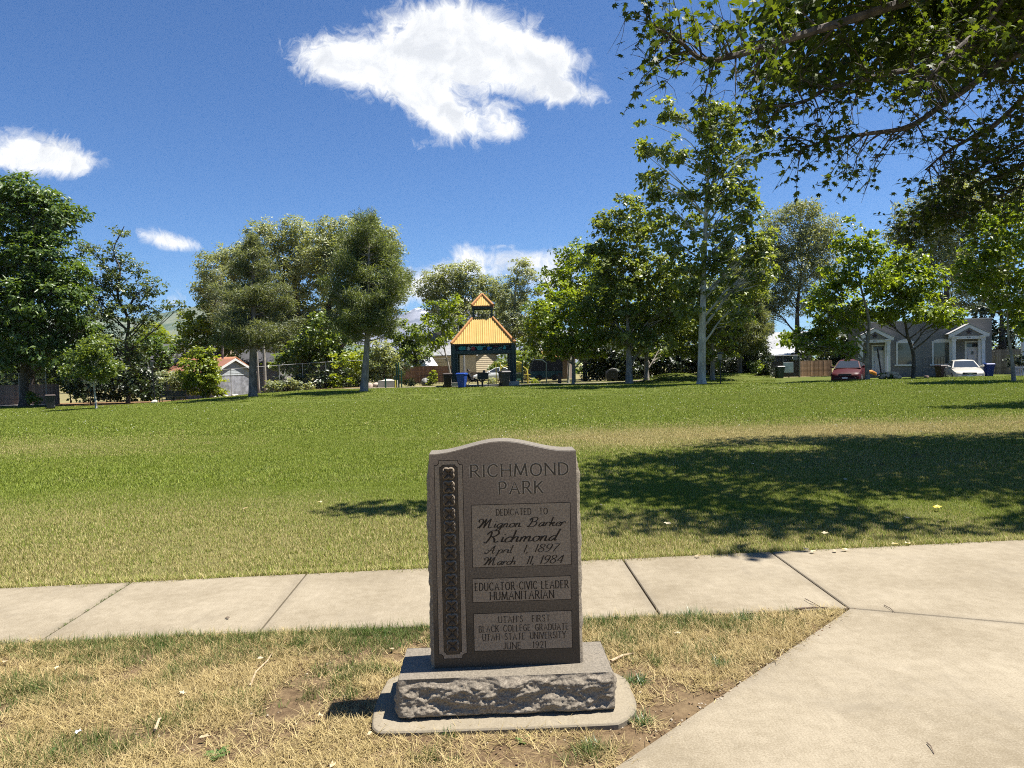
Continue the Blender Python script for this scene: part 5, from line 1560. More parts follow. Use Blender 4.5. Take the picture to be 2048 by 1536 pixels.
# hydrangea with faded blooms
hy = tree('hydrangea_bush', 'low hydrangea bush with faded tan pink blooms in front of the grey house', [(1782, 758), (1782, 752)], 43.2, .03, [(1782, 750, 16, 9), (1774, 753, 9, 6), (1791, 753, 9, 6)], LF_MID, BARK_DARK, (.12, .08), 2.0, 110, .14, cat='bush')
bm = bmesh.new(); bmesh.ops.create_icosphere(bm, subdivisions=2, radius=.10)
for v in bm.verts:
    v.co *= 1 + .16 * random.Random(v.index).uniform(-1, 1)
hm = bpy.data.meshes.new('bloom'); bm.to_mesh(hm); bm.free(); hm.materials.append(simple('hydrangea_bloom', (.50, .38, .27), .9, .25, 30))
rh = random.Random(4)
for k in range(46):
    a, e = rh.uniform(0, 6.28), rh.uniform(0, 1.4)
    obj('bloom', hm, hy, (.50 * math.cos(a) * math.cos(e), .4 * math.sin(a) * math.cos(e), .10 + .30 * math.sin(e)), a)
# far woods closing the horizon, one mass
def far_woods():
    rg = np.random.default_rng(8)
    cs, outs = [], []
    for px in range(-1600, 3700, 34):
        Y = 118 + rg.normal(0, 6)
        top = 712 + rg.normal(0, 12) - (70 if px < -60 or px > 2110 else 0) - .0225 * (px - 1024) + (10 if 280 < px < 390 or 800 < px < 860 else 0)
        c = wp(px, (top + 762) / 2, Y); rz = (762 - top) / 2 * Y / F_PX + .8
        n = 520
        v, d = sample_blob(n, rg)
        cs.append(np.array(c)[None] + v * np.array([[2.6, 2.0, rz]]) + rg.normal(0, .25, (n, 3))); outs.append(d)
    c, o_ = np.concatenate(cs), np.concatenate(outs)
    V, Fq = leaf_quads(c, o_, .55, .36, rg)
    o = obj('far_woods', np_mesh('far_woods', V, Fq, LF_MID, False, {'tint': np.repeat(rg.random(len(c)), 4)}))
    o['kind'] = 'stuff'; o['label'] = 'belt of distant trees closing the view beyond the houses'
far_woods()
# ================================================================== overhanging plane tree, upper right
def lobed_leaf(size, seed):
    rg = random.Random(seed)
    angs = [-2.35, -1.95, -1.45, -1.0, -.62, -.3, 0, .3, .62, 1.0, 1.45, 1.95, 2.35]
    rad = [.42, .30, .72, .38, .86, .46, 1.0, .46, .86, .38, .72, .30, .42]
    V = [(0, 0, 0)]
    for a, r in zip(angs, rad):
        r *= size * rg.uniform(.9, 1.1)
        x, y = r * math.sin(a), r * math.cos(a)
        V.append((x, y, -.18 * abs(x) - .12 * y * y / size + rg.uniform(-.04, .04) * size))
    Fs = [(0, i, i + 1) for i in range(1, len(V) - 1)]
    Fs.append((0, len(V) - 1, 1))
    return np.array(V), np.array(Fs)

def big_plane():
    rg = np.random.default_rng(17)
    base = Vector((10.6, 12.2, H(10.6, 12.2)))
    o = thing('plane_tree', 'plane tree overhanging the upper right corner with large lobed leaves', 'tree', base)
    mat = foliage('leaf_big_plane', (.026, .047, .010), (.095, .128, .018), .45, .55, .3)
    tb = MB()
    tb.tube([(0, 0, -.2), (.05, 0, 1.5), (-.1, .05, 3.2), (-.1, 0, 5.0), (.1, .1, 7.5), (0, 0, 10.5)], [.48, .36, .32, .28, .2, .08], 14)
    def W(px, py, Y):
        return wp(px, py, Y) - base
    boughs = [
        [(-.1, 0, 4.4), W(2120, -70, 10.8), W(1960, -30, 10.0), W(1826, 0, 9.6), W(1685, 44, 9.2), W(1555, 85, 8.9), W(1462, 113, 8.7), W(1402, 117, 8.6), W(1353, 77, 8.5), W(1293, 44, 8.4)],
        [(-.1, 0, 4.2), W(2100, 40, 11.0), W(1907, 117, 10.2), W(1766, 150, 9.8), W(1657, 178, 9.5), W(1604, 205, 9.3), W(1530, 215, 9.2)],
        [(-.1, 0, 4.0), W(2080, 120, 11.2), W(1923, 185, 10.6), W(1826, 250, 10.2), W(1737, 267, 9.9), W(1657, 279, 9.7), W(1596, 303, 9.6)],
        [(-.1, 0, 3.7), W(2160, 260, 12.8), W(2048, 330, 13.2), W(1948, 372, 13.5), W(1851, 428, 13.7), W(1796, 460, 13.8)],
        [(-.1, 0, 5.0), W(2160, -150, 11.6), W(1990, -120, 10.8), W(1760, -110, 9.9), W(1640, -80, 9.4), W(1540, -50, 9.1)],
        [(-.1, 0, 4.0), W(2110, 180, 11.8), W(1990, 250, 11.6), W(1900, 300, 11.5), W(1850, 340, 11.4)],
        [(-.1, 0, 3.9), W(2150, 220, 12.4), W(2050, 285, 12.7), W(1960, 335, 12.9), W(1890, 385, 13.1), W(1840, 425, 13.2)],
        [(-.1, 0, 3.6), W(2140, 300, 12.0), W(2060, 360, 12.3), W(1990, 400, 12.5), W(1930, 440, 12.7)],
        [(-.1, 0, 4.6), W(2080, -20, 10.6), W(1960, 60, 9.6), W(1880, 130, 9.0), W(1830, 190, 8.8)],
    ]
    tips = []          # (position, direction)
    def side_branches(path, r0, n_per_m, lmin, lmax, start):
        L = sum((path[i + 1] - path[i]).length for i in range(len(path) - 1))
        n = int(L * n_per_m)
        for q in range(n):
            t = start + (1 - start) * (q + rg.random()) / n
            i = min(len(path) - 2, int(t * (len(path) - 1)))
            p = path[i].lerp(path[i + 1], t * (len(path) - 1) - i)
            d = (path[i + 1] - path[i]).normalized()
            v = Vector(rg.normal(0, 1, 3)); v -= d * v.dot(d); v.normalize()
            v = (v + d * .7 + Vector((0, 0, -.10))).normalized()
            ln = (lmin + (lmax - lmin) * rg.random()) * (1 - .62 * max(0, t - .45) / .55)
            m1 = p + v * ln * .5 + Vector((0, 0, .06 * ln)); e = p + v * ln + Vector((0, 0, -.12 * ln))
            tb.tube([p, m1, e], [.010 + .005 * ln, .007, .003], 4, False)
            tips.append((p, m1, e))
            for s_ in range(2 + int(ln * 2.5)):
                f = .2 + .8 * rg.random()
                b = p.lerp(m1, f * 2) if f < .5 else m1.lerp(e, f * 2 - 1)
                w = (v * .6 + Vector(rg.normal(0, .6, 3))).normalized()
                l2 = .2 + .35 * rg.random()
                c = b + w * l2 + Vector((0, 0, -.05))
                tb.tube([b, c], [.005, .002], 3, False)
                tips.append((b, b.lerp(c, .5), c))
    for bi, bg in enumerate(boughs):
        path = spline([Vector(p) for p in bg], 4)
        n = len(path)
        R0 = .10 if bi in (0, 4) else (.045 if bi in (6, 7) else .075)
        tb.tube(path, [R0 * (1 - .88 * (i / (n - 1)) ** .8) for i in range(n)], 7, False)
        side_branches(path, R0, 9.0 if bi in (3, 5, 6, 7) else (5.4 if bi != 4 else 3.6), .35, 1.15, .18)
    # bare hanging twigs with seed balls along the lower boughs
    for px, py, Y in [(1596, 303, 9.6), (1657, 285, 9.7), (1700, 290, 9.8), (1740, 330, 9.9), (1450, 180, 8.8), (1400, 170, 8.7), (1330, 160, 8.6), (1290, 120, 8.5), (1500, 190, 9), (1620, 260, 9.5), (1780, 400, 13.7), (1800, 430, 13.7), (1250, 40, 8.4), (1270, 90, 8.4)]:
        p = W(px, py, Y)
        for s_ in range(3):
            e = p + Vector((rg.normal(0, .18), rg.normal(0, .2), -.1 - .28 * rg.random()))
            tb.tube([p, p.lerp(e, .5) + Vector((.03, 0, .03)), e], [.004, .003, .0015], 3, False)
    tb.build('trunk', BARK_DARK, o, True)
    # leaves on the twigs
    protos = [lobed_leaf(1.0, s_) for s_ in range(4)]
    nodes = []
    for (a, m, e) in tips:
        ln = (e - a).length
        k = max(3, int(ln * 15))
        for q in range(k):
            t = .15 + .9 * (q + rg.random()) / k
            p = a.lerp(m, min(1, t * 2)) if t < .5 else m.lerp(e, min(1, t * 2 - 1))
            nodes.append(np.array(p) + rg.normal(0, .05, 3))
    nodes = np.array(nodes)
    # thin out so that sky shows through, keep clumps
    g = vnoise(nodes[:, 0] * 1.5, nodes[:, 1] * 1.5, nodes[:, 2] * 1.5, 3)
    nodes = nodes[g > .39]
    mats = []
    for p in nodes:
        s_ = .050 + .046 * rg.random()
        yaw = rg.random() * 2 * PI
        tilt = rg.normal(.55, .42); roll = rg.normal(0, .45)
        M = Matrix.Translation(Vector(p)) @ Matrix.Rotation(yaw, 4, 'Z') @ Matrix.Rotation(-tilt, 4, 'X') @ Matrix.Rotation(roll, 4, 'Y') @ Matrix.Diagonal((s_, s_, s_, 1))
        mats.append(M)
    # the leaves that show largest become parts of their own
    inv = CAM_ROT.transposed()
    score = []
    for i, M in enumerate(mats):
        q = inv @ (M.translation + base - EYE)
        if q.z > -1:
            score.append(-1); continue
        px, py = 1024 + F_PX * q.x / -q.z, 768 - F_PX * q.y / -q.z
        vis = 1 if (0 < px < 2048 and 0 < py < 1536) else 0
        edge = 1.25 if py > 60 else 1.0
        score.append(vis * edge * M.to_scale()[0] / -q.z)
    order = np.argsort(score)[::-1][:300]
    big = set(order.tolist())
    pm = []
    for V, Fq in protos:
        pm.append([np_mesh('leaf', V, Fq, mat, False, {'tint': np.full(len(V), tv)}) for tv in (.15, .4, .65, .95)])
    for i in order:
        lo = bpy.data.objects.new('leaf', pm[i % 4][int(rg.integers(0, 4))]); lo.matrix_local = mats[i]; link(lo, o)
        lo.matrix_local = mats[i]
    VV, FF, TT = [], [], []
    off = 0
    for i, M in enumerate(mats):
        if i in big:
            continue
        V, Fq = protos[i % 4]
        A = np.array(M)
        VV.append(V @ A[:3, :3].T + A[:3, 3]); FF.append(Fq + off); off += len(V)
        TT.append(np.full(len(V), rg.random()))
    # upper crown above the frame: simple leaves
    c_, d_ = [], []
    for (cx, cy, cz, rx, ry, rz) in [(-2.2, -.6, 8.0, 3.2, 2.6, 1.9), (.8, -.2, 9.2, 3.0, 2.8, 2.2), (2.6, .6, 7.6, 3.0, 2.8, 2.0), (-4.6, -1.0, 7.0, 2.4, 2.2, 1.2), (-1.0, 1.6, 8.4, 3.0, 1.8, 1.8), (-5.6, -1.6, 6.4, 1.8, 1.6, .8), (-9.2, -3.6, 6.7, .9, .5, .3), (-4.6, -4.5, 7.5, 2.4, 1.0, .9), (-1.4, -4.7, 7.8, 2.4, 1.0, .9), (1.6, -4.4, 7.6, 2.6, 1.2, .9), (-5.7, -5.85, 7.0, .34, .18, .15), (-4.0, -2.9, 7.4, 2.4, 1.1, .9), (-.8, -2.9, 8.0, 2.4, 1.2, 1.0), (2.2, -2.6, 8.0, 2.6, 1.2, 1.0), (-5.6, -3.2, 6.6, 1.2, .8, .5)]:
        n = int(620 * rx * ry)
        v, d = sample_blob(n, rg, .4)
        P = np.array([[cx, cy, cz]]) + v * np.array([[rx, ry, rz]])
        k = vnoise(P[:, 0] * .9, P[:, 1] * .9, P[:, 2] * .6, 5) > .30
        c_.append(P[k]); d_.append(d[k])
    c_, d_ = np.concatenate(c_), np.concatenate(d_)
    V2, F2 = leaf_quads(c_, d_, .17, .15, rg)
    F2 = F2 + off
    Vall = np.concatenate(VV + [V2]); Fall = np.concatenate(FF + [F2])
    tint = np.concatenate(TT + [np.repeat(rg.random(len(c_)), 4)])
    lv = obj('crown', np_mesh('crown', Vall, Fall, mat, False, {'tint': tint}), o)
    lv['kind'] = 'stuff'
    for (cx, cy, cz) in [(-2.2, -.6, 8.0), (.8, -.2, 9.2), (2.6, .6, 7.6), (-4.6, -1.0, 7.0), (-1, 1.6, 8.4)]:
        pass
    return len(nodes)
NPL = big_plane()
# ================================================================== buildings, fences, street furniture
def quad_strip_text(s, size, mat, parent, M, name='number'):
    cu = bpy.data.curves.new(name, 'FONT'); cu.body = s; cu.size = size; cu.align_x = 'CENTER'; cu.extrude = .004
    ob = bpy.data.objects.new(name, cu); COL.objects.link(ob)
    dg = C.evaluated_depsgraph_get()
    me = bpy.data.meshes.new_from_object(ob.evaluated_get(dg)); bpy.data.objects.remove(ob)
    me.materials.clear(); me.materials.append(mat)
    o = bpy.data.objects.new(name, me); link(o, parent); o.matrix_local = M
    return o
WHITE = simple('white_paint', (.62, .62, .60), .55, .08, 4, .4)
WHITE2 = simple('white_siding', (.55, .56, .57), .6, .08, 3, .4)
DGREEN = simple('dark_green_steel', (.018, .040, .042), .5, .15, 6, .4)
GREENP = simple('green_post_paint', (.010, .060, .040), .4, .15, 8, .5)
BLACKM = simple('black_metal', (.012, .012, .013), .5, .2, 8, .4)
GALV = simple('galvanised_pipe', (.34, .34, .33), .5, .15, 10, .5, .4)
YELLOWP = simple('yellow_pipe', (.62, .50, .07), .45, .1, 10, .5)
GLASS = glass_mat('window_glass')
STONEP = simple('footing_concrete', (.40, .37, .32), .9, .15, 6, .2, bump=.3)

def frame_pts(a, b):
    """thing frame: origin a, x axis towards b"""
    d = b - a
    return a, math.atan2(d.y, d.x), d.length

# ---------------------------------------------------------------- pavilion
def pavilion():
    Y = 56.0; k = Y / F_PX
    c = gpt(966, Y)
    o = thing('pavilion', 'park pavilion with yellow ribbed hip roof, small cupola and dark green posts', 'pavilion', (c.x, c.y + 2.3, H(c.x, c.y)), R(2.2))
    hw = 2.28                                        # post line half width
    zb, zt_, ze, zr = 2.52, 3.24, 3.30, 5.36
    # plinths and posts
    for sx in (-1, 1):
        for sy in (-1, 1):
            b = MB(); b.box(sx * hw - .42, sx * hw + .42, sy * hw - .42, sy * hw + .42, -.15, .34)
            b.build('footing', STONEP, o, False, .02)
            b = MB()
            b.box(sx * hw - .22, sx * hw + .22, sy * hw - .06, sy * hw + .06, .34, zb)
            b.box(sx * hw - .06, sx * hw + .06, sy * hw - .22, sy * hw - .063, .34, zb); b.box(sx * hw - .06, sx * hw + .06, sy * hw + .063, sy * hw + .22, .34, zb)
            b.box(sx * (hw - .26) - .03, sx * (hw - .26) + .03, sy * hw - .2, sy * hw + .2, .34, zb - .003)
            b.build('post', DGREEN, o, False, .006)
    # beams and frieze frame on each side
    for q in range(4):
        M = Matrix.Rotation(q * PI / 2, 4, 'Z')
        e = hw + .22 - (.003 if q % 2 else 0)
        b = MB(); b.box(-e, e, -hw - .12, -hw + .12, zb, zb + .26, M); b.box(-e, e, -hw - .10, -hw + .10, zt_ - .03, zt_ + .05, M)
        b.box(-e + .002, -e + .34, -hw - .115, -hw + .115, zb + .26, zt_ - .03, M); b.box(e - .34, e - .002, -hw - .115, -hw + .115, zb + .26, zt_ - .03, M)
        b.build('beam', DGREEN, o, False, .006)
        b = MB(); b.box(-hw + .12, hw - .12, -hw + .03, -hw + .06, zb + .26, zt_ - .03, M)
        b.build('frieze_panel', simple('frieze_dark', (.012, .016, .022), .7), o)
    # cut-out figures on the front frieze
    teal = simple('cutout_teal', (.06, .26, .30), .5); blue = simple('cutout_blue', (.02, .12, .42), .5); red = simple('cutout_red', (.30, .02, .035), .5)
    cream = simple('cutout_cream', (.50, .48, .42), .5); yel = simple('cutout_yellow', (.60, .48, .05), .5); tq = simple('cutout_turquoise', (.015, .20, .22), .5)
    def cut(pts, mat, y=0.0):
        """frieze coordinates: u 0..1 across, v 0..1 up"""
        poly = [(-hw + .34 + u * (2 * hw - .68), zb + .27 + v * (zt_ - zb - .32)) for u, v in pts]
        b = MB(); b.prism(poly, -hw - .02 - y, -hw + .028 - y, 'y'); b.build('cutout', mat, o)
    def ell(cx, cy, a, b_, n=14):
        return [(cx + a * math.cos(2 * PI * i / n), cy + b_ * math.sin(2 * PI * i / n)) for i in range(n)]
    cut(ell(.07, .45, .065, .40), tq); cut([(.10, .2), (.145, .1), (.145, .9), (.12, .8), (.10, .6)], tq, .06)
    cut(ell(.20, .22, .030, .22), cream); cut(ell(.205, .55, .022, .18), cream, .06); cut(ell(.21, .85, .014, .12), simple('cutout_tan', (.35, .25, .15)))
    cut([(.20, .26), (.27, .44), (.268, .52), (.20, .36)], cream, .12)
    cut(ell(.295, .42, .040, .36), red); cut(ell(.30, .10, .04, .08), red, .06)
    cut(ell(.43, .48, .062, .42), teal); cut([(.48, .55), (.545, .66), (.545, .84), (.48, .72)], teal, .06); cut([(.38, .08), (.48, .08), (.47, .3), (.39, .3)], teal, .06)
    cut([(.245, .62), (.26, .84), (.30, .92), (.35, .82), (.40, .50), (.385, .44), (.345, .70), (.30, .80), (.265, .72)], teal, .12)
    cut(ell(.605, .42, .030, .32), blue); cut([(.575, .72), (.63, .72), (.605, 1.0)], yel); cut(ell(.655, .44, .018, .16), teal); cut(ell(.60, .06, .02, .08), blue, .06)
    cut([(.70, .60), (.80, .66), (.80, .74), (.70, .66)], red); 
    for u in (.69, .72, .75, .79, .82, .845):
        cut([(u, .08), (u + .014, .08), (u + .014, .20), (u, .20)], cream)
    cut([(.80, .30), (.86, .34), (.87, .62), (.84, .48), (.80, .42)], teal); cut([(.885, .10), (.95, .10), (.945, .55), (.93, .85), (.91, .95), (.905, .5), (.885, .4)], teal, .06); cut([(.93, .68), (.995, .70), (.995, .84), (.93, .84)], simple('cutout_slate', (.05, .10, .14)))
    # roof: ribbed panels, each its own part
    ye = simple('roof_yellow', (.74, .47, .15), .45, .10, 3, .4); 
    def roof_mat():
        m, t = new_mat('roof_ribbed')
        a = t.attr('rib')
        co = t.n('ShaderNodeTexCoord').outputs['Object']
        f = t.noise(co, 2.5, 4, .6)
        c = t.mix(a, (.41, .225, .06), (.50, .345, .12)); c = t.mix(t.ramp(f, 0, .4, .4, .7), c, (.51, .385, .15))
        p = t.n('ShaderNodeBsdfPrincipled'); t.l(c, p.inputs['Base Color']); p.inputs['Roughness'].default_value = .75; p.inputs['Specular IOR Level'].default_value = .12
        oo = t.n('ShaderNodeOutputMaterial'); t.l(p.outputs[0], oo.inputs[0]); return m
    rm = roof_mat(); cap = simple('ridge_orange', (.40, .20, .08), .75, .1, 4, .12)
    def hip(zlo, zhi, wlo, whi, npan, nm):
        run = wlo - whi; rise = zhi - zlo; sl = math.hypot(run, rise); nx_, nz_ = rise / sl, run / sl
        for q in range(4):
            M = Matrix.Rotation(q * PI / 2, 4, 'Z')
            pw = 2 * wlo / npan
            for i in range(npan):
                x0 = -wlo + i * pw
                V, Fs, rib = [], [], []
                nst = 13
                for s_ in range(nst):
                    x = x0 + pw * s_ / (nst - 1)
                    lim = zhi if abs(x) <= whi else zlo + (wlo - abs(x)) / run * rise
                    ph = s_ % 4
                    hgt = .045 if s_ in (0, nst - 1) else (.028 if ph in (0, 1) else 0)
                    for zz in (zlo, max(zlo + .001, lim)):
                        yy = -wlo + (zz - zlo) / rise * run
                        V.append(M @ Vector((x, yy - nx_ * hgt, zz + nz_ * hgt))); rib.append(0.0 if ph in (2,) else (1.0 if ph in (0, 1) else .4))
                for s_ in range(nst - 1):
                    Fs.append((2 * s_, 2 * s_ + 2, 2 * s_ + 3, 2 * s_ + 1))
                obj(nm, np_mesh(nm, V, Fs, rm, False, {'rib': rib}), o)
            a = M @ Vector((-wlo, -wlo, zlo + .05)); b_ = M @ Vector((-whi, -whi, zhi + .06))
            tb = MB(); tb.tube([a, b_], [.13, .10], 6); tb.build('ridge_cap', cap, o)
            tb = MB(); tb.box(-wlo - .02, wlo + .02, -wlo - .035, -wlo + .02, zlo - .10, zlo + .005, M); tb.build('eave_trim', simple('eave_brown', (.16, .07, .03), .6), o)
        b = MB(); b.box(-wlo + .05, wlo - .05, -wlo + .05, wlo - .05, zlo - .04, zlo - .01); b.build('ceiling', DGREEN, o)
    hip(ze, zr, 2.46, .80, 10, 'roof_panel')
    hip(6.34, 7.28, .84, .03, 4, 'cupola_roof_panel')
    b = MB()
    for sx in (-1, 1):
        for sy in (-1, 1):
            b.box(sx * .73 - .075, sx * .73 + .075, sy * .73 - .075, sy * .73 + .075, zr - .05, 6.22)
    for q in range(4):
        M = Matrix.Rotation(q * PI / 2, 4, 'Z'); e = .80 - (.004 if q % 2 else 0)
        b.box(-e, e, -.82, -.70, 6.12, 6.30, M)
    b.build('cupola_frame', DGREEN, o)
    b = MB()
    for q in range(4):
        M = Matrix.Rotation(q * PI / 2, 4, 'Z')
        for z in (zr + .12, zr + .28):
            b.box(-.66, .66, -.74, -.72, z, z + .025, M)
        for x in np.linspace(-.6, .6, 8):
            b.box(x - .01, x + .01, -.738, -.722, zr - .02, zr + .30, M)
    b.build('cupola_rail', BLACKM, o)
    b = MB(); b.box(-2.9, 2.9, -2.75, 2.9, -.12, .03); b.build('floor', STONEP, o)
    b = MB(); b.box(-.35, 1.5, -3.5, -2.76, -.12, .028); b.build('step_pad', M_PAD, o)
pavilion()

# ---------------------------------------------------------------- wheeled bins
def bin_(px, Y, mat, lidmat, label, rz=0.0, sc=1.0, marks=None):
    p = gpt(px, Y)
    o = thing('wheeled_bin', label, 'bin', p, rz)
    s_ = sc
    def taper(z0, z1, a0, b0, a1, b1):
        return [(-a0, -b0, z0), (a0, -b0, z0), (a0, b0, z0), (-a0, b0, z0), (-a1, -b1, z1), (a1, -b1, z1), (a1, b1, z1), (-a1, b1, z1)], [(0, 3, 2, 1), (4, 5, 6, 7), (0, 1, 5, 4), (1, 2, 6, 5), (2, 3, 7, 6), (3, 0, 4, 7)]
    b = MB(); b.add(*taper(.04 * s_, 1.0 * s_, .23 * s_, .25 * s_, .32 * s_, .37 * s_)); b.build('body', mat, o, False, .04 * s_)
    b = MB(); b.add(*taper(.94 * s_, 1.0 * s_, .345 * s_, .395 * s_, .345 * s_, .395 * s_)); b.build('rim', mat, o, False, .015)
    b = MB(); b.add(*taper(1.003 * s_, 1.09 * s_, .36 * s_, .42 * s_, .30 * s_, .33 * s_)); b.build('lid', lidmat, o, False, .025)
    b = MB(); b.tube([(-.25 * s_, .40 * s_, 1.0 * s_), (-.25 * s_, .47 * s_, .99 * s_), (.25 * s_, .47 * s_, .99 * s_), (.25 * s_, .40 * s_, 1.0 * s_)], .018, 6); b.build('handle', mat, o)
    for sx in (-1, 1):
        b = MB(); b.tube([(sx * .25 * s_, .24 * s_, .13), (sx * .31 * s_, .24 * s_, .13)], .13, 12); b.build('wheel', BLACKM, o)
    if marks:
        b = MB()
        rr = random.Random(5)
        x = -.17
        for w in (.05, .04, .05, .05, .03, .05):
            b.box(x, x + w * .8, -.338 - .002, -.325, .80, .80 + (.07 if w > .03 else .05)); x += w + .012
        b.build('lettering', marks, o)
    return o
PLB = simple('bin_blue', (.012, .050, .26), .45, .15, 3, .4)
PLBR = simple('bin_brown', (.030, .018, .014), .55, .2, 3, .3)
PLG = simple('bin_grey', (.055, .048, .046), .55, .2, 3, .3)
PLGD = simple('bin_charcoal', (.030, .031, .036), .5, .2, 3, .4)
bin_(924, 53.4, PLB, PLB, 'blue recycling bin with white lettering at the left pavilion post', R(-14), 1.02, simple('letter_white', (.7, .7, .72)))
bin_(895, 54.6, PLBR, PLBR, 'dark brown bin on the outer side of the left pavilion post', R(8), 1.02)
bin_(1009, 54.3, PLG, PLG, 'grey brown bin with wide lid at the right pavilion post', R(24), 1.08)
ob = bin_(99, 55.5, PLGD, PLBR, 'charcoal bin with brown lid standing alone on the lawn at far left', R(35), 1.02)
bin_(1884, 52, PLBR, PLBR, 'brown bin between the house window and the white car', R(6), 1.0)
bin_(1977, 53.6, simple('bin_navy', (.008, .030, .17), .5), simple('bin_navy', (.008, .030, .17), .5), 'blue bin beside the house corner behind the white car', R(-6), .92)
bin_(1560, 60, simple('bin_green', (.02, .035, .03), .5), PLGD, 'dark green bin against the dark fence', 0, .95)

# ---------------------------------------------------------------- fences
def plank_fence(name, px0, px1, Y0, Y1, h, pw, mat, label, group=None, gap=.006, picket=False, z=0.0, cap=False, name_p='plank'):
    a, b = gpt(px0, Y0), gpt(px1, Y1)
    o_, rz, L = frame_pts(a, b)
    o = thing(name, label, 'fence', (a.x, a.y, a.z), rz, group)
    n = max(1, int(L / pw)); pw2 = L / n
    rr = random.Random(int(px0 * 7 + h * 100))
    shapes = []
    for q in range(5):
        hh = h * (1 + rr.uniform(-.012, .012)); w = pw2 - gap - rr.uniform(0, .006)
        bm_ = MB()
        top = [(-w / 2, hh), (w / 2, hh)] if not picket else [(-w / 2, hh - .09), (0, hh), (w / 2, hh - .09)]
        poly = [(-w / 2, 0), (w / 2, 0)] + top[::-1]
        bm_.prism(poly, -.011, .011, 'y')
        shapes.append(bm_.mesh(name_p, mat[q % len(mat)]))
    def gz(x):
        f = x / L; q = a.lerp(b, f); return H(q.x, q.y) - a.z
    for i in range(min(n, 300)):
        x = (i + .5) * pw2
        obj(name_p, shapes[rr.randrange(5)], o, (x, rr.uniform(-.006, .006), gz(x) + z), rr.uniform(-.02, .02))
    bm_ = MB()
    for zz in (.25 * h, .8 * h):
        m = 6
        for i in range(m):
            x0, x1 = L * i / m, L * (i + 1) / m
            bm_.box(x0, x1, .019, .055, gz((x0 + x1) / 2) + zz, gz((x0 + x1) / 2) + zz + .09)
    if cap:
        bm_.box(0, L, -.04, .06, h + .02 + z, h + .06 + z); bm_.box(0, L, -.028, -.013, h * .72, h * .78)
    bm_.build('rail', mat[0], o)
    k = 0
    while k * 2.4 <= L:
        x = k * 2.4
        p = MB(); p.box(x - .045, x + .045, .06, .15, gz(x) - .2, gz(x) + h * .97); p.build('post', mat[-1], o); k += 1
    return o
def wood(name, c, var=.35):
    return [simple(name + s_, tuple(v * f for v in c), .9, var, 3.0, .15, bump=.4, bscale=30) for s_, f in (('_a', 1), ('_b', .8), ('_c', 1.2))]
plank_fence('wooden_fence', -60, 118, 63.4, 63.4, 1.74, .14, wood('brown_plank', (.22, .15, .115)), 'weathered brown plank fence in the shade at far left behind the alley', z=.05)
plank_fence('wooden_fence', 752, 906, 75, 74, 1.62, .14, wood('red_plank', (.20, .115, .085)), 'reddish brown fence with top rail behind the green posts and rocks', cap=True)
plank_fence('wooden_fence', 905, 1060, 75.5, 75, .95, .14, wood('grey_plank', (.25, .20, .17)), 'greyish plank fence seen through the pavilion', cap=True)
plank_fence('wooden_fence', 1600, 1664, 64, 65, 1.40, .14, wood('warm_plank', (.33, .22, .145)), 'sunlit light brown plank fence left of the red car')
plank_fence('wooden_fence', 1522, 1600, 64.5, 64, 1.40, .14, wood('dark_plank', (.045, .04, .038)), 'dark stained fence between the conifers and the light brown fence')
plank_fence('wooden_fence', 1984, 2075, 57, 56, 1.95, .15, wood('old_grey_plank', (.20, .165, .135)), 'tall weathered grey plank fence right of the grey house')
plank_fence('picket_fence', 2030, 2085, 51, 50.6, .95, .13, [WHITE, simple('old_white', (.42, .40, .37), .8)], 'short pale picket fence at the right edge', gap=.05, picket=True, name_p='picket')

def chainlink(px0, px1, Y0, Y1, h, label, posts, dia=True, dens=.14):
    a, b = gpt(px0, Y0), gpt(px1, Y1)
    o_, rz, L = frame_pts(a, b)
    o = thing('chain_link_fence', label, 'fence', a, rz)
    def gz(x):
        q = a.lerp(b, x / L); return H(q.x, q.y) - a.z
    n = posts
    xs_ = [L * i / (n - 1) for i in range(n)]
    for x in xs_:
        p = MB(); p.cyl(x, 0, gz(x) - .2, gz(x) + h + .06, .030, 8); p.build('post', GALV, o, True)
    p = MB(); p.tube([(x, 0, gz(x) + h) for x in xs_], .022, 6); p.build('top_rail', GALV, o, True)
    V, Fs = [], []
    m = int(L / dens)
    w = .0022
    for i in range(-int(h / dens), m):
        for sgn in (1, -1):
            x0 = i * dens if sgn > 0 else i * dens + h
            pts = []
            for t in (0, 1):
                x = x0 + sgn * h * t; z = h * t
                pts.append([x, z])
            # clip to the fence length
            (xa, za), (xb, zb_) = pts
            def cl(x, z):
                if x < 0: z += (0 - x) * (1 if sgn > 0 else -1); x = 0
                if x > L: z -= (x - L) * (1 if sgn > 0 else -1); x = L
                return x, z
            xa, za = cl(xa, za); xb, zb_ = cl(xb, zb_)
            if not (0 <= za <= h and 0 <= zb_ <= h):
                continue
            q = len(V)
            yy = .024 * sgn * .3
            V += [(xa - w, yy, gz(xa) + za), (xa + w, yy, gz(xa) + za), (xb + w, yy, gz(xb) + zb_), (xb - w, yy, gz(xb) + zb_)]
            Fs.append((q, q + 1, q + 2, q + 3))
    mo = obj('wire_mesh', np_mesh('wire_mesh', V, Fs, GALV), o); mo['kind'] = 'stuff'
    return o
chainlink(-70, 92, 60.3, 60.3, 2.75, 'tall chain link fence in front of the brown plank fence at far left', 4)
chainlink(362, 742, 61, 65.5, 2.35, 'long chain link fence with pale posts running behind the two pines', 9)
chainlink(1500, 1600, 62.8, 62.5, 1.9, 'chain link fence in front of the dark stained fence', 4)
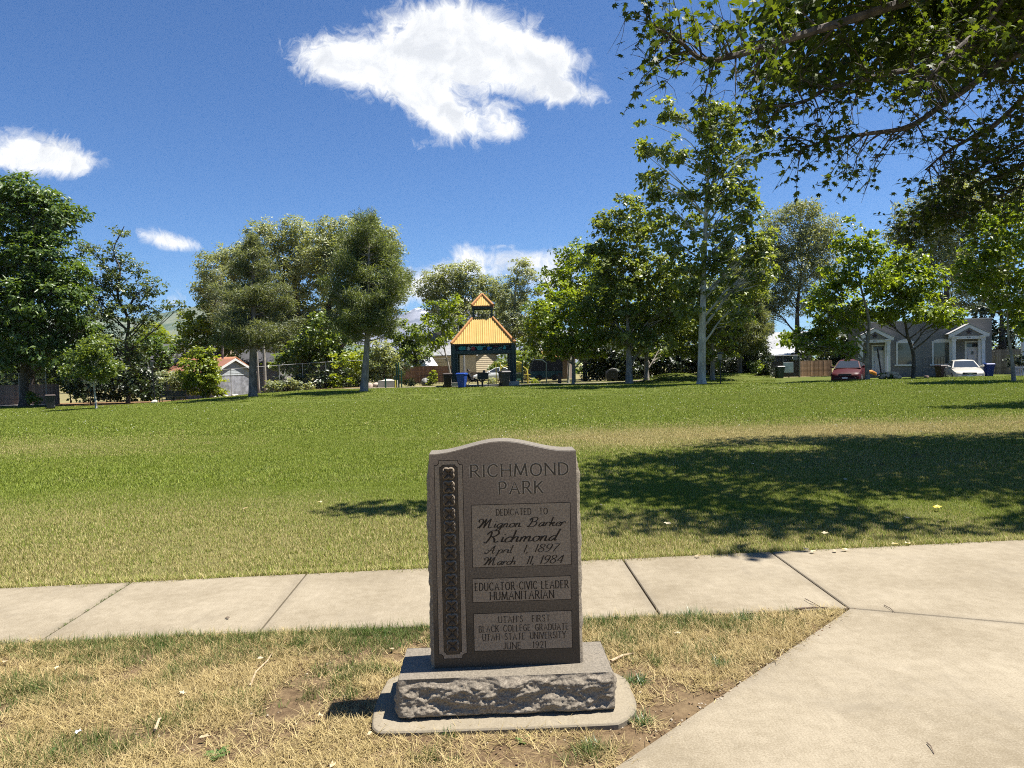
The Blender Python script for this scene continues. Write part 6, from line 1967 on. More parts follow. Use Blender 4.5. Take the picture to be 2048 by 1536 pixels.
def iron_fence(px0, px1, Y, h, label, step=.13):
    a, b = gpt(px0, Y), gpt(px1, Y)
    o_, rz, L = frame_pts(a, b)
    o = thing('iron_fence', label, 'fence', a, rz)
    n = int(L / step)
    m = MB(); m.box(-.012, .012, -.012, .012, 0, h); bar = m.mesh('bar', BLACKM)
    for i in range(n + 1):
        obj('bar', bar, o, (i * L / n, 0, 0))
    m = MB(); m.box(0, L, -.02, .02, h - .14, h - .10); m.box(0, L, -.02, .02, .10, .14); m.build('rail', BLACKM, o)
iron_fence(838, 888, 66, .95, 'low black iron fence around the boulder left of the pavilion')
iron_fence(906, 945, 68, 1.0, 'low black iron fence seen through the left of the pavilion')

# ---------------------------------------------------------------- houses
def gable_house(name, label, px0, px1, Y0, Y1, wall_h, roof_h, depth, wallmat, roofmat, gable_front=False, windows=(), over=.35, z=0.0, siding=0.0, door=None, chimney=None, sidingmat=None, fascia=None, sidez=0.0):
    a, b = gpt(px0, Y0), gpt(px1, Y1)
    o_, rz, L = frame_pts(a, b)
    o = thing(name, label, 'house' if 'house' in name else name.split('_')[-1], (a.x, a.y, a.z + z), rz)
    D = depth
    m = MB()
    if gable_front:
        poly = [(0, -.3), (L, -.3), (L, wall_h), (L / 2, wall_h + roof_h), (0, wall_h)]
        m.prism(poly, 0, D, 'y')
    else:
        poly = [(0, -.3), (D, -.3), (D, wall_h), (D / 2, wall_h + roof_h), (0, wall_h)]
        m.prism([(p[0], p[1]) for p in poly], 0, L, 'x')
    m.build('wall', wallmat, o)
    t = .12
    # two roof slopes
    sp = L if gable_front else D
    W_ = D if gable_front else L
    rise = roof_h / (sp / 2)
    for sd in (-1, 1):
        m = MB()
        def pt(u, w, dz):
            # u: across the span from the ridge, w along ridge
            z_ = wall_h + roof_h - abs(u) * rise + dz
            return (sp / 2 + u, w, z_) if gable_front else (w, sp / 2 + u, z_)
        e = sd * (sp / 2 + over)
        vs = [pt(0, -over, .01), pt(e, -over, .01), pt(e, W_ + over, .01), pt(0, W_ + over, .01), pt(0, -over, t), pt(e, -over, t), pt(e, W_ + over, t), pt(0, W_ + over, t)]
        m.add(vs, [(0, 3, 2, 1), (4, 5, 6, 7), (0, 1, 5, 4), (1, 2, 6, 5), (2, 3, 7, 6), (3, 0, 4, 7)])
        m.build('roof', roofmat, o)
        if fascia:
            m = MB()
            vs = [pt(0, -over - .03, -.1), pt(e, -over - .03, -.1), pt(e, -over - .003, -.1), pt(0, -over - .003, -.1), pt(0, -over - .03, t - .005), pt(e, -over - .03, t - .005), pt(e, -over - .003, t - .005), pt(0, -over - .003, t - .005)]
            m.add(vs, [(0, 3, 2, 1), (4, 5, 6, 7), (0, 1, 5, 4), (1, 2, 6, 5), (2, 3, 7, 6), (3, 0, 4, 7)])
            m.build('fascia', fascia, o)
    if siding > 0:
        zz = sidez
        board = sidingmat or wallmat
        top = wall_h + (roof_h if gable_front else 0)
        while zz < top - siding * .5:
            zc = zz + siding
            x0, x1 = 0, L
            if zc > wall_h and gable_front:
                f = (zc - wall_h) / roof_h; x0, x1 = L / 2 * f, L - L / 2 * f
            m = MB()
            vs = [(x0, -.03, zz), (x1, -.03, zz), (x1, -.008, zc), (x0, -.008, zc), (x0, 0, zz), (x1, 0, zz), (x1, 0, zc), (x0, 0, zc)]
            m.add(vs, [(0, 1, 2, 3), (0, 4, 5, 1), (3, 2, 6, 7), (0, 3, 7, 4), (1, 5, 6, 2)])
            m.build('siding_board', board, o); zz += siding
    for (x, zc, w, h) in windows:
        f = MB()
        f.box(x - w / 2 - .08, x + w / 2 + .08, -.07, -.032, zc - h / 2 - .08, zc - h / 2); f.box(x - w / 2 - .08, x + w / 2 + .08, -.07, -.032, zc + h / 2, zc + h / 2 + .08)
        f.box(x - w / 2 - .08, x - w / 2, -.068, -.032, zc - h / 2, zc + h / 2); f.box(x + w / 2, x + w / 2 + .08, -.068, -.032, zc - h / 2, zc + h / 2)
        f.box(x - .03, x + .03, -.066, -.032, zc - h / 2, zc + h / 2)
        wn = f.build('window', WHITE, o)
        g_ = MB(); g_.box(x - w / 2, x + w / 2, -.045, -.033, zc - h / 2, zc + h / 2); g_.build('pane', GLASS, wn)
    if chimney:
        x, y, w, zc = chimney
        m = MB(); m.box(x - w / 2, x + w / 2, y - w / 2, y + w / 2, wall_h, zc); m.box(x - w / 2 - .06, x + w / 2 + .06, y - w / 2 - .06, y + w / 2 + .06, zc, zc + .12)
        m.build('chimney', simple('chimney_cream', (.60, .52, .38), .9), o)
    return o
def shingle(name, c):
    if name in _mats: return _mats[name]
    m, t = new_mat(name)
    co = t.n('ShaderNodeTexCoord').outputs['Object']
    br = t.n('ShaderNodeTexBrick'); t.l(co, br.inputs['Vector']); br.inputs['Scale'].default_value = 3.5
    br.inputs['Color1'].default_value = (*c, 1); br.inputs['Color2'].default_value = (*[v * .75 for v in c], 1); br.inputs['Mortar'].default_value = (*[v * .5 for v in c], 1)
    f = t.noise(co, 1.4, 5, .65)
    cc = t.mix(t.ramp(f, 0, .5, .4, .75), br.outputs['Color'], tuple(min(1, v * 1.5) for v in c))
    p = t.n('ShaderNodeBsdfPrincipled'); t.l(cc, p.inputs['Base Color']); p.inputs['Roughness'].default_value = .9
    o = t.n('ShaderNodeOutputMaterial'); t.l(p.outputs[0], o.inputs[0]); _mats[name] = m
    return m
gable_house('brick_house', 'tan house with large dark grey shingle roof behind the orange roofed garage', 285, 420, 86, 84, 3.3, 2.7, 9, simple('tan_wall', (.36, .28, .20), .9), shingle('shingle_dark', (.085, .082, .088)), False, [(1.5, 2.3, .9, 1.2), (3.2, 2.3, .9, 1.2), (5.2, 2.3, .9, 1.2)])
gable_house('garage', 'low garage with orange tiled roof behind the yellow green shrub', 330, 425, 71, 69.5, 2.35, 1.55, 6.5, simple('garage_wall', (.42, .40, .36), .9), shingle('tile_orange', (.42, .17, .085)), False, [])
gable_house('garage', 'white garage gable with corrugated upper siding beside the left pine', 428, 506, 65.0, 69.3, 2.30, 1.10, 6, simple('garage_dapple_shade', (.22, .225, .25), .8, .45, 1.6), shingle('tile_brown', (.24, .10, .06)), True, [], .25, 0, .16, sidingmat=simple('garage_upper', (.36, .385, .395), .7), fascia=WHITE, sidez=1.95)  # mottled grey lower wall: dappled tree shade put into the colour
gable_house('house', 'dark roofed house glimpsed between the pine and the maple', 470, 560, 88, 88, 3.6, 2.3, 8, simple('dark_wall', (.20, .19, .18), .9), shingle('shingle_black', (.05, .05, .055)), False, [])
gable_house('house', 'grey stucco house with grey shingle roof left of the pavilion', 832, 912, 88, 85, 3.2, 2.6, 8, simple('grey_stucco', (.20, .20, .20), .9), shingle('shingle_grey', (.22, .225, .235)), False, [(2.2, 2.0, .7, .9), (4.2, 1.6, .8, 1.6)], chimney=(.9, 4.0, .8, 6.6))
gable_house('beige_house', 'beige clapboard house wing with gable seen through the pavilion', 953, 994, 79.5, 82.8, 2.9, 1.0, 6, simple('beige_wall', (.52, .44, .31), .8), shingle('shingle_light', (.28, .285, .29)), True, [], .3, 0, .22, sidingmat=simple('beige_board', (.46, .385, .265), .75), fascia=WHITE)
gable_house('house', 'brown grey house wall with white framed window seen through the pavilion', 908, 952, 83, 82.6, 2.75, 1.1, 9, simple('taupe_wall', (.17, .145, .12), .85), shingle('shingle_light', (.28, .285, .29)), False, [(1.05, 1.75, 1.0, 1.15)], .25, siding=0)
gable_house('house', 'pale grey house roof behind the maple right of the pavilion', 1078, 1150, 92, 92, 3.4, 2.0, 8, simple('pale_wall', (.48, .48, .48), .9), shingle('shingle_light', (.28, .285, .29)), False, [])
gable_house('shed', 'low shed with orange roof behind the dark blue trailer', 1070, 1135, 82, 81, 2.2, .75, 5, simple('shed_wall', (.16, .12, .10), .9), shingle('tile_orange', (.42, .17, .085)), False, [])
gable_house('house', 'house with pale grey sunlit roof and cream chimney beyond the dark fence', 1515, 1620, 92, 90, 2.6, 2.4, 8, simple('pale_wall', (.48, .48, .48), .9), shingle('shingle_pale', (.33, .335, .34)), False, [], chimney=(1.6, 4.2, 1.1, 6.2))
gable_house('shed', 'white metal roofed shed over the dark fence', 1535, 1600, 74, 72, 1.95, .55, 4, simple('shed_dark', (.10, .10, .10), .9), WHITE2, False, [], .25, fascia=WHITE)
gable_house('house', 'dark house with white eave and corner post at the right edge', 2050, 2280, 57, 52.8, 2.9, .6, 7, simple('dark_siding', (.06, .055, .05), .9), shingle('shingle_black', (.05, .05, .055)), False, [], .35, fascia=WHITE)
p = gpt(2046, 54.2); b = MB(); b.box(-.09, .09, -.09, .09, -.1, 2.9)
tag(b.build('porch_post', WHITE, None, False, .01, p), 'white square porch post at the extreme right edge', 'post')

# flat roofed grey house, right
def grey_house():
    a, b = gpt(1722, 57.5), gpt(1984, 54.6)
    o_, rz, L = frame_pts(a, b)
    z0 = .02
    o = thing('grey_house', 'flat roofed dark grey house with two white pedimented porches', 'house', (a.x, a.y, z0), rz)
    Hh = 4.25; D = 9
    wall = simple('house_grey_paint', (.185, .180, .172), .9, .10, 1.2, .2, bump=.25, bscale=25)
    trim = WHITE
    k = L / 262
    def X(px): return (px - 1722) * k
    def Z(py, px=1900):      # photo row to height on the facade
        Yp = 57.5 + (54.6 - 57.5) * (px - 1722) / 262
        return wp(px, py, Yp).z - z0
    # windows cut the wall: build the wall as strips round the openings
    wins = [(1796, 1831, 684, 729), (1868, 1905, 683, 728)]
    doors = [(1748, 1771, 694, 746, .55), (1935, 1959, 687, 738, .55)]
    ops = []
    for (p0, p1, t, bt) in wins:
        ops.append((X(p0), X(p1), Z(bt, p0), Z(t, p0)))
    dops = []
    for (p0, p1, t, bt, zf) in doors:
        dops.append((X(p0), X(p1), Z(t, p0) - 2.12, Z(t, p0)))
    m = MB()
    cuts = sorted(ops + dops)
    x = 0
    for (x0, x1, za, zb_) in cuts:
        m.box(x, x0, 0, .25, -.4, Hh); m.box(x0, x1, 0, .25, zb_, Hh); m.box(x0, x1, 0, .25, -.4, za); x = x1
    m.box(x, L, 0, .25, -.4, Hh)
    m.box(0, .25, .252, D, -.4, Hh); m.box(L - .25, L, .252, D, -.4, Hh); m.box(.25, L - .25, D - .25, D, -.4, Hh); m.box(.25, L - .25, .252, D - .25, Hh - .5, Hh - .35)
    m.build('wall', wall, o)
    m = MB(); m.box(-.06, L + .06, -.06, .30, Hh, Hh + .09); m.build('parapet_cap', simple('cap_pale', (.34, .34, .33), .7), o)
    cur = simple('curtain', (.50, .47, .40), .9, .2, 9)
    for (x0, x1, za, zb_) in ops:
        f = MB(); t = .10
        f.box(x0 - .02, x0 + t, -.05, .06, za, zb_); f.box(x1 - t, x1 + .02, -.05, .06, za, zb_)
        n = 10
        for i in range(n):
            u0, u1 = x0 - .02 + (x1 - x0 + .04) * i / n, x0 - .02 + (x1 - x0 + .04) * (i + 1) / n
            um = ((u0 + u1) / 2 - (x0 + x1) / 2) / ((x1 - x0) / 2)
            h_ = .20 * (1 - um * um)
            f.box(u0, u1, -.048, .058, zb_ - .10, zb_ + h_)
        w = f.build('window', trim, o)
        s_ = MB(); s_.box(x0 - .16, x1 + .16, -.13, .05, za - .12, za); s_.build('sill', trim, w)
        g_ = MB(); g_.box(x0 + t, x1 - t, .05, .056, za, zb_ - .10); g_.build('pane', glass_mat('house_glass', (.12, .12, .10), .06), w)
        V, Fs = [], []
        nn = 40
        for i in range(nn + 1):
            xx = x0 + t + (x1 - x0 - 2 * t) * i / nn; yy = .14 + .03 * math.sin(i * 1.3) + .012 * math.sin(i * 3.1)
            V += [(xx, yy, za), (xx, yy, zb_)]
        for i in range(nn):
            Fs.append((2 * i, 2 * i + 2, 2 * i + 3, 2 * i + 1))
        obj('curtain', np_mesh('curtain', V, Fs, cur, True), w)
    for di, (x0, x1, za, zb_) in enumerate(dops):
        dm = simple('door_white', (.55, .55, .57), .5, .06)
        m = MB(); m.box(x0 + .02, x1 - .02, .10, .16, za, zb_ - .28)
        d = m.build('door', dm, o)
        for (u0, u1, v0, v1) in ((.14, .44, .08, .36), (.56, .86, .08, .36), (.14, .44, .42, .68), (.56, .86, .42, .68), (.14, .86, .76, .80), (.14, .44, .82, .92), (.56, .86, .82, .92)):
            q = MB(); q.box(x0 + (x1 - x0) * u0, x0 + (x1 - x0) * u1, .085, .098, za + 1.84 * v0, za + 1.84 * v1); q.build('panel', dm, d, False, .008)
        q = MB(); q.box((x0 + x1) / 2 - .08, (x0 + x1) / 2 + .08, .07, .083, za + 1.28, za + 1.52); q.build('pane', GLASS, d)
        q = MB(); q.tube([(x0 + .10, .10, za + .95), (x0 + .10, .04, za + .95)], .035, 8); q.build('handle', BLACKM, d)
        m = MB(); m.box(x0 + .02, x1 - .02, .11, .15, zb_ - .26, zb_ - .02); m.build('transom', GLASS, o)
        m = MB(); m.box(x0 - .10, x0 + .02, -.01, .10, za, zb_ + .08); m.box(x1 - .02, x1 + .10, -.01, .10, za, zb_ + .08); m.box(x0 - .10, x1 + .10, -.012, .098, zb_ + .08, zb_ + .16); m.build('door_frame', trim, o)
        # porch
        c = (x0 + x1) / 2 - (.42 if di == 0 else .52); pw = .95; pd = 1.15
        ze = zb_ + .32
        por = bpy.data.objects.new('porch', None); link(por, o); por.location = (c, 0, 0)
        m = MB()
        for sx in (-1, 1):
            m.box(sx * pw - .12, sx * pw + .12, -pd, -pd + .22, za - .10, ze); m.box(sx * pw - .15, sx * pw + .15, -pd - .03, -pd + .25, ze - .12, ze - .003)
            m.box(sx * (pw) - .10, sx * (pw) + .10, -.20, -.003, za - .10, ze)
        m.build('column', trim, por, False, .01)
        m = MB(); m.box(-pw - .16, pw + .16, -pd - .02, -pd + .20, ze, ze + .24); m.box(-pw - .16, -pw + .06, -pd + .20, 0, ze, ze + .22); m.box(pw - .06, pw + .16, -pd + .20, 0, ze, ze + .22)
        m.build('entablature', trim, por, False, .01)
        hp = .70; e = pw + .36
        zz = ze + .245
        m = MB()
        m.prism([(-e, zz), (-e + .001, zz + .12), (0, zz + hp + .14), (e - .001, zz + .12), (e, zz), (e - .34, zz), (0, zz + hp - .10), (-e + .34, zz)], -pd - .16, -pd + .06, 'y')
        m.build('raking_cornice', trim, por)
        m = MB(); m.box(-e, -e + .62, -pd - .14, -pd + .04, zz - .10, zz - .003); m.box(e - .62, e, -pd - .14, -pd + .04, zz - .10, zz - .003); m.build('cornice_return', trim, por)
        m = MB(); m.prism([(-e + .36, zz + .002), (0, zz + hp - .115), (e - .36, zz + .002)], -pd - .06, -pd - .02, 'y'); m.build('tympanum', wall, por)
        st = []
        for i in range(10):
            r_ = .21 if i % 2 == 0 else .085
            st.append((r_ * math.sin(i * PI / 5), zz + .27 + r_ * math.cos(i * PI / 5)))
        m = MB(); m.prism(st, -pd - .10, -pd - .065, 'y'); m.build('star', simple('star_dark', (.035, .02, .02), .6), por)
        for sd in (-1, 1):
            m = MB()
            vs = [(0, -pd - .20, zz + hp + .16), (sd * (e + .04), -pd - .20, zz + .13), (sd * (e + .04), 0, zz + .13), (0, 0, zz + hp + .16)]
            vs = vs + [(x_, y_, z_ + .05) for x_, y_, z_ in vs]
            m.add(vs, [(0, 3, 2, 1), (4, 5, 6, 7), (0, 1, 5, 4), (1, 2, 6, 5), (2, 3, 7, 6), (3, 0, 4, 7)]); m.build('porch_roof', shingle('shingle_porch', (.42, .40, .38)), por)
        m = MB(); m.box(-pw - .2, pw + .2, -pd - .12, 0, -.3, za - .10); m.box(-pw + .1, pw - .1, -pd - .48, -pd - .123, -.3, za - .28); m.box(-pw + .1, pw - .1, -pd - .80, -pd - .483, -.3, za - .45); m.build('steps', simple('steps_brown', (.22, .17, .13), .9), por)
        quad_strip_text('430' if di else '432', .17, BLACKM, por, Matrix.Translation((0, -pd - .026, ze + .06)) @ Matrix.Rotation(PI / 2, 4, 'X'))
        m = MB(); m.box(-pw + .02, -pw + .08, -pd + .30, -.24, za - .10, za + .002); m.build('threshold', trim, por)
    # hand rail and orange toy like object on the left step
    return o
grey_house()
# leaning dark post and slim rail
p = gpt(1766, 50.5)
b = MB(); b.tube([(0, 0, -.2), (-.34, .05, 2.35)], .055, 8)
tag(b.build('leaning_pole', BLACKM, None, True, 0, p), 'dark leaning pole in front of the left porch door', 'pole')
p = gpt(1775, 53)
b = MB(); b.cyl(0, 0, -.2, 1.75, .05, 8)
tag(b.build('porch_pipe', WHITE, None, True, 0, p), 'thin white upright pipe right of the left porch door', 'pipe')
p = gpt(1740, 53.6)
b = MB(); b.tube([(-.35, 0, .35), (-.2, 0, .52), (.1, 0, .56), (.4, 0, .42), (.45, 0, .30)], [.08, .14, .15, .12, .05], 8)
tag(b.build('orange_pumpkin', simple('orange_pumpkin', (.45, .17, .02), .6), None, True, 0, p), 'orange lumpy object lying on the left porch step', 'decoration')
p = gpt(1853, 51)
b = MB(); b.tube([(0, 0, -.1), (0, 0, .3), (0, 0, .36)], [.15, .15, .11], 10)
tag(b.build('planter', simple('planter_clay', (.22, .15, .12), .8), None, True, 0, p), 'small grey brown planter by the house wall', 'planter')
def trellis():
    p = gpt(1846, 54.5)
    o = thing('trellis', 'thin dark wire trellis panel against the grey house wall', 'trellis', p, R(-4))
    for dx in (0, 1.05):
        m = MB()
        for i in range(5):
            m.cyl(dx + i * .22, 0, -.1, 1.35 + .16 * math.sin(i * PI / 4), .012, 5)
        m.tube([(dx + .88 * i / 8, 0, 1.35 + .16 * math.sin(i * PI / 8)) for i in range(9)], .012, 5)
        m.tube([(dx, 0, .7), (dx + .88, 0, .7)], .010, 5)
        m.build('panel', BLACKM, o)
trellis()
b = MB(); p = gpt(1577, 60.8)
b.box(-.42, .42, -.02, .02, .45, 1.32)
tag(b.build('white_sign', WHITE2, None, False, .01, p), 'blank white board hanging on the fence by the dark green bin', 'sign')
b = MB(); p = gpt(1591, 62)
b.box(-.18, .18, -.02, .02, 1.5, 1.9)
tag(b.build('small_sign', simple('sign_grey', (.22, .23, .25), .7), None, False, .01, p), 'small grey board on the willow trunk above the dark fence', 'sign')

# ---------------------------------------------------------------- cars
def car(label, px, Y, rz, paint, L=4.6, Wd=1.80, hood=.93, belt=.95, roof=1.42, suv=False, name='parked_car'):
    p = gpt(px, Y)
    o = thing(name, label, 'car', p, rz)
    # local: x from the front bumper backwards, y sideways
    st = [(0.0, .62, .30, .56), (.10, .80, .24, .66), (.35, .875, .20, .74), (.9, .90, .19, .84), (1.35, .90, .19, hood), (2.2, .90, .19, belt), (3.4, .90, .19, belt + .02), (4.1, .885, .20, belt + .03), (L - .15, .82, .26, belt - .02), (L, .68, .34, .80)]
    if suv:
        st = [(x, w, z0, z1 + (.07 if i > 1 else .03)) for i, (x, w, z0, z1) in enumerate(st)]
    V, Fs = [], []
    sc = Wd / 1.80
    for (x, w, z0, z1) in st:
        w *= sc; h = z1 - z0
        prof = [(-w * .82, z0), (-w * .98, z0 + h * .18), (-w, z0 + h * .5), (-w * .985, z0 + h * .74), (-w * .93, z0 + h * .92), (-w * .62, z0 + h * 1.0), (0, z0 + h * 1.035), (w * .62, z0 + h * 1.0), (w * .93, z0 + h * .92), (w * .985, z0 + h * .74), (w, z0 + h * .5), (w * .98, z0 + h * .18), (w * .82, z0)]
        V += [(x, y, z) for y, z in prof]
    n = 13
    for i in range(len(st) - 1):
        for k in range(n):
            Fs.append((i * n + k, i * n + (k + 1) % n, (i + 1) * n + (k + 1) % n, (i + 1) * n + k))
    Fs.append(tuple(range(n))[::-1]); Fs.append(tuple(range((len(st) - 1) * n, len(st) * n)))
    m = MB(); m.add(V, Fs); m.build('body', paint, o, True, .0)
    # cabin
    xa, xb, xc, xd = (1.30, 2.15, 3.25, 4.05) if not suv else (1.15, 1.95, 3.70, 4.30)
    wb, wr = .80 * sc, .60 * sc
    zb = belt - .03 + (.07 if suv else 0)
    cab = [(xa, wb, zb), (xb, wr, roof - .03), ((xb + xc) / 2, wr * 1.03, roof + .02), (xc, wr, roof - .03), (xd, wb, zb)]
    V = []
    top = [(xb, wr, roof - .05), ((xb + xc) / 2, wr * 1.02, roof), (xc, wr, roof - .05)]
    base = [(xa, wb, zb), ((xa + xd) / 2, wb * 1.06, zb), (xd, wb, zb)]
    for q in (base, top):
        for (x, w, z) in q:
            V += [(x, -w, z), (x, w, z)]
    crown = [(xb + .12, 0, roof + .02), ((xb + xc) / 2, 0, roof + .05), (xc - .12, 0, roof + .02)]
    V += crown
    Fs = [(0, 1, 7, 6), (5, 4, 10, 11), (0, 6, 8, 2), (2, 8, 10, 4), (1, 3, 9, 7), (3, 5, 11, 9), (6, 7, 12), (6, 12, 13, 8), (7, 9, 13, 12), (8, 13, 14, 10), (9, 11, 14, 13), (10, 14, 11)]
    m = MB(); m.add(V, Fs); m.build('cabin', paint, o, False, .03)
    gl = glass_mat('car_glass', (.03, .035, .04), .04)
    def panel(nm, c4, inset, off, mat):
        c = [Vector(q) for q in c4]; ctr = sum(c, Vector()) / 4
        nn = (c[1] - c[0]).cross(c[3] - c[0]).normalized()
        if nn.dot(ctr - Vector(((xa + xd) / 2, 0, .8))) < 0:
            nn = -nn
        q = [p_ + (ctr - p_) * inset for p_ in c]
        vs = [p_ + nn * off for p_ in q] + [p_ - nn * .03 for p_ in q]
        mm = MB(); mm.add(vs, [(0, 1, 2, 3), (7, 6, 5, 4), (0, 4, 5, 1), (1, 5, 6, 2), (2, 6, 7, 3), (3, 7, 4, 0)]); return mm.build(nm, mat, o)
    panel('windscreen', [(xa, -wb, zb), (xa, wb, zb), (xb, wr, roof - .05), (xb, -wr, roof - .05)], .10, .008, gl)
    panel('rear_window', [(xd, -wb, zb), (xd, wb, zb), (xc, wr, roof - .05), (xc, -wr, roof - .05)], .12, .008, gl)
    xm, wm, wmt = (xa + xd) / 2, wb * 1.06, wr * 1.02
    for s_ in (-1, 1):
        panel('side_window', [(xa, s_ * wb, zb), (xm, s_ * wm, zb), ((xb + xc) / 2, s_ * wmt, roof), (xb, s_ * wr, roof - .05)], .16, .010, gl)
        panel('side_window', [(xm, s_ * wm, zb), (xd, s_ * wb, zb), (xc, s_ * wr, roof - .05), ((xb + xc) / 2, s_ * wmt, roof)], .16, .010, gl)
        mm = MB(); mm.tube([(xa + .28, s_ * (wb + .02), zb + .06), (xa + .26, s_ * (wb + .22), zb + .10), (xa + .24, s_ * (wb + .25), zb + .10)], [.03, .085, .05], 8); mm.build('mirror', paint, o, True)
        for x in (.85, L - .95):
            mm = MB(); mm.tube([(x, s_ * (.70 * sc), .32), (x, s_ * (.905 * sc), .32)], .33, 18)
            w_ = mm.build('wheel', simple('tyre', (.012, .012, .012), .8), o)
            mm = MB(); mm.tube([(x, s_ * (.86 * sc), .32), (x, s_ * (.912 * sc), .32)], [.20, .19], 14); mm.build('rim', simple('alloy', (.35, .35, .36), .35, .1, 5, .5, .8), w_)
        mm = MB(); mm.add([(.10, s_ * .44, .50), (.30, s_ * .82 * sc, .50), (.36, s_ * .83 * sc, .66), (.16, s_ * .44, .64), (.20, s_ * .44, .50), (.40, s_ * .80 * sc, .50), (.44, s_ * .80 * sc, .66), (.26, s_ * .44, .64)],
                          [(0, 1, 2, 3), (7, 6, 5, 4), (0, 4, 5, 1), (1, 5, 6, 2), (2, 6, 7, 3), (3, 7, 4, 0)])
        for q in range(len(mm.v)):
            x_, y_, z_ = mm.v[q]; mm.v[q] = (x_ - .055, y_, z_ + (.06 if suv else .01))
        mm.build('headlight', glass_mat('lamp_glass', (.45, .46, .48), .12), o, False, .012)
    dz = .05 if suv else 0
    mm = MB(); mm.box(-.015, .10, -.40, .40, .49 + dz, .63 + dz); g_ = mm.build('grille', BLACKM, o, False, .03)
    if not suv:
        mm = MB(); mm.tube([(-.022, -.30, .50), (-.022, .30, .62)], .014, 5); mm.build('grille_bar', simple('chrome', (.6, .6, .6), .2, .02, 3, .5, 1.0), g_)
        mm = MB(); mm.tube([(-.024, 0.07 * math.cos(a), .56 + .07 * math.sin(a)) for a in np.linspace(0, 6.283, 13)], .010, 5); mm.build('emblem', simple('chrome', (.6, .6, .6), .2, .02, 3, .5, 1.0), g_)
    mm = MB(); mm.box(-.04, .16, -.66 * sc, .66 * sc, .30, .44); mm.build('bumper', paint if not suv else simple('bumper_dark', (.02, .01, .012), .5), o, False, .04)
    mm = MB(); mm.box(-.052, -.04, -.16, .16, .36, .46); mm.build('licence_plate', simple('plate_white', (.6, .62, .66)), o)
    return o
PAINT_W = simple('car_champagne', (.46, .425, .36), .28, .03, 2, .5, 0, coat=.6)
PAINT_R = simple('car_maroon', (.045, .004, .004), .5, .05, 2, .2, 0, coat=0)
PAINT_WH = simple('car_white', (.75, .76, .76), .3, .03, 2, .5, 0, coat=.5)
car('champagne white sedan parked nose towards the lawn before the grey house', 1940, 46.6, R(67), PAINT_W)
car('dark maroon hatchback parked beside the light brown fence', 1690, 48.0, R(58), PAINT_R, 4.4, 1.86, 1.0, 1.0, 1.60, True)
car('white car parked side on behind the pavilion', 946, 71.5, R(4), PAINT_WH, 4.9, 1.8, .90, .92, 1.40, False, 'parked_car')

# ---------------------------------------------------------------- dark blue trailer and playground
def trailer():
    a = gpt(1062, 70)
    o = thing('trailer', 'dark navy boxy trailer with teal lower panel behind the playground', 'trailer', a, R(5))
    navy = simple('trailer_navy', (.010, .013, .026), .5); teal = simple('trailer_teal', (.015, .07, .085), .5)
    m = MB(); m.prism([(0, .95), (.25, 1.95), (.6, 2.1), (2.95, 2.16), (3.1, 2.0), (3.15, .95)], 0, 2.2, 'y'); m.build('body', navy, o, False, .03)
    m = MB(); m.box(.05, 3.1, .02, 2.18, .30, .945); m.build('lower_panel', teal, o, False, .02)
    m = MB()
    for x in (.8, 1.6, 2.4):
        m.box(x - .012, x + .012, -.005, .018, .32, .93)
    m.build('rib', navy, o)
    for x in (.8, 2.3):
        m = MB(); m.tube([(x, -.06, .30), (x, .2, .30)], .30, 14); m.build('wheel', BLACKM, o)
trailer()
def playground():
    Y = 62.0
    a = gpt(1036, Y)
    k = Y / F_PX
    o = thing('playground_set', 'yellow and green playground climber right of the pavilion', 'playground', a, R(3))
    def z(py): return wp(1036, py, Y).z - a.z
    def x(px): return (px - 1036) * k
    m = MB()
    for px in (1029, 1045.5):
        for yy in (0, 1.15):
            m.cyl(x(px), yy, -.2, z(724), .06, 8)
    m.build('post', DGREEN, o, True)
    m = MB(); m.box(x(1029), x(1045.5), 0, 1.15, z(746), z(744)); m.build('deck', DGREEN, o)
    # arched barrier
    for yy in (-.03, 1.18):
        m = MB()
        pts = [(x(1029), yy, z(727)), (x(1032), yy, z(724.5)), (x(1037), yy, z(723.5)), (x(1042), yy, z(725)), (x(1045), yy, z(728))]
        m.tube(pts, .035, 6)
        for px in np.linspace(1030.5, 1044, 7):
            m.cyl(x(px), yy, z(744), z(725.6), .014, 5)
        m.tube([(x(1029), yy, z(744)), (x(1045.5), yy, z(744))], .03, 6)
        m.build('arch_panel', YELLOWP, o, True)
    # ladder with rungs
    m = MB()
    for yy in (.1, .8):
        m.tube([(x(1047), yy, z(733)), (x(1056), yy, z(739)), (x(1056.5), yy, z(770))], .03, 6)
    m.build('hand_rail', YELLOWP, o, True)
    for i, py in enumerate((750.5, 756.5, 762, 768)):
        m = MB(); m.box(x(1049.5 - i * .0), x(1062 - i * .4), .1, .8, z(py), z(py - .9)); m.build('rung', YELLOWP, o)
    # overhead ring climber seen under the roof
    m = MB(); m.tube([(x(993), .3, -.1), (x(993), .3, z(724)), (x(1001.5), .3, z(724)), (x(1002), .3, z(745))], .04, 7); m.build('overhead_bar', YELLOWP, o, True)
    m = MB()
    m.tube([(x(1002), .3, z(738)), (x(1005), .3, z(734)), (x(1011), .3, z(731.5)), (x(1017), .3, z(733)), (x(1019), .3, z(735))], .04, 7)
    for px in np.linspace(1004, 1018, 6):
        m.cyl(x(px), .3, z(746), z(733.5), .012, 5)
    m.build('low_arch', YELLOWP, o, True)
    m = MB(); m.box(x(1030), x(1045), .3, .9, z(762), z(746.5)); m.build('slide_panel', simple('slide_green', (.06, .11, .09), .5), o)
    m = MB(); m.cyl(x(1037), -.5, -.1, z(760), .05, 8); m.tube([(x(1033), -.5, z(759)), (x(1041), -.5, z(759))], .07, 8); m.build('stool', GREENP, o)
playground()
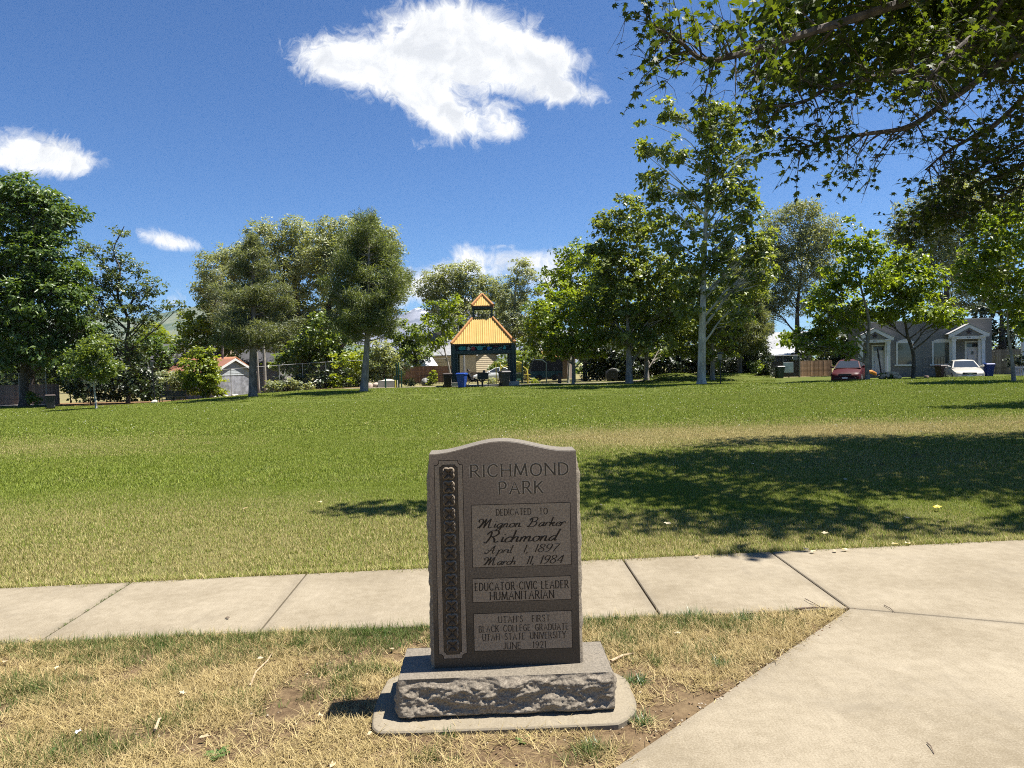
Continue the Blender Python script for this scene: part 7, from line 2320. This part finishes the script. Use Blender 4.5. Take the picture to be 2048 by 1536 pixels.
for (px, py0, Y, label, r) in [(1093, 726, 63, 'slim green playground pole with bent top before the trailer', .05), (1150.5, 726, 61, 'dark green pole beside the slim maple trunk', .05)]:
    a = gpt(px, Y); h = wp(px, py0, Y).z - a.z
    b = MB(); b.tube([(0, 0, -.2), (0, 0, h)] + ([(-.3, 0, h + .25), (-.9, 0, h + .3)] if px < 1100 else []), r, 8)
    tag(b.build('green_pole', DGREEN, None, True, 0, a), label, 'pole')
# fitness posts left of the pavilion
def fitness():
    Y = 57.5
    a = gpt(797, Y)
    k = Y / F_PX
    def x(px): return (px - 797) * k
    o = thing('fitness_station', 'group of slim green fitness posts left of the pavilion', 'fitness station', a)
    for px, py, r in [(793.5, 726, .055), (797.5, 724.5, .06), (803, 741, .05), (790, 754, .05)]:
        h = wp(px, py, Y).z - a.z
        m = MB(); m.cyl(x(px), 0, -.2, h, r, 9); m.cyl(x(px), 0, h, h + .03, r * 1.15, 9); m.build('post', GREENP, o, True)
    m = MB(); m.cyl(x(791), -.1, 0, .62, .06, 8); m.build('yellow_sleeve', YELLOWP, o, True)
    m = MB(); m.tube([(x(793.5), 0, 1.15), (x(803), 0, 1.15)], .03, 7); m.tube([(x(790), 0, .9), (x(797.5), 0, .9)], .03, 7); m.build('cross_bar', GREENP, o, True)
    m = MB(); m.box(x(770), x(795), -.5, .5, -.05, .03); m.build('pad', M_PAD, o)
fitness()
p = gpt(771, 57.3); h = wp(771, 756, 57.3).z - p.z
b = MB(); b.cyl(0, 0, -.2, h, .06, 9); tag(b.build('green_post', GREENP, None, True, 0, p), 'single short dark green post in front of the white stone block', 'post')
def rock(name, px, Y, sx, sy, sz, mat, label, seed, cat='rock', box=False):
    p = gpt(px, Y)
    bm_ = bmesh.new()
    if box:
        bmesh.ops.create_cube(bm_, size=2.0); bmesh.ops.subdivide_edges(bm_, edges=bm_.edges[:], cuts=4, use_grid_fill=True)
    else:
        bmesh.ops.create_icosphere(bm_, subdivisions=3, radius=1)
    vs = np.array([v.co for v in bm_.verts]); nz = fbm(vs[:, 0] * 1.6 + seed, vs[:, 1] * 1.6, vs[:, 2] * 1.6, 4, seed)
    for v, q in zip(bm_.verts, nz):
        f = 1 + ((q - .5) * (.7 if not box else .06))
        co = v.co.copy()
        if box and co.z > .9:
            co.z = .45 + .55 * (1 - max(abs(co.x), abs(co.y)))
        v.co = Vector((co.x * f * sx, co.y * f * sy, max(-.1, co.z * f * sz + (sz * .4 if not box else sz * .75))))
    me = bpy.data.meshes.new(name); bm_.to_mesh(me); bm_.free(); me.materials.append(mat)
    if not box:
        me.polygons.foreach_set('use_smooth', np.ones(len(me.polygons), bool))
    tag(obj(name, me, None, p, seed), label, cat)
SAND = simple('sandstone', (.42, .34, .28), .9, .2, 3, .2, bump=.5, bscale=12)
rock('boulder', 736, 59, .42, .4, .32, SAND, 'pale pinkish boulder right behind the pine trunk', 1)
rock('boulder', 752, 60, .55, .4, .30, SAND, 'flat pink sandstone boulder between the pine and the white block', 2)
rock('stone_block', 776, 59.5, .72, .6, .42, simple('limestone', (.46, .43, .37), .9, .1, 3, .2, bump=.3, bscale=10), 'large pale stone block with sloped top behind the green post', 0, 'stone', True)
rock('boulder', 853, 66.6, .55, .4, .42, simple('grey_rock', (.26, .26, .25), .9, .25, 3, .2, bump=.5, bscale=10), 'rounded grey boulder inside the low iron fence', 4)
rock('boulder', 308, 58, .28, .25, .20, simple('limestone', (.46, .43, .37)), 'small white rock at the foot of the left lamp post', 5)
for i, px in enumerate((430, 452, 466, 472)):
    rock('white_stone', px, 61.5 + .2 * i, .16, .16, .12, simple('limestone', (.46, .43, .37)), 'small white stone below the white garage, ' + ['leftmost of four', 'second of four', 'third of four', 'rightmost of four'][i], 6 + i, 'stone')
for i, ob_ in enumerate([q for q in COL.objects if q.name.startswith('white_stone')]):
    ob_['group'] = 'white stones below the garage'
# white canopy
def canopy():
    a = gpt(827, 77.5); 
    o = thing('canopy', 'white peaked canopy roof showing above the reddish fence', 'canopy', a, R(3))
    L = 2.55; 
    m = MB(); z0, z1 = 1.72, 2.62
    V = [(0, 0, z0), (L, 0, z0), (L, 2.4, z0), (0, 2.4, z0), (.7, 1.2, z1), (L - .55, 1.2, z1)]
    m.add(V, [(0, 1, 5, 4), (1, 2, 5), (2, 3, 4, 5), (3, 0, 4), (3, 2, 1, 0)]); m.build('roof', WHITE2, o)
    for x in (.05, L - .05):
        for y in (.05, 2.35):
            m = MB(); m.cyl(x, y, -.1, z0, .03, 6); m.build('leg', WHITE, o)
    for x in (.75, 1.5):
        m = MB(); m.add([(x, .45, z0 + .35), (x + .35, .45, z0 + .35), (x + .45, .75, z0 + .575), (x + .15, .75, z0 + .575)], [(0, 1, 2, 3)])
        for i in range(4):
            q = m.v[i]; m.v[i] = (q[0], q[1] - .01, q[2] + .02)
        m.build('vent_flap', simple('vent_dark', (.06, .06, .06)), o)
canopy()
# young plant by the iron fence and planting
tree('shrub', 'upright yellow green shrub inside the iron fence', [(862, 775), (862, 760)], 66.4, .03, [(862, 757, 8, 14), (866, 750, 5, 9), (858, 765, 7, 8)], LF_YEL, BARK_DARK, (.14, .09), 2.4, 201, .16, 10, cat='shrub')
tree('shrub', 'pinkish twiggy shrub behind the green fitness posts', [(822, 775), (822, 765)], 64, .03, [(815, 765, 11, 10), (828, 766, 10, 9)], LF_WILLOW2, BARK_PINE, (.14, .08), 1.8, 202, .2, 9, cat='shrub')
tree('shrub', 'low yellow flowered plant in front of the trailer', [(1075, 770), (1075, 766)], 61, .02, [(1068, 765, 7, 7), (1078, 766, 7, 6)], LF_YEL, BARK_DARK, (.12, .08), 1.8, 203, .15, 8, cat='shrub')
tree('shrub', 'grassy green clump seen under the pavilion', [(985, 775), (985, 765)], 67, .02, [(984, 764, 9, 10), (975, 768, 7, 6)], LF_WILLOW, BARK_DARK, (.14, .05), 2.2, 204, .16, 10, cat='shrub')
# utility pole, lamps, bench, wires
def pole(name, label, px0, py0, px1, py1, Y, r, mat, cat, arm=False):
    a = gpt(px0, Y); t = wp(px1, py1, Y) - a
    b = MB(); b.tube([(0, 0, -.3), t], [r, r * .8], 9)
    if arm:
        b.box(t.x - 1.0, t.x + 1.0, -.06, .06, t.z - .5, t.z - .38)
    tag(b.build(name, mat, None, True, 0, a), label, cat)
WOODP = simple('pole_wood', (.30, .27, .23), .9, .2, 4, .1, bump=.4, bscale=20)
pole('utility_pole', 'tall weathered wooden utility pole behind the left pine', 531, 790, 524, 622, 64, .14, WOODP, 'pole', False)
pole('utility_pole', 'shorter bare wooden pole between the pine and the utility pole', 518, 790, 514, 705, 63, .10, WOODP, 'pole')
pole('utility_pole', 'thin grey utility pole seen through the left side of the pavilion', 929, 775, 928, 706, 76, .12, GALV, 'pole')
def lamp(px, Y, py_top, label, lean=0.0):
    a = gpt(px, Y); h = wp(px, py_top, Y).z - a.z
    o = thing('lamp_post', label, 'lamp post', a)
    m = MB(); m.tube([(0, 0, -.2), (-lean, 0, h - .45)], .045, 8); m.build('pole', BLACKM, o, True)
    m = MB(); m.tube([(-lean, 0, h - .45), (-lean, 0, h - .05)], [.10, .16], 8); m.build('lantern', simple('lamp_pane', (.20, .20, .19), .3), o)
    m = MB(); m.tube([(-lean, 0, h - .047), (-lean, 0, h), (-lean, 0, h + .08)], [.24, .22, .03], 10); m.build('lamp_cap', BLACKM, o)
lamp(1441, 49.5, 706, 'black lantern lamp post right of the pale plane trunk')
lamp(309, 59, 722, 'slim dark lamp post behind the bench at left', .16)
def bench(px, Y):
    a = gpt(px, Y)
    o = thing('bench', 'black metal mesh bench in front of the garage at left', 'bench', a, R(4))
    L = 1.95
    m = MB()
    for i in range(6):
        m.box(0, L, -.25 + i * .085, -.19 + i * .085, .43, .455)
    m.build('seat', BLACKM, o)
    m = MB()
    for i in range(5):
        m.box(0, L, .26 + i * .02, .285 + i * .02, .50 + i * .085, .56 + i * .085)
    m.build('backrest', BLACKM, o)
    for x in (.05, L / 2, L - .05):
        m = MB(); m.box(x - .025, x + .025, -.24, -.19, -.1, .43); m.box(x - .025, x + .025, .25, .30, -.1, .95); m.box(x - .02, x + .02, -.24, .30, .62, .66) if x != L / 2 else None; m.build('leg', BLACKM, o)
bench(319, 58.2)
def wires():
    a = wp(800, 708, 80); b_ = wp(905, 716, 80)
    for i, dz in enumerate((0, -.38)):
        pts = [a.lerp(b_, t) + Vector((0, 0, dz - .5 * math.sin(t * PI) * .6)) for t in np.linspace(-.8, 1.0, 14)]
        m = MB(); m.tube(pts, .018, 5)
        tag(m.build('overhead_wire', GALV if i == 0 else BLACKM, None, True), ['pale overhead wire in front of the grey house roof', 'dark lower overhead wire in front of the grey house roof'][i], 'wire')
wires()
# items behind the grove: parked dark trailer shapes in deep shade
def shade_cart():
    a = gpt(1214, 64)
    o = thing('cart', 'black covered cart standing in deep shade left of the forked trunk', 'cart', a, R(5))
    m = MB(); m.prism([(0, .18), (.95, .18), (1.0, .75), (.85, .98), (.25, 1.0), (.02, .7)], 0, .8, 'y'); m.build('cover', BLACKM, o, False, .05)
    for x in (.2, .8):
        m = MB(); m.tube([(x, -.05, .16), (x, .05, .16)], .16, 10); m.build('wheel', BLACKM, o)
    m = MB(); m.tube([(.25, .1, 1.0), (.55, .1, 1.12), (.9, .1, 1.02), (1.05, .1, .8)], .025, 6); m.build('handle', GALV, o)
shade_cart()
p = gpt(1119.5, 59); b = MB(); b.box(-.14, .14, -.12, .12, -.1, .82); b.box(-.16, .16, -.14, .14, .82, .88)
tag(b.build('park_box', simple('box_dark', (.03, .03, .035), .6), None, False, .015, p), 'dark slim post like box on the grass before the trailer', 'box')

# ---------------------------------------------------------------- table, chair, seated person
def stand():
    a = gpt(966, 54.9)
    o = thing('grill', 'black boxy grill on a single leg under the pavilion roof', 'grill', a, R(3))
    z0 = .03 + 0
    m = MB(); m.box(-.42, .42, -.3, .3, .58, 1.02); m.build('fire_box', BLACKM, o, False, .015)
    m = MB(); m.box(-.50, .44, -.33, .33, 1.023, 1.06); m.build('top', BLACKM, o, False, .01)
    m = MB(); m.cyl(-.05, 0, -.1, .58, .07, 10); m.build('leg', BLACKM, o)
    m = MB(); m.cyl(.40, .2, -.1, .58, .03, 8); m.build('side_leg', BLACKM, o)
    m = MB(); m.tube([(.1, .1, 1.06), (.1, .1, 1.25)], .09, 10); m.build('pot', BLACKM, o)
    m = MB(); m.tube([(.44, -.1, 1.0), (.62, -.1, 1.02)], .02, 6); m.build('handle', BLACKM, o)
stand()
def chair_and_person():
    a = gpt(942, 54.8)
    o = thing('chair', 'black metal armchair under the pavilion with a person sitting in it', 'chair', a, R(4))
    m = MB(); m.box(-.05, .48, -.27, .27, .40, .43); m.build('seat', BLACKM, o, False, .01)
    m = MB(); m.add([(-.06, -.27, .43), (-.06, .27, .43), (-.30, .27, 1.0), (-.30, -.27, 1.0), (-.09, -.27, .43), (-.09, .27, .43), (-.33, .27, 1.0), (-.33, -.27, 1.0)], [(0, 1, 2, 3), (7, 6, 5, 4), (0, 4, 5, 1), (1, 5, 6, 2), (2, 6, 7, 3), (3, 7, 4, 0)]); m.build('backrest', BLACKM, o)
    for sy in (-.27, .27):
        m = MB(); m.tube([(.46, sy, .40), (.5, sy, .06), (.42, sy, .045), (-.2, sy, .045), (-.28, sy, .06), (-.10, sy, .40)], .016, 6); m.build('leg', BLACKM, o, True)
        m = MB(); m.tube([(-.22, sy, .66), (.3, sy, .64), (.42, sy, .42)], .018, 6); m.build('armrest', BLACKM, o, True)
    p = thing('person', 'person in dark clothes leaning back in the chair under the pavilion', 'person', a, R(4))
    v, e, r = [], [], []
    def add(co, rad, par=None):
        v.append(Vector(co)); r.append(rad)
        if par is not None:
            e.append((par, len(v) - 1))
        return len(v) - 1
    pel = add((0, 0, .55), .15); wst = add((-.06, 0, .72), .135, pel); chs = add((-.14, 0, .90), .155, wst); shd = add((-.18, 0, 1.02), .11, chs); nk = add((-.18, 0, 1.10), .058, shd)
    hd1 = add((-.165, 0, 1.17), .085, nk); hd2 = add((-.155, 0, 1.25), .098, hd1); hd3 = add((-.165, 0, 1.32), .07, hd2)
    for sy in (-1, 1):
        hip = add((.05, sy * .09, .53), .095, pel); kn = add((.46, sy * .13, .56), .066, hip); cf = add((.52, sy * .13, .36), .058, kn); an = add((.54, sy * .13, .10), .042, cf); heel = add((.52, sy * .13, .055), .045, an); toe = add((.70, sy * .14, .045), .036, heel)
        sh = add((-.17, sy * .20, 1.0), .068, shd); el = add((-.03, sy * .27, .76), .047, sh); wr = add((.20, sy * .25, .69), .030, el); pm = add((.28, sy * .245, .685), .034, wr)
        for q in range(4):
            f1 = add((.345, sy * (.215 + .02 * q), .682), .0095, pm); f2 = add((.375 + .006 * (q in (1, 2)), sy * (.213 + .02 * q), .668), .008, f1)
        t1 = add((.285, sy * .205, .70), .011, pm); t2 = add((.32, sy * .19, .692), .009, t1)
    me = bpy.data.meshes.new('body'); me.from_pydata(v, e, [])
    ob_ = bpy.data.objects.new('body', me); COL.objects.link(ob_)
    sk = ob_.modifiers.new('skin', 'SKIN'); sb = ob_.modifiers.new('sub', 'SUBSURF'); sb.levels = 1; sb.render_levels = 1
    for i, d in enumerate(me.skin_vertices[0].data):
        d.radius = (r[i], r[i]); d.use_root = (i == 0)
    dg = C.evaluated_depsgraph_get()
    nm = bpy.data.meshes.new_from_object(ob_.evaluated_get(dg)); bpy.data.objects.remove(ob_)
    nm.name = 'body'
    nm.materials.clear()
    nm.materials.append(simple('dark_clothes', (.016, .016, .018), .9)); nm.materials.append(simple('skin', (.30, .17, .11), .6)); nm.materials.append(simple('shoe_dark', (.02, .02, .02), .7))
    for f in nm.polygons:
        c = f.center
        f.material_index = 1 if (c.z > 1.12 or c.x > .21 and .6 < c.z < .74 and abs(c.y) > .17) else (2 if c.z < .085 else 0)
        f.use_smooth = True
    obj('body', nm, p)
    m = MB(); m.tube([(-.045, 0, 1.255), (-.025, 0, 1.235), (-.05, 0, 1.215)], [.010, .018, .012], 6); m.build('nose', nm.materials[1], p, True)
    bm_ = bmesh.new(); bmesh.ops.create_icosphere(bm_, subdivisions=2, radius=.112)
    for vv in bm_.verts:
        if vv.co.z < -.02 and vv.co.x > -.02: vv.co *= .75
    hm_ = bpy.data.meshes.new('hair'); bm_.to_mesh(hm_); bm_.free(); hm_.materials.append(BLACKM)
    obj('hair', hm_, p, (-.185, 0, 1.285))
    for sy in (-1, 1):
        m = MB(); m.tube([(-.165, sy * .092, 1.21), (-.165, sy * .104, 1.24), (-.165, sy * .094, 1.26)], [.012, .02, .012], 6); m.build('ear', nm.materials[1], p, True)
chair_and_person()

# ================================================================== air
def haze():
    b = MB(); b.box(-5300, 5300, -410, 5500, -12, 470)
    m, t = new_mat('haze_air')
    v = t.n('ShaderNodeVolumePrincipled'); v.inputs['Color'].default_value = (.80, .90, 1.0, 1); v.inputs['Density'].default_value = 3.5e-5
    v.inputs['Anisotropy'].default_value = .2
    o = t.n('ShaderNodeOutputMaterial'); t.l(v.outputs[0], o.inputs['Volume'])
    ob_ = b.build('haze', m); ob_['kind'] = 'stuff'
haze()
